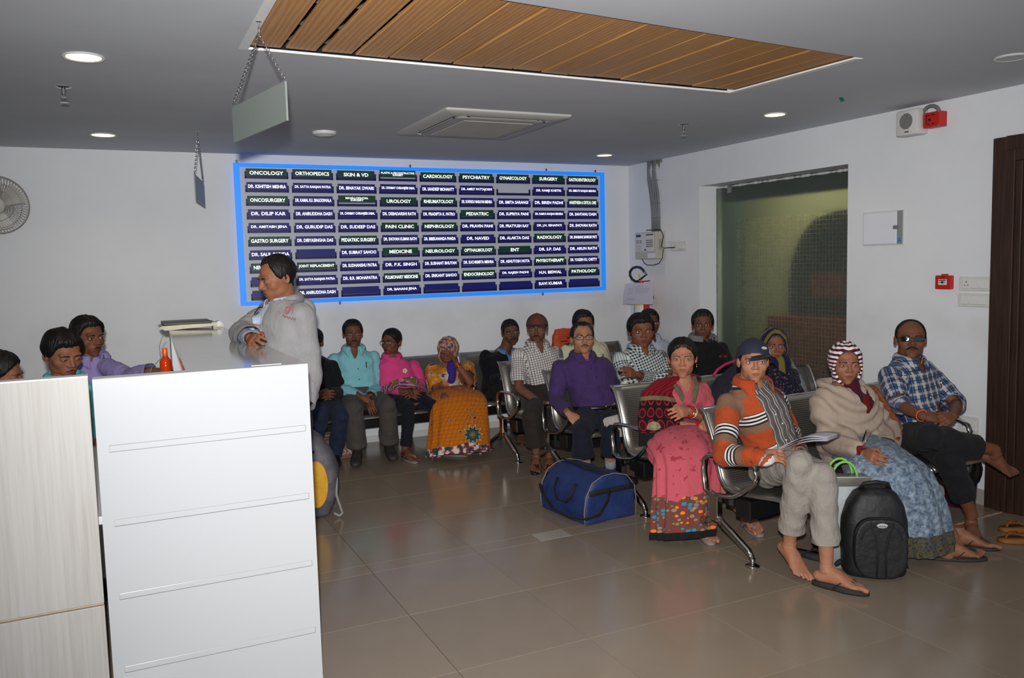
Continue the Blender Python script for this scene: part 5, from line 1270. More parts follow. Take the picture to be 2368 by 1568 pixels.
def leg_geo(J, off=0.014, hem=0.95, flare=0.0, w=1.0, vox=0.010, amp=0.0065, seed=3, knee_off=0.0):
    g = G(); C, U, Wd, a, b = torso_sections(J, off + 0.004, w); loft(g, C[:4], U[:4], Wd[:4], a[:4], b[:4], 26)
    cuts = []
    for k in 'lr':
        H, K, A = J['h' + k], J['k' + k], J['a' + k]; LL = np.linalg.norm(K - H) + np.linalg.norm(A - K); E = chain_cut([H, K, A + N(A - K) * 0.1], (hem * LL + 0.045) / (LL + 0.1))[-1]
        limb(g, [H, H * 0.5 + K * 0.5, K, K * 0.5 + E * 0.5, E], [0.080 * w + off, 0.071 * w + off, 0.052 + off + knee_off, 0.047 + off + flare * 0.5, 0.042 + off + flare]); cuts.append((k, hem * LL, N(E - K)))
    v, f = remesh(g, vox, 4); gc = garment_coords(v, J, 'legs')
    for (k, cut, ax) in cuts:
        d, al, gi = chain_coord(v, [J['h' + k], J['k' + k], J['a' + k] + ax * 0.1], J['s']); v, f = trim(v, f, gc[:, 2] == (1.0 if k == 'l' else 2.0), al, cut, ax)
    return wrinkle(v, f, amp, seed), f, gc
def skirt_geo(path, half, depth, U, n=110, m=46, folds=15, amp=0.10, seed=0, start=0.25, front=None):
    """draped cloth tube: path of centres, half widths and depths, U lateral axis"""
    P = np.array(path, float); L = np.concatenate([[0], np.cumsum(np.linalg.norm(np.diff(P, axis=0), axis=1))]); S = L / L[-1]
    ss = np.linspace(0, 1, m); C = np.stack([np.interp(ss, S, P[:, k]) for k in range(3)], 1)
    for _ in range(3): C[1:-1] = (C[:-2] + 2 * C[1:-1] + C[2:]) / 4
    A = np.interp(ss, S, half); Bd = np.interp(ss, S, depth); T = np.gradient(C, axis=0); T /= np.linalg.norm(T, axis=1, keepdims=True); rs = np.random.RandomState(seed)
    ph = rs.uniform(0, 6.28, 5); V = []; GC = []; U = N(U)
    for j in range(m):
        wd = N(np.cross(U, T[j])); s = max(0, (ss[j] - start) / (1 - start))
        for i in range(n):
            a = 2 * PI * i / n; fo = 1 + amp * s * (0.6 * math.sin(folds * a + ph[0] + 2.0 * math.sin(2 * a + ph[1])) + 0.4 * math.sin((folds * 0.6) * a + ph[2] + 3 * s)) + 0.02 * math.sin(5 * a + 9 * ss[j] + ph[3])
            V.append(C[j] + U * A[j] * fo * math.cos(a) + wd * Bd[j] * fo * math.sin(a)); GC.append((a * (A[j] + Bd[j]) / 2, ss[j] * L[-1], ss[j]))
    F = [(j * n + i, j * n + (i + 1) % n, (j + 1) * n + (i + 1) % n, (j + 1) * n + i) for j in range(m - 1) for i in range(n)] + [tuple(range(n))[::-1]]
    return np.array(V), F, np.array(GC)

# ---- fabrics (all read the garment coordinates stored on the mesh)
def fabric(name, build, rough=0.85, bump=0.0030, bscale=30.0, sheen=0.04):
    if name in _MC: return _MC[name]
    t = NT(name); gc = t.attr('gc'); x = t.xyz(gc); c = build(t, x, gc); t.col(c)
    t.set(rough=rough, spec=0.2, sheen=sheen)
    h = t.math('ADD', t.math('MULTIPLY', t.noise(t.coord(), bscale, 3.0, 0.55, dim=(1, 1, 0.6)), 0.9), t.math('MULTIPLY', t.noise(t.coord(), 420.0, 1.0), 0.10)); t.bump(h, bump * 4)
    _MC[name] = t.m; return t.m
def solid(name, rgb, var=0.08, **kw):
    c = np.array(lin(rgb)[:3]); return fabric(name, lambda t, x, gc: t.ramp(t.noise(t.coord(), 14.0, 4.0, 0.6), [(0.3, tuple(c * (1 - var)) + (1,)), (0.7, tuple(np.minimum(c * (1 + var), 1)) + (1,))]), **kw)
def _line(t, s, per, lo, hi):
    f = t.math('FRACT', t.math('ADD', t.math('MULTIPLY', s, 1.0 / per), 50.0)); return t.math('MULTIPLY', t.math('GREATER_THAN', f, lo), t.math('LESS_THAN', f, hi))
def stripes_seq(t, s, per, seq):
    f = t.math('FRACT', t.math('ADD', t.math('MULTIPLY', s, 1.0 / per), 50.0)); return t.ramp(f, [(p, lin(c)) for p, c in seq], const=True)
def gingham(name, c0, c1, per):
    def b(t, x, gc):
        a = _line(t, x[0], per, 0, 0.5); d = _line(t, x[1], per, 0, 0.5); k = t.math('MULTIPLY', t.math('ADD', a, d), 0.5); return t.mix(k, lin(c0), lin(c1))
    return fabric(name, b)
def windowpane(name, base, l1, l2, per, wdt=0.22):
    def b(t, x, gc):
        c = t.mix(t.math('MULTIPLY', _line(t, x[0], per, 0, wdt), 0.8), lin(base), lin(l1)); return t.mix(t.math('MULTIPLY', _line(t, x[1], per, 0.4, 0.4 + wdt), 0.75), c, lin(l2))
    return fabric(name, b)
def plaid(name):
    def b(t, x, gc):
        c = lin((60, 78, 114))
        c = t.mix(t.math('MULTIPLY', _line(t, x[0], 0.056, 0.0, 0.30), 0.66), c, lin((196, 192, 186))); c = t.mix(t.math('MULTIPLY', _line(t, x[1], 0.056, 0.1, 0.36), 0.50), c, lin((196, 192, 186)))
        c = t.mix(t.math('MULTIPLY', _line(t, x[0], 0.056, 0.60, 0.72), 0.8), c, lin((26, 34, 62))); c = t.mix(t.math('MULTIPLY', _line(t, x[1], 0.056, 0.64, 0.76), 0.8), c, lin((26, 34, 62)))
        return t.mix(t.math('MULTIPLY', _line(t, x[0], 0.028, 0.45, 0.50), 0.5), c, lin((210, 206, 196)))
    return fabric(name, b)

# ---- assembling a person
def headkit(c, B, s, skin_i, spec):
    """returns (verts, faces, material ids) of the head and a list of child pieces"""
    wx, wy, wz = spec.get('shape', (1, 1, 1)); jaw = spec.get('jaw', 0.0)
    def T(P):
        P = np.array(P, float).copy(); k = np.clip((-0.02 - P[:, 2]) / 0.07, 0, 1); P[:, 0] *= 1.07 * wx * (1 + jaw * k); P[:, 1] *= wy; P[:, 2] *= wz
        return P @ B.T * s + c
    V = [T(_zr)]; F = [list(HFACES)]; MI = [[0] * len(HFACES)]
    def add(g, mi):
        n = sum(len(a) for a in V); V.append(T(g.v)); F.append([tuple(i + n for i in q) for q in g.f]); MI.append([mi] * len(g.f))
    if spec.get('ears', True): add(EARS, 0)
    op = spec.get('eyes', 1.0); gx, gz = spec.get('gaze', (0, 0))
    for e in (-1, 1):
        add(patch_g(patch(0, 0, lens_shape(e * 0.0325, 0.0005, 0.0145, 0.0052 * op, 0.0038 * op), 0.0022)), 1)
        if op > 0.3: add(patch_g(patch(0, 0, [[(e * 0.0325 + gx + 0.0060 * r * math.cos(a), 0.0008 + gz + min(max(0.0060 * r * math.sin(a), -0.0034 * op), 0.0046 * op)) for a in np.linspace(0, 2 * PI, 17)] for r in (0.01, 0.5, 1)], 0.0030)), 2)
        add(patch_g(patch(0, 0, [[(e * 0.0325 + u * 0.0158, 0.0005 + 0.0054 * op * (1 - abs(u) ** 2.2) + v) for u in np.linspace(-1, 1, 11)] for v in (-0.0005, 0.0016)], 0.0032)), 3)
        bw = spec.get('brow', 1.0)
        if bw > 0: add(patch_g(patch(0, 0, [[(e * (0.012 + 0.040 * u), 0.0180 + 0.006 * math.sin(u * 2.6) + v * bw * (1 - 0.6 * u)) for u in np.linspace(0, 1, 11)] for v in (-0.0036, 0, 0.0036)], 0.0022)), 5)
    add(patch_g(patch(0, 0, [[(u * 0.0235, -0.0622 + v * (1 - abs(u) ** 2) * (1 - 0.25 * math.exp(-(u / 0.16) ** 2))) for u in np.linspace(-1, 1, 15)] for v in (0.0002, 0.005, 0.0082)], 0.0010)), 4)
    add(patch_g(patch(0, 0, [[(u * 0.0215, -0.0632 - v * (1 - abs(u) ** 2)) for u in np.linspace(-1, 1, 15)] for v in (0.0102, 0.005, 0.0002)], 0.0010)), 4)
    if spec.get('bindi'): bz = spec['bindi']; add(patch_g(patch(0, 0, [[(0.0045 * r * math.cos(a), bz + 0.0045 * r * math.sin(a)) for a in np.linspace(0, 2 * PI, 13)] for r in (0.01, 1)], 0.0016)), 6)
    if spec.get('sindoor'): add(patch_g(patch(0, 0, [[(x, z) for x in (-0.004, 0, 0.004)] for z in (0.070, 0.078, 0.086)], 0.006)), 6)
    kids = []
    hk = spec.get('hair', 'short')
    hm = spec.get('hairmat', HAIRB)
    if hk != 'none':
        g = compact(hair_geo(hk, spec.get('hth', 0.016), spec.get('seed', 1), spec.get('side', 0.0))); kids.append(('hair', T(g.v), g.f, hm, None))
    if spec.get('bun'):
        g = G(); g.ell((0, -0.118, -0.012), (0.042, 0.034, 0.040), 16, 12); kids.append(('hair_bun', T(g.v), g.f, hm, None))
    if spec.get('braid'):
        g = G(); g.tube([(0.01, -0.10, -0.03), (0.03, -0.105, -0.08), (0.045, -0.10, -0.13), (0.05, -0.09, -0.19)], [0.026, 0.024, 0.02, 0.014], 10); kids.append(('ponytail', T(g.v), g.f, hm, None))
    if spec.get('mous'):
        mw, mt = spec['mous']; g = patch_g(patch(0, 0, [[(u * mw, -0.0565 - 0.010 * abs(u) ** 1.6 + v * mt * (1 - 0.65 * abs(u) ** 2)) for u in np.linspace(-1, 1, 17)] for v in (0.0, 0.35, 0.75, 1.0)], 0.0034)); g.v = [(p[0], p[1] + 0.0024 * math.sin(PI * min(1, max(0, (k // 17) / 3.0))), p[2]) for k, p in enumerate(g.v)]
        kids.append(('moustache', T(g.v), g.f, spec.get('mmat', hm), None))
    if spec.get('glasses'):
        rim, lensm = spec['glasses']; g = G(); gl = G()
        for e in (-1, 1):
            ring = [(e * 0.034 + 0.0255 * math.copysign(abs(math.cos(a)) ** 0.7, math.cos(a)), 0.105 - 0.012 * abs(math.cos(a)) * (1 if e * math.cos(a) > 0 else 0), 0.001 + 0.0155 * math.copysign(abs(math.sin(a)) ** 0.75, math.sin(a))) for a in np.linspace(0, 2 * PI, 25)[:-1]]
            g.tube(ring, 0.0019, 6, closed=True); gl.add(ring + [(e * 0.034, 0.1045, 0.001)], [(k, (k + 1) % 24, 24) for k in range(24)])
            g.tube([(e * 0.060, 0.094, 0.006), (e * 0.074, 0.06, 0.008), (e * 0.0785, 0.0, 0.008), (e * 0.077, -0.02, 0.0)], 0.0018, 6)
        g.tube([(-0.010, 0.106, 0.006), (0, 0.109, 0.009), (0.010, 0.106, 0.006)], 0.0018, 6); kids.append(('spectacles', T(g.v), g.f, rim, None)); kids.append(('lenses', T(gl.v), gl.f, lensm, None))
    if spec.get('earring'):
        for e in (-1, 1):
            g = G(); g.ell((e * 0.079, -0.012, -0.042), (0.004, 0.005, 0.006), 8, 6); g.ell((e * 0.079, -0.012, -0.055), (0.003, 0.003, 0.009), 8, 6); kids.append(('earring', T(g.v), g.f, GOLD, None))
    if spec.get('cap'):
        cm, vm, em = spec['cap']; g = G(); line = np.interp(np.abs(AZW), [0, 60, 110, 180], [34, 28, 10, 2]); E = np.degrees(EL) - line; kf = (E > -2.5).reshape(-1)
        bul = 0.016 + 0.006 * np.clip(E / 60, 0, 1) * np.cos(AZ) - 0.004 * (E < 2)
        P = (HEADP + HDIR * bul[..., None]).reshape(-1, 3); fl = [f for f in HFACES[:(NEL - 1) * NAZ] if all(kf[i] for i in f)]; tv = len(P); P = np.vstack([P, P[(NEL - 1) * NAZ:].mean(0)]); fl += [(tv, (NEL - 1) * NAZ + i, (NEL - 1) * NAZ + (i + 1) % NAZ) for i in range(NAZ)]
        g.add(P, fl); g = compact(g); kids.append(('cap', T(g.v), g.f, cm, None)); g = G()
        rim = hsurf(azel(np.radians(np.linspace(-62, 62, 25)), np.radians(np.interp(np.abs(np.linspace(-62, 62, 25)), [0, 60], [33, 27]))))
        def vis(u, v, dz=0.0):
            i = u * 24; k = int(min(i, 23)); p = rim[k] * (1 - (i - k)) + rim[k + 1] * (i - k); a = math.radians(-62 + 124 * u); L_ = 0.010 + 0.054 * v * max(0.0, math.cos(a * 1.4)) ** 0.6
            return p + np.array([math.sin(a) * 0.010, 0, 0]) + np.array([math.sin(a) * 0.15, 1.0, -0.05 - 0.10 * v]) * L_ + np.array([0, 0, dz - 0.016 * abs(math.sin(a)) * v])
        g.grid(lambda u, v: vis(u, v), 25, 6); g.grid(lambda u, v: vis(1 - u, v, -0.004), 25, 6); kids.append(None)
        cy_ = math.radians(spec.get('capyaw', 0)); Rc = rotz(cy_); T0 = T; TC = lambda P: T0((np.array(P) - np.array([0, -0.01, 0])) @ Rc.T + np.array([0, -0.01, 0])); kids[-1] = ('cap_visor', TC(g.v), g.f, vm, None)
        if em:
            q = hsurf(azel(np.radians(np.array([0.0])), np.radians(np.array([44.0]))))[0]; nrm = N(q - HC0); o = q + nrm * 0.0205; xx = np.array([1.0, 0, 0]); zz = np.cross(xx, nrm); g = G(); g.add([o] + [o + xx * 0.017 * math.cos(a) + zz * 0.011 * math.sin(a) for a in np.linspace(0, 2 * PI, 17)[:-1]], [(0, 1 + k, 1 + (k + 1) % 16) for k in range(16)]); kids.append(('cap_badge', TC(g.v), g.f, em, None))
    if spec.get('scarf'):
        sm_, oval, th = spec['scarf']; A0, E0, cE = oval
        o2 = (AZW / A0) ** 2 + ((np.degrees(EL) - cE) / E0) ** 2; kf = ((o2 > 1.0) & (np.degrees(EL) > -62)).reshape(-1)
        rip = 1 + 0.12 * np.sin(np.radians(AZW) * 9 + 5 * EL) + 0.08 * np.sin(np.radians(AZW) * 4 - 7 * EL)
        edge = np.clip((o2 - 1.0) * 3.0, 0, 1); P = (HEADP + HDIR * ((0.004 + (th - 0.004) * edge) * rip)[..., None]).reshape(-1, 3)
        fl = [f for f in HFACES[:(NEL - 1) * NAZ] if all(kf[i] for i in f)]; tv = len(P); P = np.vstack([P, P[(NEL - 1) * NAZ:].mean(0)]); fl += [(tv, (NEL - 1) * NAZ + i, (NEL - 1) * NAZ + (i + 1) % NAZ) for i in range(NAZ)]
        gcv = np.vstack([np.stack([AZ * 0.09, EL * 0.10, np.sqrt(np.minimum(o2, 9)) ], -1).reshape(-1, 3), [[0, 0.157, 3]]]); kids.append(('head_scarf', T(P), fl, sm_, gcv))
    nv = 0
    return np.vstack(V), [q for a in F for q in a], [q for a in MI for q in a], kids, T

FEET = {}
def person(label, J, head, skin=(150, 100, 72), feet='bare', curl=(0.35, 0.35), hands='lr', hdir=None, hth=None, body=None, hs=1.0, lips=None, toes=None, yaw=0, pitch=0, roll=0, footmat=None, legs=True, tilt='', footz=None):
    sk = skin_mat('skin_%d_%d_%d' % skin, skin); lipm = mat('lips_%d_%d' % skin[:2], lips or tuple(int(v * q) for v, q in zip(skin, (0.86, 0.66, 0.66))), 0.65, spec=0.2)
    v, f = body_geo(J, **(dict(legs=legs) | (body or {}))); V = [v]; F = [f]; MI = [[0] * len(f)]
    B = head_frame(J['head'], yaw, pitch, roll); hv, hf, hm, kids, T = headkit(J['head'], B, hs, 0, head)
    def add(v, f, mi):
        n = sum(len(a) for a in V); V.append(np.array(v)); F.append([tuple(i + n for i in q) for q in f]); MI.append(mi)
    add(hv, hf, hm)
    hdir = hdir or {}; hth = hth or {}; root_extra = []
    for q, k in enumerate('lr'):
        if k in hands:
            S, E, Wp = arm_pts(J, k); y = N(hdir.get(k, Wp - E)); x = np.array(hth.get(k, J['pel'] * 0.5 + J['sm'] * 0.5 - Wp + UPZ * 0.35), float); x = N(x - y * (x @ y)); hvv, hff = hand(curl[q]); z = np.cross(x, y)
            if z[2] < 0 and k not in hth: z = -z
            if k in hth and len(hth[k]) == 3: z = z if k == 'l' else -z
            M_ = np.stack([x, y, z], 1); fl = [p[::-1] for p in hff] if np.linalg.det(M_) < 0 else hff; add(hvv @ M_.T * 0.98 + Wp - y * 0.004, fl, [0] * len(fl))
        if feet in ('bare', 'shoe', 'sandal') and legs:
            A = J['a' + k].copy(); y = J['t' + k] - A; ty = N(y) if k in tilt else N([y[0], y[1], 0]); A[2] = A[2] if k in tilt else (0.0765 if feet == 'bare' else 0.0915 if feet == 'sandal' else 0.0965); A[2] = (footz or {}).get(k, A[2]); FEET[k] = (A.copy(), ty); x = J['s'] * (1 if k == 'l' else -1); x = N(x - ty * (x @ ty)); z = np.cross(x, ty); z = z if z[2] > -0.2 else -z; M_ = np.stack([x, ty, z], 1)
            base = FOOT if feet != 'shoe' else SHOE
            P = base[0] @ M_.T + A; fl = [p[::-1] for p in base[1]] if np.linalg.det(M_) < 0 else base[1]
            if feet == 'shoe': root_extra.append(('shoe', P, fl, footmat or BLK, None))
            else: add(P, fl, [0] * len(fl))
            if feet == 'sandal':
                g = G(); sole = [(0.042 * math.copysign(abs(math.cos(a)) ** 0.8, math.cos(a)) * (1.06 if math.sin(a) > 0 else 0.86), 0.062 + 0.138 * math.sin(a)) for a in np.linspace(0, 2 * PI, 29)[:-1]]; g.prism(sole, -0.090, -0.0765, 'z'); root_extra.append(('sandal_sole', np.array(g.v) @ M_.T + A, g.f, footmat or BLK, None))
                g = G()
                for e in (-1, 1): g.tube([(e * 0.040, 0.035, -0.078), (e * 0.036, 0.065, -0.040), (e * 0.012 + 0.006, 0.115, -0.030), (0.022, 0.152, -0.050), (0.022, 0.160, -0.076)], [(0.007, 0.003)] * 5, 6)
                root_extra.append(('sandal_strap', np.array(g.v) @ M_.T + A, g.f, footmat or BLK, None))
    root = bpy.data.objects.new('tmp', None); root.location = J['base']
    o = mesh_obj('person', np.vstack(V) - J['base'], [q for a in F for q in a], [sk, EYEW, IRIS, LASH, lipm, HAIRB if head.get('hair') != 'none' or True else sk, REDM], None, mi=[q for a in MI for q in a])
    bpy.data.objects.remove(root); o.location = J['base']; tag(o, label, 'person')
    for (nm, kv, kf, km, gcv) in kids + root_extra: mesh_obj(nm, np.array(kv), kf, km, o, gcv)
    return o, T
def collar(o, J, m, **kw):
    g = collar_geo(J, **kw); c = mesh_obj('collar', np.array(g.v), g.f, m, o, np.array([(p @ N(J['sr'] - J['sl']), p[2], 0) for p in np.array(g.v) - J['pel']])); md = c.modifiers.new('thick', 'SOLIDIFY'); md.thickness = 0.003; return c
def buttons(o, J, v, m, zs, u0=0.0, r=0.0055):
    sd = N(J['sr'] - J['sl']); up = N(J['sm'] - J['pel']); ly = (v - J['pel']) @ up; lx = (v - J['pel'] - ly[:, None] * up) @ sd; lf = (v - J['pel']) @ J['f']
    for z in zs:
        i = np.argmax(lf - 50 * (np.abs(lx - u0) > 0.012) - 50 * (np.abs(ly - z) > 0.012)); g = G(); g.lathe([(r, 0), (r * 0.9, 0.003), (r * 0.2, 0.0032)], v[i] + J['f'] * 0.0005, 10, J['f']); mesh_obj('button', np.array(g.v), g.f, m, o)
# ------------------------------------------------------------------ bags and small things on the floor and seats
def shell(name, rings, m, root, n=40, sm=0.0, wr=0.004, seed=1):
    """soft bag body: list of (z, half x, half y, power) rounded-rectangle rings; returns verts in local bag space"""
    g = G()
    loft(g, [(0, 0, r[0]) for r in rings], [(1, 0, 0)] * len(rings), [(0, 1, 0)] * len(rings), [r[1] for r in rings], [r[2] for r in rings], n, rings[0][3])
    return g
def bagspace(o, yaw):
    R = rotz(math.radians(yaw)); o = np.array(o, float); return lambda P: np.array(P) @ R.T + o
BAGB = mat('blue_nylon', (26, 44, 92), 0.62, vary=0.18, vscale=14, bump=0.004, bscale=22); BLKN = mat('black_nylon', (17, 17, 19), 0.6, vary=0.25, vscale=30, bump=0.004, bscale=26); WEB = mat('black_webbing', (16, 16, 18), 0.8, bump=0.001, bscale=400); PIPE = mat('grey_piping', (110, 104, 106), 0.6)
# blue duffel bag: local x = long side, y = depth, z up
p0 = atz(1395, 1205, 0); D_ = thing('duffel_bag', 'blue duffel bag with black straps on the floor between the benches', 'bag', (2.66, 4.53, 0)); T_ = bagspace((2.645, 4.50, 0.0), 96)
prof = [(-0.20, 0.0), (-0.205, 0.10), (-0.19, 0.20), (-0.13, 0.275), (-0.03, 0.30), (0.06, 0.295), (0.14, 0.26), (0.19, 0.18), (0.205, 0.08), (0.20, 0.0)]
g = G(); xs_ = [-0.245, -0.235, -0.12, 0.0, 0.12, 0.235, 0.245]; V = []
for i, x in enumerate(xs_):
    k = 0.93 if i in (0, 6) else 1.0 - 0.02 * (i % 2)
    V += [(x, y * k, max(0.004, z * k)) for y, z in prof]
m_ = len(prof); F = [(i * m_ + j, i * m_ + j + 1, (i + 1) * m_ + j + 1, (i + 1) * m_ + j) for i in range(6) for j in range(m_ - 1)] + [tuple(range(m_))[::-1], tuple(6 * m_ + j for j in range(m_))] + [(i * m_, (i + 1) * m_, (i + 1) * m_ + m_ - 1, i * m_ + m_ - 1) for i in range(6)]
g.add(V, F); v, f = remesh(g, 0.010, 5); v[:, 2] = np.maximum(v[:, 2], 0.001); v = wrinkle(v, f, 0.006, 3, 0.5); v[:, 2] = np.maximum(v[:, 2], 0.001); mesh_obj('body', T_(v), f, BAGB, D_)
for x in (-0.238, 0.238):
    g = G(); g.tube([(x, y * 0.985, z * 0.985 + 0.002) for y, z in prof], 0.004, 6); mesh_obj('piping', T_(g.v), g.f, PIPE, D_)
g = G(); g.tube([(x, 0.02 , 0.304) for x in np.linspace(-0.24, 0.24, 12)], [(0.016, 0.004)] * 12, 6); mesh_obj('zip', T_(g.v), g.f, WEB, D_)
g = G(); g.tube([(-0.252, y, 0.20) for y in np.linspace(-0.17, 0.17, 8)], [(0.004, 0.018)] * 8, 6); mesh_obj('end_band', T_(g.v), g.f, WEB, D_)
g = G(); g.tube([(-0.255, 0.02, 0.205), (-0.275, 0.05, 0.15), (-0.285, 0.12, 0.08), (-0.25, 0.20, 0.05), (-0.12, 0.235, 0.04), (0.05, 0.235, 0.055), (0.17, 0.225, 0.11), (0.22, 0.215, 0.17)], [(0.005, 0.022)] * 8, 8); mesh_obj('shoulder_strap', T_(g.v), g.f, WEB, D_)
for s_ in (1,):
    g = G(); g.tube([(-0.11, 0.165, 0.235), (-0.105, 0.205, 0.16), (-0.06, 0.215, 0.115), (0.03, 0.215, 0.115), (0.08, 0.205, 0.16), (0.09, 0.165, 0.235)], [(0.004, 0.014)] * 6, 8); mesh_obj('grab_handle', T_(g.v), g.f, WEB, D_)
g = G(); loft(g, [(-0.245, -0.205 + 0.0, 0.02), (-0.12, -0.235, 0.02), (0.10, -0.235, 0.02)], [(0, 0.02, 0)] * 3, [(0, 0, 1)] * 3, [1, 1, 1], [0.1, 0.12, 0.1], 10); g = G(); g.bbox((-0.16, -0.235, 0.03), (0.16, -0.185, 0.21), 0.022); mesh_obj('side_pocket', T_(g.v), g.f, BAGB, D_)
g = G(); g.lathe([(0.011, 0), (0.010, 0.003), (0.0005, 0.004)], (-0.162, -0.212, 0.16), 12, (-1, 0, 0)); mesh_obj('badge', T_(g.v), g.f, mat('badge_silver', (190, 190, 188), 0.3, 0.6), D_)
# black backpack beside the man in the cap
p = (atz(1962, 1340, 0) + atz(2098, 1340, 0)) / 2; B_ = thing('backpack', 'black backpack standing on the floor in front of the nearest bench', 'backpack', (p[0] + 0.06, p[1] + 0.09, 0)); fc_ = N(np.array([-0.55, -0.83, 0])); T_ = bagspace((p[0] + 0.055, p[1] + 0.075, 0), math.degrees(math.atan2(fc_[0], -fc_[1])))
g = shell('b', [(0.0, 0.142, 0.085, 3.2), (0.02, 0.152, 0.095, 3.2), (0.15, 0.158, 0.10, 3), (0.28, 0.155, 0.098, 3), (0.36, 0.135, 0.088, 3), (0.415, 0.10, 0.07, 3), (0.445, 0.05, 0.045, 3)], BLKN, B_); v, f = remesh(g, 0.009, 3); v[:, 2] = np.maximum(v[:, 2], 0.001); v = wrinkle(v, f, 0.003, 5, 0.5); v[:, 2] = np.maximum(v[:, 2], 0.001); mesh_obj('body', T_(v), f, BLKN, B_)
g = G(); pp = [(0.125 * math.copysign(abs(math.cos(a)) ** 0.6, math.cos(a)), 0.165 + 0.150 * math.copysign(abs(math.sin(a)) ** 0.75, math.sin(a))) for a in np.linspace(0, 2 * PI, 41)[:-1]]
g.prism(pp, -0.135, -0.08, 'y'); v, f = remesh(g, 0.007, 4); mesh_obj('front_pocket', T_(v), f, BLKN, B_)
for off_, nm in ((1.02, 'zip_line'), (0.78, 'seam')):
    g = G(); g.tube([(x * off_, -0.128 if off_ > 1 else -0.1365, 0.165 + (z - 0.165) * off_) for x, z in pp[2:19]], 0.0035, 6); mesh_obj(nm, T_(g.v), g.f, WEB, B_)
for e in (-1, 1):
    g = G(); g.tube([(e * 0.055, -0.133, 0.30), (e * 0.030, -0.137, 0.23), (e * 0.018, -0.138, 0.15), (e * 0.022, -0.137, 0.03)], [(0.003, 0.006)] * 4, 6); mesh_obj('panel_seam', T_(g.v), g.f, WEB, B_)
g = G(); g.add([(0, -0.1405, 0.285)] + [(0.026 * math.cos(a), -0.139, 0.285 + 0.0115 * math.sin(a)) for a in np.linspace(0, 2 * PI, 25)[:-1]], [(0, 1 + k, 1 + (k + 1) % 24) for k in range(24)]); bdg = mesh_obj('badge', T_(g.v), g.f, mat('badge_bright', (206, 206, 206), 0.25, 0.4), B_)
v_, f_ = text_geo('ASA', 0.010, 0.030, 0.01); mesh_obj('badge_letters', T_([(q[0], -0.1412, 0.2835 + q[1]) for q in v_]), f_, BLK, B_)
g = G(); g.ell((-0.112, -0.128, 0.16), (0.008, 0.005, 0.009), 10, 8); g.tube([(-0.112, -0.132, 0.155), (-0.116, -0.134, 0.125)], 0.0018, 5); mesh_obj('zip_pull', T_(g.v), g.f, CHR, B_)
g = G(); g.tube([(-0.07, 0.0, 0.43), (-0.055, -0.02, 0.462), (0.0, -0.025, 0.472), (0.055, -0.02, 0.462), (0.07, 0.0, 0.43)], [(0.014, 0.010)] * 5, 8); mesh_obj('grab_handle', T_(g.v), g.f, BLKN, B_)
for e in (-1, 1):
    g = G(); g.tube([(e * 0.07, 0.09, 0.40), (e * 0.12, 0.13, 0.28), (e * 0.15, 0.11, 0.10), (e * 0.165, 0.06, 0.045), (e * 0.16, 0.02, 0.03)], [(0.006, 0.022)] * 5, 8); mesh_obj('shoulder_strap', T_(g.v), g.f, WEB, B_)
# grey and yellow backpack beside the counter
q = atz(742, 1196, 0); K_ = thing('backpack', 'grey and yellow backpack leaning on the floor behind the white counter', 'backpack', (1.035, 5.34, 0)); T_ = bagspace((1.035, 5.34, 0), -18)
GRYN = mat('grey_nylon', (84, 82, 88), 0.6, vary=0.2, vscale=24, bump=0.006, bscale=20); YEL = mat('yellow_nylon', (206, 150, 12), 0.65, vary=0.15, vscale=20, bump=0.002)
g = shell('k', [(0.0, 0.13, 0.08, 3), (0.02, 0.155, 0.105, 2.8), (0.14, 0.175, 0.125, 2.6), (0.30, 0.170, 0.12, 2.6), (0.42, 0.145, 0.105, 2.6), (0.52, 0.105, 0.08, 2.6), (0.58, 0.05, 0.05, 2.6)], GRYN, K_); v, f = remesh(g, 0.010, 3); v = wrinkle(v, f, 0.006, 9, 0.6); v[:, 2] = np.maximum(v[:, 2], 0.001); v[:, 0] += 0.05 * np.sin(np.clip(v[:, 2] / 0.58, 0, 1) * PI); mesh_obj('body', T_(v), f, GRYN, K_)
def yp(u, w):
    a = -1.35 + 1.95 * u; z = 0.06 + 0.30 * w + 0.05 * math.sin(PI * w) * 0; wd = 1 - 0.0 * w
    return (0.05 * math.sin(z / 0.58 * PI) + 0.182 * math.sin(a) * (1 if z < 0.3 else 0.97), -0.134 * math.cos(a), z)
g = G(); g.tube([(0.085 + 0.075 * math.cos(a), -0.122 + 0.02 * (1 - math.sin(a)), 0.235 + 0.155 * math.sin(a)) for a in np.linspace(0, 2 * PI, 30)[:-1]], 0.005, 6, closed=True); mesh_obj('piping', T_(g.v), g.f, PIPE, K_)
def yl(u, w):
    a = PI * (u - 0.5); zz = 0.235 + 0.150 * math.sin(a); rw = 0.070 * math.cos(a); x = 0.085 + rw * (2 * w - 1); return (x, -0.1275 + 0.30 * max(0, x - 0.09) ** 1.0 * 0.6 + 0.02 * (zz > 0.33) * (zz - 0.33) * 8, zz)
g = G(); g.grid(yl, 16, 10); mesh_obj('yellow_panel', T_(g.v), g.f, YEL, K_)
g = G(); g.grid(lambda u, w: (-0.10 + 0.10 * u, -0.131, 0.30 + 0.06 * w + 0.03 * u), 6, 6); mesh_obj('yellow_panel', T_(g.v), g.f, YEL, K_)
g = G(); g.tube([(0.185, -0.05, 0.30), (0.205, -0.06, 0.25), (0.20, -0.08, 0.15), (0.225, -0.09, 0.06), (0.235, -0.08, 0.03), (0.215, -0.08, 0.012), (0.18, -0.08, 0.03)], [(0.003, 0.010)] * 7, 6); mesh_obj('loose_strap', T_(g.v), g.f, mat('grey_webbing', (140, 138, 134), 0.8), K_)
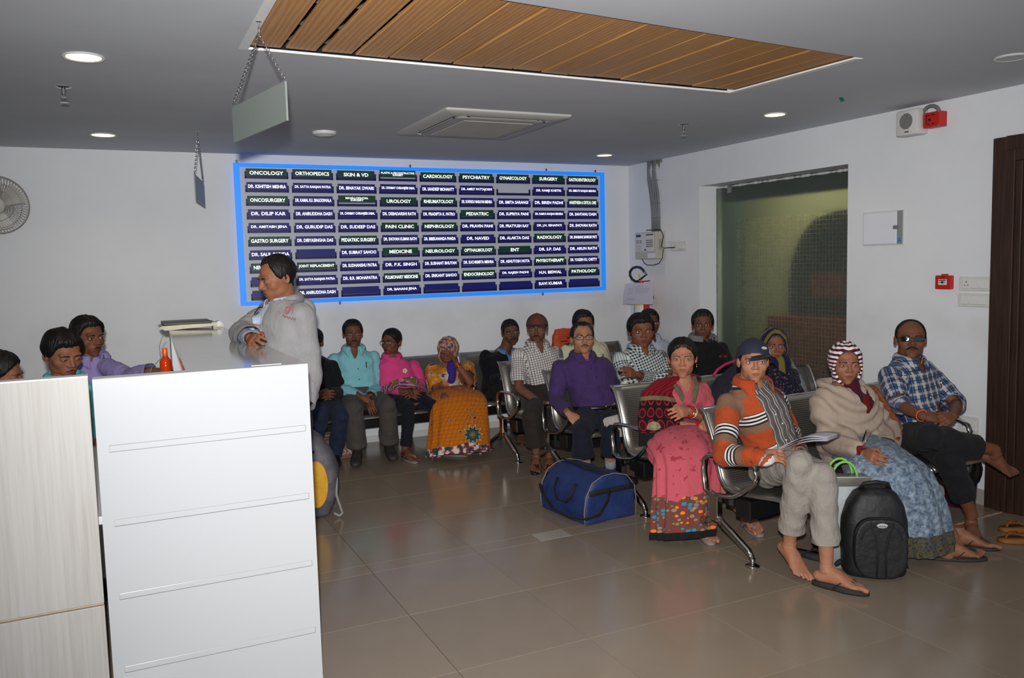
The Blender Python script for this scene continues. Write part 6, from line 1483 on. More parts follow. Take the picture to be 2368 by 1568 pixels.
g = G(); g.bbox((0.18, -0.075, 0.26), (0.20, -0.045, 0.31), 0.004); mesh_obj('buckle', T_(g.v), g.f, BLK, K_)
g = G(); g.tube([(-0.02, -0.09, 0.50), (0.02, -0.12, 0.47), (0.08, -0.115, 0.44)], 0.007, 6); mesh_obj('grab_handle', T_(g.v), g.f, WEB, K_)
# printed carton bag under the back bench
q = atz(788, 1064, 0); R_ = thing('carton', 'dusty pink cardboard box with red cord under the back bench', 'box', (q[0], q[1] + 0.12, 0)); CB = mat('pink_card', (118, 88, 82), 0.8, vary=0.1, vscale=12); T_ = bagspace((q[0] - 0.05, q[1] + 0.13, 0), 4)
g = G(); g.bbox((-0.19, -0.11, 0.001), (0.19, 0.11, 0.24), 0.006); mesh_obj('box', T_(g.v), g.f, CB, R_)
for z in (0.185, 0.205, 0.235):
    g = G(); g.tube([(-0.19, -0.113, z), (0.0, -0.1135, z - 0.006), (0.19, -0.113, z + 0.004)], 0.004, 6); mesh_obj('cord', T_(g.v), g.f, mat('dark_cord', (58, 16, 20), 0.7), R_)
v_, f_ = text_geo('ox', 0.05, None, 0.0); mesh_obj('print', T_([(0.10 + q_[0], -0.1115, 0.06 + q_[1]) for q_ in v_]), f_, mat('pale_print', (176, 160, 160), 0.8), R_)
# purple bin with black liner
bp = (4.735, 3.43, 0.0); W_ = thing('waste_bin', 'purple waste bin with black liner beside the dark door frame', 'bin', bp)
g = G(); g.lathe([(0.078, 0.001), (0.084, 0.008), (0.100, 0.23), (0.104, 0.235)], bp, 28); autosmooth(obj('bucket', g, mat('purple_plastic', (74, 12, 62), 0.3), W_))
def lin_(u, v): a = 2 * PI * u; r = 0.102 + 0.014 * math.sin(PI * v) + 0.008 * math.sin(9 * a + 4 * v) * (1 - v * 0.3); return (bp[0] + r * math.cos(a), bp[1] + r * math.sin(a), 0.30 - (0.13 + 0.02 * math.sin(3 * a)) * v)
g = G(); g.grid(lin_, 48, 10, wrapu=True); g.grid(lambda u, v: (bp[0] + (0.102 - 0.02 * v) * math.cos(2 * PI * u), bp[1] + (0.102 - 0.02 * v) * math.sin(2 * PI * u), 0.30 - 0.1 * v), 30, 4, wrapu=True); obj('bin_liner', g, mat('black_polythene', (16, 16, 17), 0.25), W_, smooth=True)
# loose footwear
def flipflop(o, yaw, label, m, sm, z=0.0, name='flip_flop', wide=1.0):
    t = thing(name, label, 'sandal', o); T_ = bagspace(o, yaw); sole = [(0.046 * wide * math.copysign(abs(math.cos(a)) ** 0.8, math.cos(a)) * (1.06 if math.sin(a) > 0 else 0.86), 0.135 * math.sin(a)) for a in np.linspace(0, 2 * PI, 33)[:-1]]
    g = G(); g.prism(sole, 0.001, 0.017, 'z'); mesh_obj('sole', T_(g.v), g.f, m, t); g = G(); g.prism([(x * 0.96, y * 0.98) for x, y in sole], 0.017, 0.020, 'z'); mesh_obj('footbed', T_(g.v), g.f, sm, t)
    for e in (-1, 1):
        g = G(); g.tube([(e * 0.043 * wide, -0.02, 0.012), (e * 0.040 * wide, 0.012, 0.045), (e * 0.014, 0.058, 0.056), (0.004, 0.088, 0.038), (0.004, 0.092, 0.018)], [(0.008, 0.003)] * 5, 6); mesh_obj('strap', T_(g.v), g.f, m, t)
FFM = mat('black_rubber', (30, 29, 31), 0.75); FFI = mat('black_footbed', (44, 42, 44), 0.8, vary=0.2, vscale=60)
q = atz(1868, 1290, 0); flipflop((q[0] + 0.02, q[1] + 0.01, 0), 200, 'empty black flip-flop lying behind the feet of the person in the navy cap', FFM, FFI)
TANM = mat('tan_leather', (132, 78, 30), 0.5); TANI = mat('tan_footbed', (150, 92, 40), 0.6)
q = atz(2352, 1252, 0); flipflop((q[0] + 0.02, q[1] - 0.02, 0), 62, 'tan leather slipper lying at the right edge, the nearer of the pair', TANM, TANI, name='slipper', wide=1.15)
q = atz(2362, 1236, 0); flipflop((q[0] + 0.07, q[1] + 0.04, 0), 66, 'tan leather slipper lying at the right edge, the farther of the pair', TANM, TANI, name='slipper', wide=1.15)
# papers
pa, pb, pc = at(1800, 1044, 3.02), at(1912, 1020, 2.98), at(1838, 1030, 3.14)
S_ = thing('papers', 'folded white papers held by the person in the navy cap', 'paper', tuple(pa)); PAP = mat('paper_white', (190, 188, 196), 0.7)
for k in range(3):
    g = G(); o_ = np.array([0.004 * k, 0.003 * k, 0.006 * k]); g.grid(lambda u, v: pa * (1 - u) + pb * u + (pc - pa) * v + np.array([0, 0, 0.018 * math.sin(PI * u) * (1 + 0.3 * k)]) + o_, 12, 5); sh_ = mesh_obj('sheet', np.array(g.v), g.f, PAP, S_); sh_.modifiers.new('t', 'SOLIDIFY').thickness = 0.001
na, nb, nc = at(1396, 968, 4.96), at(1428, 958, 4.96), at(1442, 1006, 4.90)
NW = thing('newspaper', 'folded newspaper poking out beside the armrest of the second bench', 'newspaper', tuple(na)); g = G(); g.grid(lambda u, v: na * (1 - u) + nb * u + (nc - nb) * v + np.array([0, 0.004 * math.sin(u * 6), 0.004 * math.sin(v * 5)]), 8, 8); mesh_obj('front_page', np.array(g.v), g.f, mat('newsprint', (166, 160, 152), 0.9, vary=0.25, vscale=70), NW).modifiers.new('t', 'SOLIDIFY').thickness = 0.006
g = G(); g.grid(lambda u, v: na * (1 - u) + nb * u + (nc - nb) * v + np.array([0.0, 0.012, -0.012]), 6, 6); mesh_obj('inner_page', np.array(g.v), g.f, mat('newsprint_white', (178, 174, 168), 0.9), NW)
# carry bag with green handles on the seat beside the black backpack
q = at(1955, 1150, 3.02); C_ = thing('carry_bag', 'silver and white carry bag with green handles behind the black backpack', 'bag', (q[0], q[1], 0.0)); T_ = bagspace((q[0], q[1] + 0.02, 0.0), -28)
zt_ = at(1955, 1100, 3.02)[2]
g = G(); g.add([(-0.10, -0.035, 0.001), (0.10, -0.035, 0.001), (0.10, 0.05, 0.001), (-0.10, 0.05, 0.001), (-0.125, -0.045, zt_), (0.125, -0.045, zt_), (0.125, 0.05, zt_ - 0.015), (-0.125, 0.05, zt_ - 0.015)], [(3, 2, 1, 0), (0, 1, 5, 4), (1, 2, 6, 5), (2, 3, 7, 6), (3, 0, 4, 7)]); mesh_obj('bag', T_(g.v), g.f, mat('bag_white', (176, 180, 184), 0.45, vary=0.1, vscale=10), C_)
g = G(); g.bbox((-0.126, -0.047, zt_ - 0.05), (0.126, 0.05, zt_ - 0.004), 0.004); mesh_obj('top_band', T_(g.v), g.f, mat('bag_silver', (128, 124, 116), 0.3, 0.5), C_)
g = G(); g.grid(lambda u, v: (-0.02 + 0.03 * u + 0.05 * v * v, -0.047, 0.05 + 0.22 * v), 3, 8); mesh_obj('dark_print', T_(g.v), g.f, mat('bag_print', (40, 70, 66), 0.5), C_)
for y_ in (-0.03, 0.04):
    g = G(); g.tube([(0.06 * math.cos(a) * 1.05, y_, zt_ - 0.01 + 0.085 * math.sin(a)) for a in np.linspace(0, PI, 12)], [(0.004, 0.007)] * 12, 6); mesh_obj('handle', T_(g.v), g.f, mat('lime_cord', (120, 180, 84), 0.6), C_)
# clear bag of bottles under the nearest bench
q = atz(1775, 1196, 0); Q_ = thing('plastic_bag', 'clear and purple plastic bag of belongings under the nearest bench', 'bag', (q[0], q[1] + 0.06, 0)); T_ = bagspace((q[0], q[1] + 0.07, 0), 8)
g = shell('q', [(0.001, 0.15, 0.06, 2.6), (0.03, 0.17, 0.07, 2.6), (0.08, 0.15, 0.06, 2.6), (0.13, 0.08, 0.04, 2.6)], None, Q_); v, f = remesh(g, 0.010, 2); v = wrinkle(v, f, 0.012, 5); v[:, 2] = np.maximum(v[:, 2], 0.001)
t = NT('printed_polythene'); n_ = t.noise(t.coord(), 22.0, 3.0); t.col(t.ramp(n_, [(0.38, lin((70, 90, 96))), (0.5, lin((130, 160, 176))), (0.6, lin((190, 186, 180)))])); t.set(rough=0.25); mesh_obj('sack', T_(v), f, t.m, Q_)
g = G(); g.tube([(-0.17, -0.06, 0.012), (0.0, -0.075, 0.012), (0.17, -0.06, 0.012)], 0.010, 8); mesh_obj('purple_edge', T_(g.v), g.f, mat('purple_poly', (112, 78, 170), 0.4), Q_)
# dark shawl with magenta border bundled on the second bench, orange bag on the back bench
q = at(1672, 872, 4.50); L_ = thing('bundled_shawl', 'dark shawl with magenta border heaped on the second bench', 'shawl', (q[0], q[1], 0.37)); g = G()
a_ = at(1640, 905, 4.48); b_ = at(1690, 858, 4.50); c_ = at(1712, 870, 4.50); limb(g, [(a_[0] + 0.06, 4.46, 0.50), (b_ + a_) / 2 + np.array([0.05, 0, -0.07]), b_ + np.array([0.04, 0, -0.06]), c_ + np.array([0.06, 0, -0.06])], [0.15, 0.11, 0.10, 0.11]); limb(g, [(a_[0] + 0.08, 4.36, 0.50), (a_[0] + 0.25, 4.38, 0.50)], [0.12, 0.12]); v, f = remesh(g, 0.010, 4); v = wrinkle(v, f, 0.010, 6, 0.7); mesh_obj('cloth', v, f, mat('dark_print_cloth', (24, 20, 34), 0.9, vary=0.6, vscale=60), L_)
i_ = [at(1650, 868, 4.38), at(1660, 854, 4.39), at(1678, 842, 4.41), at(1700, 834, 4.42), at(1716, 834, 4.43)]; g = G(); g.tube(i_, [(0.010, 0.008)] * 5, 8); mesh_obj('magenta_border', np.array(g.v), g.f, mat('magenta_cloth', (176, 14, 84), 0.8), L_)
q = at(1300, 800, 6.92); U_ = thing('printed_bag', 'orange printed bag on the back bench between the brown cap and the purple shirt', 'bag', (q[0] + 0.03, 6.94, 0.36)); zt_ = at(1295, 757, 6.92)[2]; X_ = q[0] + 0.02
g = shell('u', [(0.37, 0.10, 0.05, 3), (0.5, 0.125, 0.06, 3), (zt_ - 0.08, 0.12, 0.045, 3), (zt_ - 0.01, 0.095, 0.02, 3)], None, U_); v, f = remesh(g, 0.010, 3); v = wrinkle(v, f, 0.006, 8); v[:, 0] += X_; v[:, 1] += 6.93; mesh_obj('sack', v, f, mat('orange_sack', (176, 62, 20), 0.6, vary=0.15, vscale=14), U_)
g = G()
for (x, z, w_, h_) in ((0.03, -0.10, 0.05, 0.012), (-0.02, -0.13, 0.06, 0.010), (0.02, -0.16, 0.07, 0.014), (0.05, -0.07, 0.03, 0.02), (-0.03, -0.18, 0.04, 0.016)): g.box((X_ + x - w_ / 2, 6.872, zt_ + z - h_ / 2), (X_ + x + w_ / 2, 6.876, zt_ + z + h_ / 2))
mesh_obj('black_print', np.array(g.v), g.f, mat('print_black', (24, 14, 12), 0.7), U_)
# ------------------------------------------------------------------ the people in the photograph
DARKGL = mat('tinted_lens', (14, 14, 18), 0.05, spec=0.8); RIMB = mat('black_rim', (18, 17, 18), 0.3)
CLR = NT('clear_lens'); CLR.col((0.5, 0.5, 0.55, 1)); CLR.set(rough=0.03, alpha=0.12, spec=0.8); CLR = CLR.m
TROU_GREY = solid('grey_trousers', (70, 66, 62)); TROU_BLK = solid('black_trousers', (26, 26, 29)); TROU_NAVY = solid('navy_trousers', (24, 27, 40)); JEANS = solid('blue_jeans', (32, 40, 62), 0.3); TROU_BRN = solid('dark_brown_trousers', (44, 38, 35))
BTN = mat('dark_button', (30, 26, 30), 0.4); BTNW = mat('pale_button', (206, 204, 200), 0.35)

def wear_top(o, J, m, name='shirt', depth=0.10, slope=0.5, coll=None, btn=None, **kw):
    v, f, gc = top_geo(J, **kw); v, f = neck_cut(v, f, J, depth, slope); mesh_obj(name, v, f, m, o, gc)
    if coll is not None: collar(o, J, m, **coll)
    if btn is not None: buttons(o, J, v, btn[0], btn[1])
    return v, f, gc
def ray_front(v, px, py, off=0.012):
    """first point of a garment met by a picture ray, a little in front of the cloth"""
    d = N(CR @ np.array([(px - IW / 2) / FPX, 1, -(py - IH / 2) / FPX])); r = v - CAMP; t = r @ d; k = np.linalg.norm(r - t[:, None] * d, axis=1) < 0.02; return CAMP + d * ((t[k].min() if k.any() else t.min()) - off)
def wear_legs(o, J, m, name='trousers', **kw):
    v, f, gc = leg_geo(J, **kw); mesh_obj(name, v, f, m, o, gc)
def bangle(o, p, axis, r, m, name='bangle', t=0.0035):
    u = N(np.cross(axis, [0.2, 0.3, 1])); w_ = N(np.cross(axis, u)); g = G(); g.tube([np.array(p) + u * r * math.cos(a) + w_ * r * math.sin(a) for a in np.linspace(0, 2 * PI, 17)[:-1]], t, 6, closed=True); mesh_obj(name, np.array(g.v), g.f, m, o)

# A1 young man in cap and striped cardigan
J = seated(3.17, 3.37, (1742, 836, 3.40), yaw=2, sw=0.185, el=(1675, 1052, 3.27), wl=(1757, 1058, 3.06), er=(1838, 1030, 3.52), wr=(1850, 1052, 3.20),
           kl=(1850, 1072, 2.96), al=(1826, 1262, 3.10), tl=(1830, 1342, 3.00), kr=(1903, 1100, 2.90), ar=(1911, 1300, 2.88), tr=(1988, 1352, 2.74))
J['al'][2] = 0.150; J['tl'] = J['al'] + np.array([-0.03, -0.17, -0.075]); navy = mat('navy_cap', (26, 30, 48), 0.8, bump=0.001, bscale=300); J['pel'][0] = 3.20
o, T = person('person in navy cap and orange striped cardigan sitting nearest the camera', J, dict(hair='short', hth=0.006, cap=(navy, mat('cap_visor_navy', (34, 36, 48), 0.6), mat('cap_badge', (176, 168, 160), 0.5)), shape=(0.97, 1, 1.0), brow=1.25, capyaw=28), (158, 108, 82), hs=0.95, yaw=8, pitch=2, curl=(0.62, 0.4), hands='lr', hdir={'l': (0.75, -0.55, 0.12)}, tilt='l', footz={'r': 0.097})
A_, ty = FEET['r']; q = A_ + ty * 0.065; flipflop((q[0], q[1], 0.0), math.degrees(math.atan2(ty[1], ty[0])) - 90, 'black flip-flop under the foot of the person in the navy cap', FFM, FFI)
def zig(o, T):
    g = G(); pts = [(-0.074, 0.030, 0.040), (-0.079, 0.012, 0.070), (-0.083, 0.000, 0.046), (-0.080, -0.012, 0.076)]
    q = hsurf(np.array([N(np.array(p) - HC0) for p in pts])); q = HC0 + (q - HC0) * 1.0 + np.array([N(x - HC0) for x in q]) * 0.0185
    for d in (0, 0.005): g.tube([p + np.array([0, d, 0]) for p in q], 0.0012, 5)
    mesh_obj('cap_stitching', T(g.v), g.f, mat('pale_thread', (190, 190, 206), 0.6), o)
zig(o, T)
def wavy(t, x, gc):
    s = t.math('ADD', x[0], t.math('MULTIPLY', t.math('SINE', t.math('MULTIPLY', x[1], 70.0)), 0.0035)); c = stripes_seq(t, s, 0.044, [(0, (84, 78, 74)), (0.42, (196, 192, 190)), (0.50, (84, 78, 74)), (0.74, (196, 192, 190)), (0.80, (92, 86, 82))])
    return c
wear_top(o, J, fabric('grey_wavy_shirt', wavy), depth=0.05, slope=0.5, coll=dict(tip=0.03, h=0.03), btn=(BTNW, (0.10, 0.18, 0.26, 0.34)), off=0.008, aoff=0.004, sleeve=0.5, seed=5)
OR, TN, BK, WH = (160, 66, 30), (116, 84, 66), (30, 28, 30), (206, 200, 196)
def cardi(t, x, gc):
    return stripes_seq(t, t.math('ADD', x[1], -0.035), 0.195, [(0, OR), (0.27, TN), (0.47, BK), (0.52, WH), (0.57, BK), (0.62, WH), (0.67, BK), (0.72, WH), (0.77, BK), (0.79, OR)])
cm = fabric('striped_cardigan', cardi, bump=0.0012, bscale=80)
v, f, gc = top_geo(J, off=0.022, aoff=0.022, sleeve=0.97, seed=7, cuff=0.004); v, f = strip_cut(v, f, gc, J, -0.072, 0.088); v, f = neck_cut(v, f, J, 0.03, 0.6); mesh_obj('cardigan', v, f, cm, o, gc); collar(o, J, solid('rust_collar', (160, 62, 28)), r=0.074, h=0.046, tip=0.085, gap=34)
g = G(); w_ = J['wl'] - N(J['wl'] - J['el']) * 0.035; limb(g, [w_, J['wl'] - N(J['wl'] - J['el']) * 0.004], [0.047, 0.042]); v2, f2 = remesh(g, 0.006, 2); mesh_obj('cuff', v2, f2, solid('rust_collar', (160, 62, 28)), o)
wear_legs(o, J, solid('stone_trousers', (142, 135, 126), 0.05), off=0.018, flare=0.010, hem=0.90, amp=0.007)

# A2 woman in beige shawl and striped head scarf
J = seated(3.80, 3.43, (1955, 842, 3.44), yaw=0, sw=0.17, el=(1925, 1010, 3.40), wl=(1998, 1050, 3.10), er=(2052, 1000, 3.40), wr=(2040, 1052, 3.12), kl=(2058, 1092, 2.98), kr=(2085, 1088, 3.02), al=(2190, 1288, 2.84), ar=(2215, 1262, 2.94), tl=(2262, 1300, 2.76), tr=(2268, 1262, 2.86))
def mar(t, x, gc):
    return t.mix(_line(t, x[1], 0.024, 0.0, 0.5), lin((66, 16, 34)), lin((214, 204, 202)))
SCM = fabric('maroon_striped_scarf', mar, bump=0.001); MARO = solid('maroon_knit', (60, 14, 32))
o, T = person('person in beige shawl and maroon striped head scarf on the nearest bench', J, dict(hair='woman', hth=0.006, hairmat=HAIRS, scarf=(SCM, (50, 58, -6), 0.018), bindi=0.040, sindoor=True, eyes=0.75, shape=(0.98, 1, 1)), (138, 92, 68), hs=0.97, yaw=14, feet='sandal', curl=(0.6, 0.6), footmat=mat('dark_sandal', (50, 44, 40), 0.7))
g = G(); limb(g, [J['head'] - UPZ * 0.115 + J['f'] * 0.045, J['head'] - UPZ * 0.16 + J['f'] * 0.05], [0.046, 0.05]); g.tube([J['neck'] + J['f'] * 0.075, J['neck'] + J['f'] * 0.115 - UPZ * 0.07, J['neck'] + J['f'] * 0.13 - UPZ * 0.17], [(0.034, 0.02), (0.030, 0.012), (0.022, 0.008)], 12); v2, f2 = remesh(g, 0.007, 2); mesh_obj('scarf_knot', v2, f2, MARO, o)
wear_top(o, J, solid('red_sweater', (112, 18, 24)), 'sweater', depth=0.09, slope=0.6, off=0.010, aoff=0.016, sleeve=0.95)
SHA = solid('beige_shawl', (158, 141, 126), 0.05, bump=0.0012)
v, f, gc = top_geo(J, off=0.045, aoff=0.042, sleeve=0.80, amp=0.0, d=1.02, vox=0.011)
sd = J['s']; lx = (v - J['sm']) @ sd; lz = (v - J['sm']) @ UPZ; lf = (v - J['sm']) @ J['f']; r_ = np.sqrt(lx ** 2 + (lz - 0.06) ** 2)
v = v + vnormals(v, f) * ((0.008 * np.sin(r_ * 95 + 2.2 * np.sin(lx * 9)) * (lf > -0.05) + 0.006 * np.sin(r_ * 47 + 1.0)) )[:, None]
v, f = neck_cut(v, f, J, 0.19, 0.42, x0=0.02); mesh_obj('shawl', v, f, SHA, o, gc)
g = G(); P_ = [J['neck'] + rotz(a) @ (J['f'] * 0.0) + sd * 0.125 * math.sin(a) + J['f'] * (0.115 * math.cos(a) - 0.02) + UPZ * (-0.015 - 0.16 * max(0, math.cos(a)) ** 3) for a in np.linspace(0, 2 * PI, 33)[:-1]]; g.tube(P_, [(0.028, 0.022)] * 32, 10, closed=True); v2, f2 = remesh(g, 0.008, 3); v2 = wrinkle(v2, f2, 0.006, 4); mesh_obj('shawl_fold', v2, f2, SHA, o)
g = G(); g.tube([J['sm'] + sd * 0.17 + J['f'] * 0.05, J['er'] + sd * 0.05 + J['f'] * 0.05, J['er'] * 0.4 + J['wr'] * 0.6 + sd * 0.06], [(0.05, 0.02)] * 3, 12); v2, f2 = remesh(g, 0.008, 3); mesh_obj('patterned_edge', v2, f2, mat('rust_print', (120, 62, 34), 0.9, vary=0.6, vscale=90), o)
def blue_sari(t, x, gc):
    n = t.noise(t.coord(), 38.0, 5.0, 0.7); c = t.ramp(n, [(0.36, lin((70, 84, 102))), (0.50, lin((110, 126, 142))), (0.66, lin((152, 164, 174)))])
    b = t.math('GREATER_THAN', x[2], 0.88); n2 = t.noise(t.coord(), 55.0, 3.0); c2 = t.ramp(n2, [(0.35, lin((40, 56, 84))), (0.5, lin((92, 86, 60))), (0.65, lin((60, 46, 34)))]); return t.mix(b, c, c2)
h0 = atz(2134, 1272, 0.05); v, f, gc = skirt_geo([J['pel'] + UPZ * 0.06 - J['f'] * 0.05, J['pel'] + J['f'] * 0.10 + UPZ * 0.015, (J['kl'] + J['kr']) / 2 - J['f'] * 0.12 + UPZ * 0.0, (J['kl'] + J['kr']) / 2 + J['f'] * 0.03 - UPZ * 0.05, ((J['kl'] + J['kr']) / 2 + h0) / 2 + J['f'] * 0.04, h0], [0.20, 0.22, 0.23, 0.21, 0.19, 0.185], [0.13, 0.12, 0.12, 0.12, 0.12, 0.12], J['s'], folds=11, amp=0.11, seed=3); mesh_obj('sari_skirt', v, f, fabric('blue_mottled_sari', blue_sari, bump=0.002), o, gc)
bangle(o, J['wl'] - N(J['wl'] - J['el']) * 0.012, J['wl'] - J['el'], 0.033, REDM, t=0.006); bangle(o, J['wr'] - N(J['wr'] - J['er']) * 0.012, J['wr'] - J['er'], 0.033, REDM, t=0.006)
bangle(o, J['wl'] + N(J['wl'] - J['el']) * 0.004, J['wl'] - J['el'], 0.031, mat('watch_band', (40, 30, 46), 0.3), 'wrist_watch', 0.005)

# A3 man in blue plaid shirt
J = seated(4.40, 3.50, (2106, 785, 3.52), yaw=4, sw=0.20, el=(2082, 938, 3.36), wl=(2134, 962, 3.14), er=(2212, 935, 3.36), wr=(2204, 962, 3.10), kl=(2152, 1008, 3.04), al=(2300, 1048, 2.98), tl=(2366, 1084, 2.90), kr=(2195, 1062, 3.04), ar=(2246, 1196, 3.02), tr=(2256, 1250, 2.92))
o, T = person('person in blue plaid shirt and dark glasses with legs crossed at the bench end', J, dict(hair='bald', hth=0.008, mous=(0.031, 0.015), glasses=(RIMB, DARKGL), shape=(1.03, 1, 1.0), jaw=0.06), (112, 70, 50), hs=1.0, yaw=6, pitch=6, curl=(0.5, 0.5), hdir={'l': (0.9, -0.25, -0.12), 'r': (-0.95, -0.1, -0.12)}, body=dict(belly=0.05, w=1.06), tilt='l')
wear_top(o, J, plaid('blue_plaid'), depth=0.12, slope=0.42, coll=dict(tip=0.05), sleeve=0.42, off=0.016, aoff=0.024, belly=0.06, w=1.08, seed=9, btn=(BTNW, (0.18, 0.27)))
wear_legs(o, J, TROU_BLK, off=0.022, flare=0.012, hem=0.86, w=1.05)
bangle(o, J['wl'] - N(J['wl'] - J['el']) * 0.01, J['wl'] - J['el'], 0.032, mat('orange_thread', (214, 90, 34), 0.7), 'wrist_thread', 0.003)
g = G(); p = J['sm'] + J['s'] * 0.085 + J['f'] * 0.165 - UPZ * 0.15; g.tube([p, p + UPZ * 0.055], 0.004, 6); mesh_obj('pocket_pen', np.array(g.v), g.f, CHR, o)

# B1 woman in pink sari
J = seated(3.26, 4.30, (1578, 828, 4.24), yaw=-16, sw=0.165, el=(1536, 985, 4.16), wl=(1622, 988, 3.98), er=(1645, 972, 4.12), wr=(1590, 950, 4.00), kl=(1560, 1050, 3.86), kr=(1612, 1046, 3.88), al=(1628, 1222, 3.78), ar=(1728, 1206, 3.76), tl=(1640, 1255, 3.66), tr=(1752, 1240, 3.62))
o, T = person('person in pink sari with red and black shawl looking at the camera', J, dict(hair='woman', hth=0.014, bun=True, bindi=0.028, sindoor=True, earring=True, shape=(1.0, 1, 1.0), brow=0.8), (164, 110, 84), hs=1.03, yaw=0, feet='sandal', curl=(0.35, 0.5), hdir={'l': (0.95, -0.2, 0.05), 'r': (-0.9, -0.35, 0.05)}, footmat=mat('grey_slipper', (128, 116, 112), 0.7))
def pinks(t, x, gc):
    n = t.noise(t.coord(), 26.0, 2.0, 0.5); c = t.ramp(n, [(0.0, lin((176, 76, 88))), (0.60, lin((184, 82, 94))), (0.66, lin((150, 50, 62)))])
    vo = t.n('ShaderNodeTexVoronoi'); t.l(gc, vo.inputs['Vector']); vo.inputs['Scale'].default_value = 34.0; vo.inputs['Randomness'].default_value = 0.7
    rim = t.math('LESS_THAN', vo.outputs['Distance'], 0.42)
    k = t.xyz(vo.outputs['Color'])[0]; cc = t.ramp(k, [(0.0, lin((224, 120, 30))), (0.2, lin((30, 132, 160))), (0.40, lin((128, 116, 90))), (0.62, lin((150, 36, 52))), (0.8, lin((140, 120, 96)))], const=True); cc = t.mix(rim, lin((104, 60, 50)), cc)
    wob = t.math('MULTIPLY', t.noise(t.coord(), 9.0, 2.0), 0.10); b = t.math('GREATER_THAN', t.math('ADD', x[2], wob), 0.84); c = t.mix(b, c, cc); return t.mix(t.math('GREATER_THAN', x[2], 0.965), c, lin((22, 20, 22)))
PK = fabric('pink_sari', pinks, bump=0.0015); PKT = fabric('pink_sari_top', lambda t, x, gc: t.ramp(t.noise(t.coord(), 30.0, 3.0), [(0.3, lin((170, 70, 84))), (0.7, lin((190, 88, 100)))]))
h0 = atz(1580, 1242, 0.03); v, f, gc = skirt_geo([J['pel'] + UPZ * 0.07 - J['f'] * 0.06, J['pel'] + J['f'] * 0.10 + UPZ * 0.02, (J['kl'] + J['kr']) / 2 - J['f'] * 0.10 + UPZ * 0.015, (J['kl'] + J['kr']) / 2 + J['f'] * 0.05 - UPZ * 0.03, ((J['kl'] + J['kr']) / 2 + h0) / 2 + J['f'] * 0.03, h0], [0.18, 0.205, 0.215, 0.205, 0.19, 0.18], [0.13, 0.12, 0.115, 0.11, 0.12, 0.13], J['s'], folds=13, amp=0.12, seed=8, start=0.12); mesh_obj('sari_skirt', v, f, PK, o, gc)
wear_top(o, J, PKT, 'sari_blouse', depth=0.12, slope=0.55, off=0.012, aoff=0.010, sleeve=0.40, bust=0.03)
sd = J['s']; g = G()   # olive border of the drape round the neckline
for e in (-1, 1): g.tube([J['neck'] + sd * e * 0.075 - UPZ * 0.01 - J['f'] * 0.01, J['neck'] + sd * e * 0.062 + J['f'] * 0.085 - UPZ * 0.075, J['neck'] + sd * (e * 0.02 + 0.0) + J['f'] * 0.125 - UPZ * 0.17], [(0.024, 0.008)] * 3, 10)
v2, f2 = remesh(g, 0.006, 3); mesh_obj('neck_border', v2, f2, solid('olive_border', (98, 88, 66), 0.2), o)
def redsh(t, x, gc):
    c = t.mix(_line(t, t.math('ADD', x[1], t.math('MULTIPLY', x[0], 0.9)), 0.040, 0.0, 0.20), lin((126, 14, 26)), lin((24, 16, 18)))
    vo = t.n('ShaderNodeTexVoronoi'); t.l(gc, vo.inputs['Vector']); vo.inputs['Scale'].default_value = 17.0; vo.inputs['Randomness'].default_value = 0.0
    ring = t.math('MULTIPLY', t.math('GREATER_THAN', vo.outputs['Distance'], 0.34), t.math('LESS_THAN', vo.outputs['Distance'], 0.44)); c2 = t.mix(ring, t.mix(t.math('LESS_THAN', vo.outputs['Distance'], 0.34), lin((20, 15, 16)), lin((60, 12, 18))), lin((146, 26, 36)))
    c = t.mix(t.math('LESS_THAN', x[1], 0.225), c, c2); c = t.mix(t.math('MULTIPLY', _line(t, x[1], 0.4, 0.565, 0.60), 1.0), c, lin((110, 100, 76))); return t.mix(t.math('LESS_THAN', x[1], 0.075), c, lin((22, 20, 22)))
RS = fabric('red_black_shawl', redsh, bump=0.001)
S_, E_ = J['sl'], J['el']; F_ = N(CAMP - J['sm']); F_[2] = 0; F_ = N(F_); Rv = np.cross(F_, UPZ)   # Rv: right of the picture
top0 = J['sm'] + UPZ * 0.045
SPTS = np.array([J['neck'] - Rv * 0.070 - J['f'] * 0.02 + UPZ * 0.0, S_ * 0.5 + J['neck'] * 0.5 + UPZ * 0.045 + F_ * 0.05, S_ + UPZ * 0.03 + F_ * 0.085 + Rv * 0.01, S_ * 0.5 + E_ * 0.5 + F_ * 0.12 + Rv * 0.015, E_ + F_ * 0.13 + Rv * 0.01, E_ - UPZ * 0.085 + F_ * 0.15 + Rv * 0.01])
def shawl(u, v):
    a = u * 2 - 1; w5 = v * 5; i = min(int(w5), 4); t = w5 - i; t = t * t * (3 - 2 * t) * 0.5 + t * 0.5; c0 = SPTS[i] * (1 - t) + SPTS[i + 1] * t; wid = 0.055 + 0.085 * min(1, v * 1.5)
    return c0 + Rv * a * wid + F_ * (0.030 * (1 - a * a) - 0.050 * max(0, -a) * 1.2 + 0.008 * math.sin(a * 9 + v * 3)) - UPZ * (0.012 * a * a + 0.02 * max(0, -a))
g = G(); g.grid(shawl, 26, 30); gcv = np.array([(((i % 26) / 25.0 - 0.5) * 0.30, (1 - (i // 26) / 29.0) * 0.44, 0) for i in range(26 * 30)]); so = mesh_obj('shawl', np.array(g.v), g.f, RS, o, gcv); md = so.modifiers.new('thick', 'SOLIDIFY'); md.thickness = 0.006
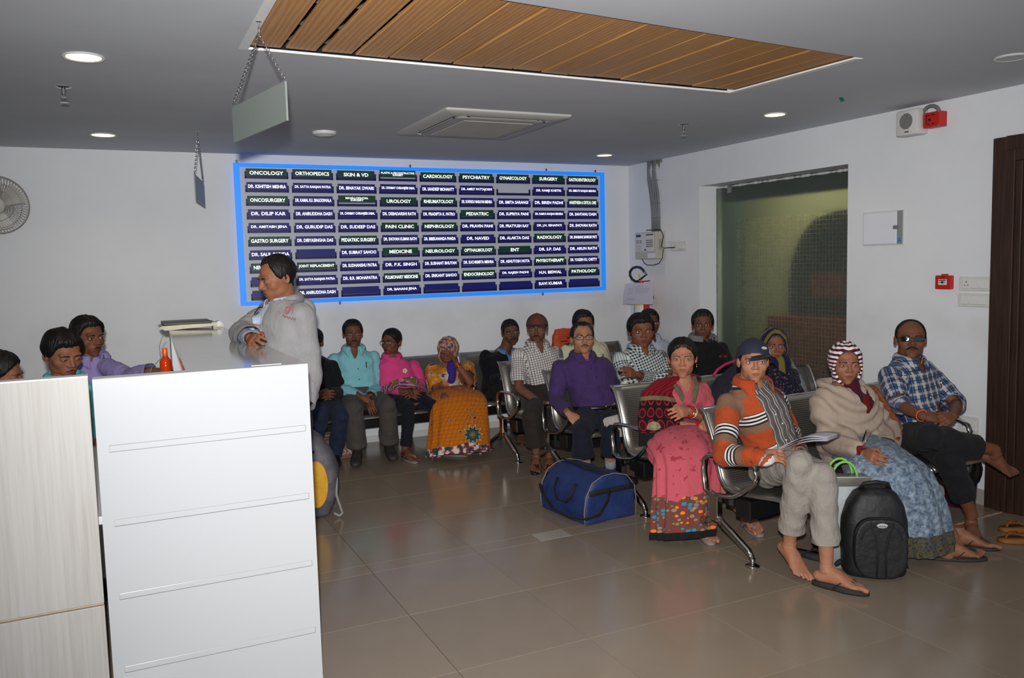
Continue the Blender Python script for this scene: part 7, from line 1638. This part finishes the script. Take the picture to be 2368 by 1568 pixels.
g = G(); g.tube([S_ + UPZ * 0.05 + F_ * 0.05, J['sm'] - J['f'] * 0.09 + UPZ * 0.02, J['sr'] - J['f'] * 0.06 + UPZ * 0.045, J['sr'] + F_ * 0.06 + UPZ * 0.01 + Rv * 0.05, J['er'] * 0.5 + J['sr'] * 0.5 + F_ * 0.06 + Rv * 0.045], [(0.045, 0.02), (0.06, 0.02), (0.05, 0.022), (0.04, 0.018), (0.03, 0.014)], 12); v2, f2 = remesh(g, 0.008, 3); gcv = np.stack([v2[:, 0] - 3.2, v2[:, 2] * 0.3 + 0.05, v2[:, 2] * 0], 1); mesh_obj('shawl_collar', v2, f2, fabric('red_black_shawl_dark', lambda t, x, gc: t.mix(_line(t, t.xyz(t.coord())[2], 0.03, 0, 0.45), lin((30, 18, 20)), lin((104, 14, 24)))), o, gcv)
w0 = shawl(0.66, 0.76); g = G(); g.lathe([(0.043, 0.0), (0.043, 0.003), (0.0005, 0.004)], w0 + F_ * 0.008, 24, F_); mesh_obj('shawl_medallion', np.array(g.v), g.f, mat('medallion_print', (134, 124, 96), 0.9, vary=0.35, vscale=70), o)
for k in range(5): bangle(o, J['wr'] - N(J['wr'] - J['er']) * (0.012 + 0.010 * k), J['wr'] - J['er'], 0.034, [REDM, GOLD, REDM, GOLD, mat('shell_bangle', (220, 214, 206), 0.3)][k], t=0.0045)
for k in range(2): bangle(o, J['wl'] - N(J['wl'] - J['el']) * (0.012 + 0.010 * k), J['wl'] - J['el'], 0.033, REDM, t=0.005)

# B3 older woman with head scarf
J = seated(4.22, 4.36, (1790, 800, 4.42), yaw=-6, sw=0.16)
def navyy(t, x, gc):
    return t.mix(_line(t, x[2], 1.0, 0.12, 0.42), lin((24, 22, 58)), lin((104, 94, 34)))
NV = fabric('navy_yellow_scarf', navyy, bump=0.001)
o, T = person('person with navy and yellow head scarf behind the person in the navy cap', J, dict(hair='woman', hth=0.008, hairmat=HAIRS, scarf=(NV, (46, 56, -4), 0.022), bindi=0.034, eyes=0.9), (122, 78, 56), hs=0.93, yaw=14, pitch=0, feet='none', legs=True)
wear_top(o, J, fabric('navy_print_shawl', lambda t, x, gc: t.ramp(t.noise(t.coord(), 70.0, 3.0), [(0.45, lin((20, 18, 34))), (0.60, lin((40, 34, 60))), (0.68, lin((120, 100, 60)))])), 'shawl', depth=0.03, slope=0.5, off=0.030, aoff=0.030, sleeve=0.9)
g = G(); limb(g, [J['head'] - UPZ * 0.10 + J['f'] * 0.02 + J['s'] * 0.04, J['neck'] + J['f'] * 0.06 - UPZ * 0.02 + J['s'] * 0.02, J['neck'] + J['f'] * 0.12 - UPZ * 0.16], [0.05, 0.075, 0.03]); v2, f2 = remesh(g, 0.008, 3); mesh_obj('scarf_fall', v2, f2, NV, o, np.stack([v2[:, 0] * 0, v2[:, 2] * 0, (v2[:, 0] - 4.2) * 9 + 1.2], 1))
g = G(); g.tube([J['neck'] + J['s'] * 0.09 + J['f'] * 0.05, J['sm'] + J['s'] * 0.10 + J['f'] * 0.15 - UPZ * 0.12, J['sm'] + J['s'] * 0.15 + J['f'] * 0.17 - UPZ * 0.30], [(0.014, 0.006)] * 3, 8); mesh_obj('teal_border', np.array(g.v), g.f, solid('teal_border', (20, 104, 122)), o)
g = G(); g.tube([J['neck'] + J['s'] * 0.115 + J['f'] * 0.03, J['sm'] + J['s'] * 0.145 + J['f'] * 0.14 - UPZ * 0.12, J['sm'] + J['s'] * 0.20 + J['f'] * 0.16 - UPZ * 0.30], [(0.030, 0.006)] * 3, 8); mesh_obj('flower_border', np.array(g.v), g.f, mat('flower_border', (112, 116, 118), 0.9, vary=0.5, vscale=110), o)
wear_legs(o, J, solid('dark_skirt', (30, 28, 40)), off=0.02)

# C1 man in purple shirt
J = seated(3.24, 5.33, (1347, 783, 5.36), yaw=-6, sw=0.205, el=(1286, 925, 5.36), wl=(1316, 958, 5.06), er=(1424, 925, 5.42), wr=(1432, 968, 5.14), kl=(1345, 1000, 4.92), kr=(1412, 1004, 4.94), al=(1352, 1092, 4.94), ar=(1412, 1080, 4.98))
o, T = person('person in purple shirt and black-rimmed glasses on the third bench', J, dict(hair='receding', hth=0.014, glasses=(RIMB, CLR), mous=(0.028, 0.014), mmat=HAIRS, shape=(1.03, 1, 1.02), jaw=0.10), (160, 112, 84), hs=0.98, yaw=10, pitch=8, feet='shoe', curl=(0.4, 0.4), body=dict(belly=0.07, w=1.08), hdir={'l': (0.35, -0.55, -0.55)}, footmat=mat('black_shoe', (22, 21, 22), 0.4))
wear_top(o, J, solid('purple_shirt', (66, 45, 92), 0.10), depth=0.07, slope=0.5, coll=dict(tip=0.05), belly=0.085, w=1.10, off=0.014, aoff=0.022, sleeve=0.96, seed=12, btn=(BTN, (0.08, 0.15, 0.22, 0.29, 0.36)))
wear_legs(o, J, TROU_NAVY, off=0.022, flare=0.014, w=1.05, hem=0.86)
g = G(); C_, U_, W_, a_, b_ = torso_sections(J, 0.020, 1.10, 1.0, 0.085); c0 = C_[2]; g.tube([c0 + U_[2] * a_[2] * 1.02 * math.cos(t) + W_[2] * b_[2] * 1.02 * math.sin(t) + UPZ * 0.0 for t in np.linspace(0, 2 * PI, 33)[:-1]], [(0.004, 0.017)] * 32, 6, closed=True); mesh_obj('belt', np.array(g.v), g.f, mat('black_leather', (20, 17, 16), 0.35), o)
g = G(); p = c0 + W_[2] * (b_[2] * 1.02 + 0.004); g.tube([p + U_[2] * x + UPZ * z for x, z in ((-0.02, -0.014), (0.02, -0.014), (0.02, 0.014), (-0.02, 0.014))], 0.003, 6, closed=True); mesh_obj('buckle', np.array(g.v), g.f, CHR, o)
for k in 'lr':
    g = G(); limb(g, [J['a' + k] - UPZ * 0.01, J['a' + k] + UPZ * 0.08], [0.040, 0.042]); mesh_obj('sock', np.array(g.v), g.f, solid('pale_sock', (140, 144, 160)), o)

# C2 man in checked shirt, arms folded
J = seated(3.80, 5.36, (1483, 766, 5.34), yaw=-4, sw=0.20, el=(1452, 890, 5.24), wl=(1535, 872, 5.12), er=(1545, 885, 5.24), wr=(1470, 866, 5.10))
o, T = person('person in black and white checked shirt with arms folded', J, dict(hair='full', hth=0.020, shape=(1.08, 1, 1.0), jaw=0.10, side=0.5), (118, 72, 52), hs=1.06, yaw=12, curl=(0.3, 0.3), feet='none', body=dict(belly=0.06, w=1.08))
wear_top(o, J, gingham('black_white_gingham', (28, 30, 32), (196, 204, 204), 0.021), depth=0.10, slope=0.45, coll=dict(tip=0.05), belly=0.07, w=1.10, off=0.014, aoff=0.020, sleeve=0.93, seed=15)
wear_legs(o, J, TROU_BLK, off=0.02)

# C3 man in black jacket
J = seated(4.40, 5.38, (1625, 753, 5.40), yaw=-4, sw=0.20)
o, T = person('person in black jacket with grey inner collar beside the frosted glass', J, dict(hair='short', hth=0.020, shape=(0.99, 1, 1.02), brow=1.3), (104, 64, 46), hs=0.98, yaw=2, pitch=5, feet='none')
wear_top(o, J, solid('black_jacket', (20, 20, 23), 0.15), 'jacket', depth=0.06, slope=0.4, off=0.030, aoff=0.030, w=1.05, seed=18)
collar(o, J, solid('grey_fleece', (112, 110, 112)), r=0.084, h=0.050, tip=0.0, gap=30, lift=0.01); wear_legs(o, J, TROU_BLK, off=0.02)
g = G(); p = J['sm'] + J['s'] * 0.09 + J['f'] * 0.165 - UPZ * 0.10
v_, f_ = text_geo('01 ait', 0.022, 0.085, 0.01); g.add([p + J['s'] * q[0] + UPZ * q[1] for q in v_], f_); mesh_obj('chest_print', np.array(g.v), g.f, mat('red_print', (170, 44, 38), 0.6), o)

# D1 man in checked shirt and brown cap
J = seated(3.20, 6.02, (1242, 760, 6.06), yaw=-6, sw=0.19, el=(1200, 898, 5.98), wl=(1252, 934, 5.78), er=(1290, 905, 6.02), wr=(1275, 945, 5.78), kl=(1228, 962, 5.62), kr=(1285, 960, 5.64), al=(1240, 1046, 5.66), ar=(1270, 1050, 5.60), tl=(1236, 1060, 5.50), tr=(1272, 1066, 5.44))
o, T = person('person in brown cap and checked short-sleeved shirt on the fourth bench', J, dict(hair='short', hth=0.006, cap=(mat('brown_cap', (84, 46, 36), 0.85), mat('brown_visor', (78, 44, 36), 0.8), mat('cap_red_badge', (160, 30, 36), 0.6)), mous=(0.028, 0.014)), (108, 70, 52), hs=0.96, yaw=-4, feet='sandal', curl=(0.4, 0.4))
wear_top(o, J, windowpane('white_check_shirt', (206, 200, 196), (70, 46, 48), (52, 52, 62), 0.019, 0.26), depth=0.11, slope=0.42, coll=dict(tip=0.05), sleeve=0.44, off=0.016, aoff=0.024, seed=21)
wear_legs(o, J, TROU_BRN, off=0.022, flare=0.014, hem=0.92)

# D2 man in cream shirt
J = seated(3.74, 6.04, (1350, 752, 6.12), yaw=-4, sw=0.195)
o, T = person('person in cream shirt half hidden behind the person in purple', J, dict(hair='short', hth=0.020, side=0.4), (124, 80, 58), hs=1.0, yaw=16, feet='none')
wear_top(o, J, solid('cream_shirt', (192, 188, 158), 0.05), depth=0.08, slope=0.45, coll=dict(tip=0.05), off=0.014, aoff=0.020, seed=24); wear_legs(o, J, TROU_BRN, off=0.02)
g = G(); p = J['sm'] + J['s'] * 0.10 + J['f'] * 0.155 - UPZ * 0.13; g.bbox(p - np.array([0.014, 0.006, 0.02]), p + np.array([0.014, 0.004, 0.03]), 0.004); mesh_obj('pocket_phone', np.array(g.v), g.f, mat('phone_gold', (150, 130, 100), 0.2, 0.6), o)
# D3 man in spectacles
J = seated(4.36, 6.04, (1502, 747, 6.14), yaw=-4, sw=0.19)
o, T = person('person in spectacles and pale blue shirt mostly hidden behind the checked shirt', J, dict(hair='short', hth=0.016, glasses=(RIMB, CLR)), (98, 62, 46), hs=0.98, yaw=18, feet='none')
wear_top(o, J, solid('pale_blue_shirt', (170, 178, 196), 0.05), depth=0.08, slope=0.45, coll=dict(tip=0.05), off=0.014, aoff=0.020, seed=27); wear_legs(o, J, TROU_BRN, off=0.02)

# E1 man in dark jacket with dark cap, by the back wall
J = seated(3.18, 6.93, (1181, 768, 6.95), yaw=-6, sw=0.19, sm=(1155, 818, 7.02), neck=(1170, 806, 7.0), sl=(1124, 826, 7.0), sr=(1200, 822, 7.06), kl=(1190, 930, 6.56), kr=(1235, 928, 6.58), al=(1205, 1010, 6.62), ar=(1222, 1012, 6.60), tl=(1206, 1016, 6.48), tr=(1226, 1020, 6.46))
o, T = person('person in black jacket over a sky-blue shirt leaning by the back wall', J, dict(hair='full', hth=0.012, mous=(0.028, 0.014), cap=None), (98, 64, 48), hs=0.96, yaw=10, pitch=-2, roll=8, feet='sandal', footmat=mat('brown_sandal', (70, 46, 34), 0.6))
wear_top(o, J, solid('sky_shirt', (96, 128, 170)), depth=0.08, slope=0.45, coll=dict(tip=0.05), off=0.010, aoff=0.008, seed=28)
v, f, gc = top_geo(J, off=0.030, aoff=0.028, seed=29); v, f = strip_cut(v, f, gc, J, 0.0, 0.09); v, f = neck_cut(v, f, J, 0.05, 0.5); mesh_obj('jacket', v, f, solid('navy_black_jacket', (17, 18, 23), 0.15), o, gc); wear_legs(o, J, TROU_BLK, off=0.02)

# W4 woman in orange sari resting the face on one hand
J = seated(2.66, 6.90, (1036, 812, 6.84), yaw=-10, sw=0.165, sl=(1000, 855, 6.90), sr=(1082, 850, 6.92), el=(1010, 905, 6.80), wl=(1040, 905, 6.62), er=(1086, 884, 6.66), wr=(1054, 838, 6.70), kl=(1030, 925, 6.48), kr=(1092, 918, 6.50), al=(1025, 1040, 6.46), ar=(1085, 1035, 6.46))
def orsc(t, x, gc): return t.ramp(t.noise(t.coord(), 48.0, 3.0), [(0.38, lin((64, 52, 96))), (0.50, lin((166, 120, 90))), (0.62, lin((190, 150, 130)))])
o, T = person('person in orange flowered sari resting the face on one hand', J, dict(hair='woman', hth=0.008, scarf=(fabric('purple_cream_scarf', orsc), (40, 46, -12), 0.022), eyes=0.25), (118, 74, 52), hs=0.93, yaw=-14, pitch=-22, roll=-4, feet='none', curl=(0.5, 0.45), hdir={'r': (-0.45, -0.1, 0.75)})
def orange(t, x, gc):
    c = lin((190, 104, 16)); c = t.mix(t.math('MULTIPLY', _line(t, x[0], 0.030, 0, 0.22), 0.35), c, lin((120, 62, 8))); c = t.mix(t.math('MULTIPLY', _line(t, x[1], 0.030, 0, 0.22), 0.35), c, lin((120, 62, 8)))
    vo = t.n('ShaderNodeTexVoronoi'); t.l(gc, vo.inputs['Vector']); vo.inputs['Scale'].default_value = 10.5; vo.inputs['Randomness'].default_value = 0.55; d = vo.outputs['Distance']
    c = t.mix(t.math('LESS_THAN', d, 0.15), c, lin((150, 140, 120))); c = t.mix(t.math('LESS_THAN', d, 0.115), c, lin((22, 44, 58)))
    b = t.math('GREATER_THAN', t.math('ADD', x[2], t.math('MULTIPLY', t.noise(t.coord(), 12.0, 2.0), 0.08)), 0.965); n = t.noise(t.coord(), 26.0, 2.0); return t.mix(b, c, t.ramp(n, [(0.40, lin((206, 196, 180))), (0.50, lin((140, 26, 62))), (0.60, lin((20, 70, 66)))]))
OSM = fabric('orange_sari', orange); h0 = atz(1062, 1052, 0.03); v, f, gc = skirt_geo([J['pel'] + UPZ * 0.02 - J['f'] * 0.06, J['pel'] + J['f'] * 0.10, (J['kl'] + J['kr']) / 2 - J['f'] * 0.10 - UPZ * 0.01, (J['kl'] + J['kr']) / 2 + J['f'] * 0.04 - UPZ * 0.05, ((J['kl'] + J['kr']) / 2 + h0) / 2 + J['f'] * 0.03, h0], [0.19, 0.21, 0.235, 0.24, 0.25, 0.265], [0.10, 0.085, 0.085, 0.10, 0.13, 0.14], J['s'], folds=9, amp=0.08, seed=5); sk_ = mesh_obj('sari_skirt', v, f, OSM, o, gc)
wear_top(o, J, fabric('orange_sari_top', lambda t, x, gc: t.ramp(t.noise(t.coord(), 17.0, 3.0), [(0.42, lin((184, 110, 26))), (0.56, lin((196, 126, 40))), (0.60, lin((190, 176, 150))), (0.66, lin((120, 30, 60)))])), 'sari_drape', depth=0.05, slope=0.5, off=0.030, aoff=0.026, sleeve=0.45)
v, f, gc = top_geo(J, off=0.040, aoff=0.03, sleeve=0.0, hem=1); zc = fcent(v, f); kp = ((zc - J['pel']) @ UPZ < 0.19) & ((zc - J['pel']) @ UPZ > 0.03); mesh_obj('waist_drape', v, f, fabric('cream_maroon_drape', lambda t, x, gc: t.ramp(t.noise(t.coord(), 15.0, 3.0), [(0.42, lin((196, 186, 172))), (0.56, lin((150, 140, 120))), (0.60, lin((120, 22, 60))), (0.70, lin((40, 84, 78)))])), o, gc, keep=kp)
g = G(); limb(g, [J['head'] - UPZ * 0.09 + J['s'] * 0.05 + J['f'] * 0.02, J['neck'] + J['f'] * 0.07 + J['s'] * 0.02 - UPZ * 0.02, J['neck'] + J['f'] * 0.13 - UPZ * 0.14], [0.04, 0.05, 0.04]); v2, f2 = remesh(g, 0.008, 3); v2 = wrinkle(v2, f2, 0.006, 2); mesh_obj('purple_scarf', v2, f2, solid('purple_cotton', (58, 40, 128)), o)
# flowers printed on the skirt front
def flower(o, cpx, cpy, Y, R, n, m, inner):
    c = at(cpx, cpy, Y); V_ = N(CAMP - c); X_ = N(np.cross(UPZ, V_)); Z_ = np.cross(V_, X_); g = G(); g2 = G()
    for k in range(n):
        a = 2 * PI * k / n; d = X_ * math.cos(a) + Z_ * math.sin(a); e = np.cross(V_, d)
        for (gg, s_, o_) in ((g2, 1.18, 0.0), (g, 1.0, 0.002)): gg.add([c + V_ * o_ + d * R * 0.15, c + V_ * o_ + d * R * 0.55 + e * R * 0.20 * s_, c + V_ * o_ + d * R * s_, c + V_ * o_ + d * R * 0.55 - e * R * 0.20 * s_], [(0, 1, 2, 3)])
    mesh_obj('flower_outline', np.array(g2.v), g2.f, mat('flower_cream', (176, 168, 140), 0.9), o); mesh_obj('flower_print', np.array(g.v), g.f, m, o)
TEAL = mat('flower_teal', (16, 62, 66), 0.9)
front = v if False else None
sv = np.array([p.co[:] for p in sk_.data.vertices]) + np.array(o.location)
def skirt_depth(px, py):
    """depth of the skirt surface along a picture ray"""
    d = CR @ np.array([(px - IW / 2) / FPX, 1, -(py - IH / 2) / FPX]); d /= np.linalg.norm(d); r = sv - CAMP; t = r @ d; dist = np.linalg.norm(r - t[:, None] * d, axis=1); k = dist < 0.03
    tt = t[k].min() if k.any() else t[dist.argmin()]; return (CAMP + d * (tt - 0.012))[1]
flower(o, 1093, 1005, skirt_depth(1093, 1005), 0.075, 10, TEAL, None)
for (x, y) in ((1084, 948), (1093, 958), (1084, 966), (1100, 975), (1085, 980), (1094, 937)): flower(o, x, y, skirt_depth(x, y), 0.026, 2, TEAL, None)
for k in range(2): bangle(o, J['wr'] - N(J['wr'] - J['er']) * (0.03 + 0.010 * k), J['wr'] - J['er'], 0.034, GOLD if k else REDM, t=0.004)

# W3 girl in pink jacket
J = seated(2.20, 6.95, (905, 791, 6.90), yaw=-8, sw=0.165, sl=(889, 852, 6.93), sr=(956, 848, 6.98), el=(892, 892, 6.86), wl=(938, 906, 6.70), er=(972, 890, 6.90), wr=(955, 904, 6.68), kl=(945, 945, 6.50), kr=(1000, 938, 6.52), al=(938, 1042, 6.50), ar=(1030, 1040, 6.46), tl=(956, 1072, 6.36), tr=(1060, 1052, 6.38))
o, T = person('person in pink zipped jacket and glasses turning to the neighbour in turquoise', J, dict(hair='woman', hth=0.014, braid=True, glasses=(RIMB, CLR), earring=True), (104, 62, 46), hs=0.93, yaw=-34, pitch=0, feet='sandal', curl=(0.55, 0.55), footmat=mat('grey_sandal', (120, 114, 108), 0.7))
wear_top(o, J, solid('pink_jacket', (212, 66, 126), 0.06), 'jacket', depth=0.05, slope=0.5, coll=dict(tip=0.02, h=0.036, r=0.062), off=0.018, aoff=0.020, seed=31, sleeve=0.97)
wear_legs(o, J, solid('navy_leggings', (20, 22, 32)), 'leggings', off=0.008, hem=0.95)
def kurta(t, x, gc):
    w_ = t.n('ShaderNodeTexWave'); w_.wave_type = 'RINGS'; t.l(t.coord(), w_.inputs['Vector']); w_.inputs['Scale'].default_value = 9.0; w_.inputs['Distortion'].default_value = 5.0; return t.ramp(w_.outputs['Fac'], [(0.0, lin((150, 30, 96))), (0.35, lin((206, 190, 196))), (0.6, lin((150, 30, 96))), (0.8, lin((120, 124, 30)))], const=True)
v, f, gc = skirt_geo([J['pel'] + UPZ * 0.12 - J['f'] * 0.02, J['pel'] + J['f'] * 0.13 + UPZ * 0.075, J['pel'] + J['f'] * 0.34 + UPZ * 0.04], [0.17, 0.19, 0.20], [0.12, 0.10, 0.085], J['s'], n=60, m=16, folds=8, amp=0.06); mesh_obj('kurta_hem', v, f, fabric('pink_paisley', kurta), o, gc)
g = G(); p = J['sm'] + J['s'] * 0.085 + J['f'] * 0.15 - UPZ * 0.10
for k in range(5): a = 2 * PI * k / 5; g.ell(p + J['s'] * 0.013 * math.cos(a) + UPZ * 0.013 * math.sin(a), (0.010, 0.004, 0.010), 8, 6)
mesh_obj('flower_patch', np.array(g.v), g.f, mat('white_patch', (206, 196, 186), 0.8), o)

# W2 man in turquoise shirt
J = seated(1.84, 6.95, (816, 772, 6.92), yaw=-8, sw=0.19, el=(782, 898, 6.90), wl=(840, 920, 6.66), er=(874, 898, 6.94), wr=(856, 918, 6.64), kl=(818, 945, 6.50), kr=(896, 938, 6.52), al=(826, 1046, 6.56), ar=(900, 1034, 6.62), tl=(822, 1074, 6.40), tr=(908, 1056, 6.46))
o, T = person('person in turquoise shirt and grey trousers on the bench by the back wall', J, dict(hair='short', hth=0.017, mous=(0.028, 0.014), brow=1.1), (108, 66, 46), hs=0.95, yaw=6, feet='shoe', curl=(0.5, 0.3), hdir={'r': (-0.05, -0.35, -0.8), 'l': (0.8, -0.4, -0.3)}, footmat=mat('worn_black_shoe', (44, 39, 36), 0.7, vary=0.4, vscale=40))
wear_top(o, J, solid('turquoise_shirt', (126, 188, 196), 0.05), depth=0.12, slope=0.40, coll=dict(tip=0.055), off=0.016, aoff=0.022, seed=33, sleeve=0.97, btn=(BTN, (0.10, 0.19, 0.28)))
wear_legs(o, J, TROU_GREY, off=0.026, flare=0.018, hem=0.93)
g = G(); p = J['wl'] + N(J['wl'] - J['el']) * 0.10 + UPZ * 0.03; g.bbox(p - np.array([0.014, 0.03, 0.012]), p + np.array([0.014, 0.03, 0.012]), 0.006); mesh_obj('held_phone', np.array(g.v), g.f, BLK, o)
g = G(); p = J['sm'] + J['s'] * 0.085 + J['f'] * 0.150 - UPZ * 0.14; g.tube([p, p + UPZ * 0.05], 0.004, 6); mesh_obj('pocket_pen', np.array(g.v), g.f, BLK, o)

# W1 person in black jacket and jeans, mostly hidden
J = seated(1.50, 6.94, (722, 792, 6.92), yaw=-4, sw=0.18, kl=(742, 960, 6.50), kr=(790, 962, 6.50), al=(720, 1062, 6.70), ar=(772, 1062, 6.62), tl=(722, 1075, 6.55), tr=(776, 1076, 6.46))
o, T = person('person in black jacket and blue jeans hidden behind the standing person', J, dict(hair='full', hth=0.018), (100, 64, 48), hs=0.95, yaw=-20, feet='shoe')
wear_top(o, J, solid('black_jacket', (20, 20, 23), 0.15), 'jacket', depth=0.06, slope=0.4, off=0.026, aoff=0.026, seed=36); wear_legs(o, J, JEANS, 'jeans', off=0.018, flare=0.004)

# standing man in grey hoodie at the counter
hp = at(640, 644, 4.40); X0, Y0 = hp[0], hp[1]
f = N(np.array([-0.93, -0.37, 0])); s = N(np.cross(f, UPZ)); s = s if s @ CR[:, 0] > 0 else -s
J = {'f': f, 's': s, 'base': np.array([X0 + 0.03, Y0 + 0.03, 0.0]), 'head': hp}
J['neck'] = hp + np.array([0, 0, -0.098]) - f * 0.040; pq = at(660, 935, 4.36); J['pel'] = np.array([pq[0], pq[1], 0.97])
J['sl'] = at(618, 732, 4.55); J['sr'] = at(696, 730, 4.22); J['sm'] = (J['sl'] + J['sr']) / 2 + UPZ * 0.060
J['el'] = atz(560, 772, 1.276); J['wl'] = atz(580, 783, 1.272); J['er'] = at(716, 862, 4.26); J['wr'] = at(700, 945, 4.14); HL = atz(606, 806, 1.255) - J['wl']
for k, e in (('l', -1), ('r', 1)):
    J['h' + k] = J['pel'] + s * e * 0.09; J['k' + k] = J['pel'] + s * e * 0.08 + f * 0.02 - UPZ * 0.48; J['a' + k] = np.array([J['k' + k][0], J['k' + k][1], 0.085]); J['t' + k] = J['a' + k] + f * 0.2
o, T = person('person in grey hooded jacket standing at the counter', J, dict(hair='receding', hth=0.015, shape=(1.0, 1.0, 1.0), eyes=0.5, brow=1.2), (134, 86, 62), hs=0.95, yaw=-66, pitch=-14, feet='shoe', curl=(0.30, 0.3), hdir={'l': tuple(HL)}, body=dict(belly=0.05, w=1.05))
wear_top(o, J, solid('ice_blue_shirt', (184, 194, 214), 0.04), depth=0.05, slope=0.45, coll=dict(tip=0.05), belly=0.05, w=1.04, off=0.010, aoff=0.006, seed=38)
GRY = solid('grey_marl_hoodie', (138, 137, 138), 0.07, bump=0.0015); v, f_, gc = top_geo(J, off=0.030, aoff=0.030, belly=0.05, w=1.06, seed=40, sleeve=0.96, cuff=0.006); sd = N(J['sr'] - J['sl']); v, f_ = strip_cut(v, f_, gc, J, -0.085, 0.030, 0.03); v, f_ = neck_cut(v, f_, J, 0.03, 0.6); mesh_obj('hoodie', v, f_, GRY, o, gc); HV = v
g = G(); g.tube([J['neck'] + sd * 0.088 * math.sin(a) - f * (0.078 * math.cos(a) - 0.010) + UPZ * (-0.020 + 0.016 * math.cos(a)) for a in np.linspace(-2.2, 2.2, 25)], [(0.018 + 0.014 * math.cos(a * 0.6), 0.022 + 0.016 * math.cos(a * 0.6)) for a in np.linspace(-2.2, 2.2, 25)], 12); g.ell(J['neck'] - f * 0.105 - UPZ * 0.075, (0.075, 0.05, 0.075), 16, 10); v2, f2 = remesh(g, 0.009, 4); v2 = wrinkle(v2, f2, 0.005, 3); mesh_obj('hood', v2, f2, GRY, o)
wear_legs(o, J, solid('dark_jeans', (40, 42, 52)), off=0.018, flare=0.008)
cp = ray_front(HV, 668, 716); cf = N(CAMP - cp); cx_ = N(np.cross(UPZ, cf)); cz_ = np.cross(cf, cx_); v_, f_ = text_geo('01', 0.038, None, 0.0); g = G(); g.add([cp + cx_ * (q[0] + 0.25 * q[1]) + cz_ * q[1] for q in v_], f_); mesh_obj('chest_number', np.array(g.v), g.f, mat('crimson_print', (150, 26, 46), 0.6), o)
g = G(); g.tube([cp - cz_ * 0.030 + cx_ * (-0.03 + 0.06 * k / 12) + cz_ * (0.006 * math.sin(k * 2.2) - 0.02 * k / 12) for k in range(13)], 0.002, 5); mesh_obj('chest_script', np.array(g.v), g.f, mat('crimson_print', (150, 26, 46), 0.6), o)

# staff behind the counter
J = seated(0.02, 5.00, (146, 820, 4.80), yaw=22, sw=0.19, seat=0.42); J['pel'] = J['head'] + np.array([0.0, 0.12, -0.66]); J['base'] = np.array([J['pel'][0], J['pel'][1], 0])
def reseat(J):
    f, s = J['f'], J['s']
    for k, e in (('l', -1), ('r', 1)):
        J['h' + k] = J['pel'] + s * e * 0.085; J['k' + k] = J['pel'] + s * e * 0.10 + f * 0.36 + UPZ * (0.47 - J['pel'][2]); a = J['k' + k] + f * 0.0; a[2] = 0.085; J['a' + k] = a; J['t' + k] = a + f * 0.2; J['w' + k] = J['pel'] + f * 0.26 + s * e * 0.08 + UPZ * 0.20
reseat(J)
o, T = person('person in turquoise shirt looking down behind the reception counter', J, dict(hair='full', hth=0.024, mous=(0.024, 0.005), eyes=0.4, side=0.4), (128, 82, 60), hs=0.98, yaw=26, pitch=-16, feet='shoe')
wear_top(o, J, solid('clerk_turquoise', (96, 176, 184), 0.05), depth=0.06, slope=0.45, coll=dict(tip=0.05), off=0.014, aoff=0.018, seed=42); wear_legs(o, J, TROU_BLK, off=0.018)
J = seated(0.3, 5.9, (204, 780, 5.62), yaw=34, sw=0.19); J['pel'] = J['head'] + np.array([-0.02, 0.12, -0.66]); J['base'] = np.array([J['pel'][0], J['pel'][1], 0]); reseat(J)
J['sr'] = at(248, 850, 5.56); J['er'] = at(298, 872, 5.36); J['wr'] = at(348, 858, 5.14)
o, T = person('person in lavender shirt reaching along the desk behind the counter', J, dict(hair='short', hth=0.024, mous=(0.024, 0.006), side=0.4), (112, 70, 50), hs=0.97, yaw=32, pitch=-4, feet='shoe', curl=(0.3, 0.45), hdir={'r': (0.9, -0.4, -0.05)})
wear_top(o, J, solid('lavender_shirt', (140, 128, 178), 0.05), depth=0.07, slope=0.45, coll=dict(tip=0.05), off=0.014, aoff=0.018, seed=44); wear_legs(o, J, TROU_BLK, off=0.018)
J = seated(-0.4, 5.0, (2, 868, 4.75), yaw=40, sw=0.17); J['pel'] = J['head'] + np.array([-0.02, 0.10, -0.64]); J['base'] = np.array([J['pel'][0], J['pel'][1], 0]); reseat(J)
o, T = person('person with dark hair at the left edge behind the pale cabinet', J, dict(hair='woman', hth=0.016, bun=True), (130, 84, 62), hs=0.95, yaw=72, pitch=-12, feet='shoe')
wear_top(o, J, solid('plum_kurta', (96, 40, 70)), depth=0.05, slope=0.5, off=0.014, aoff=0.016, seed=46); wear_legs(o, J, TROU_BLK, off=0.018)
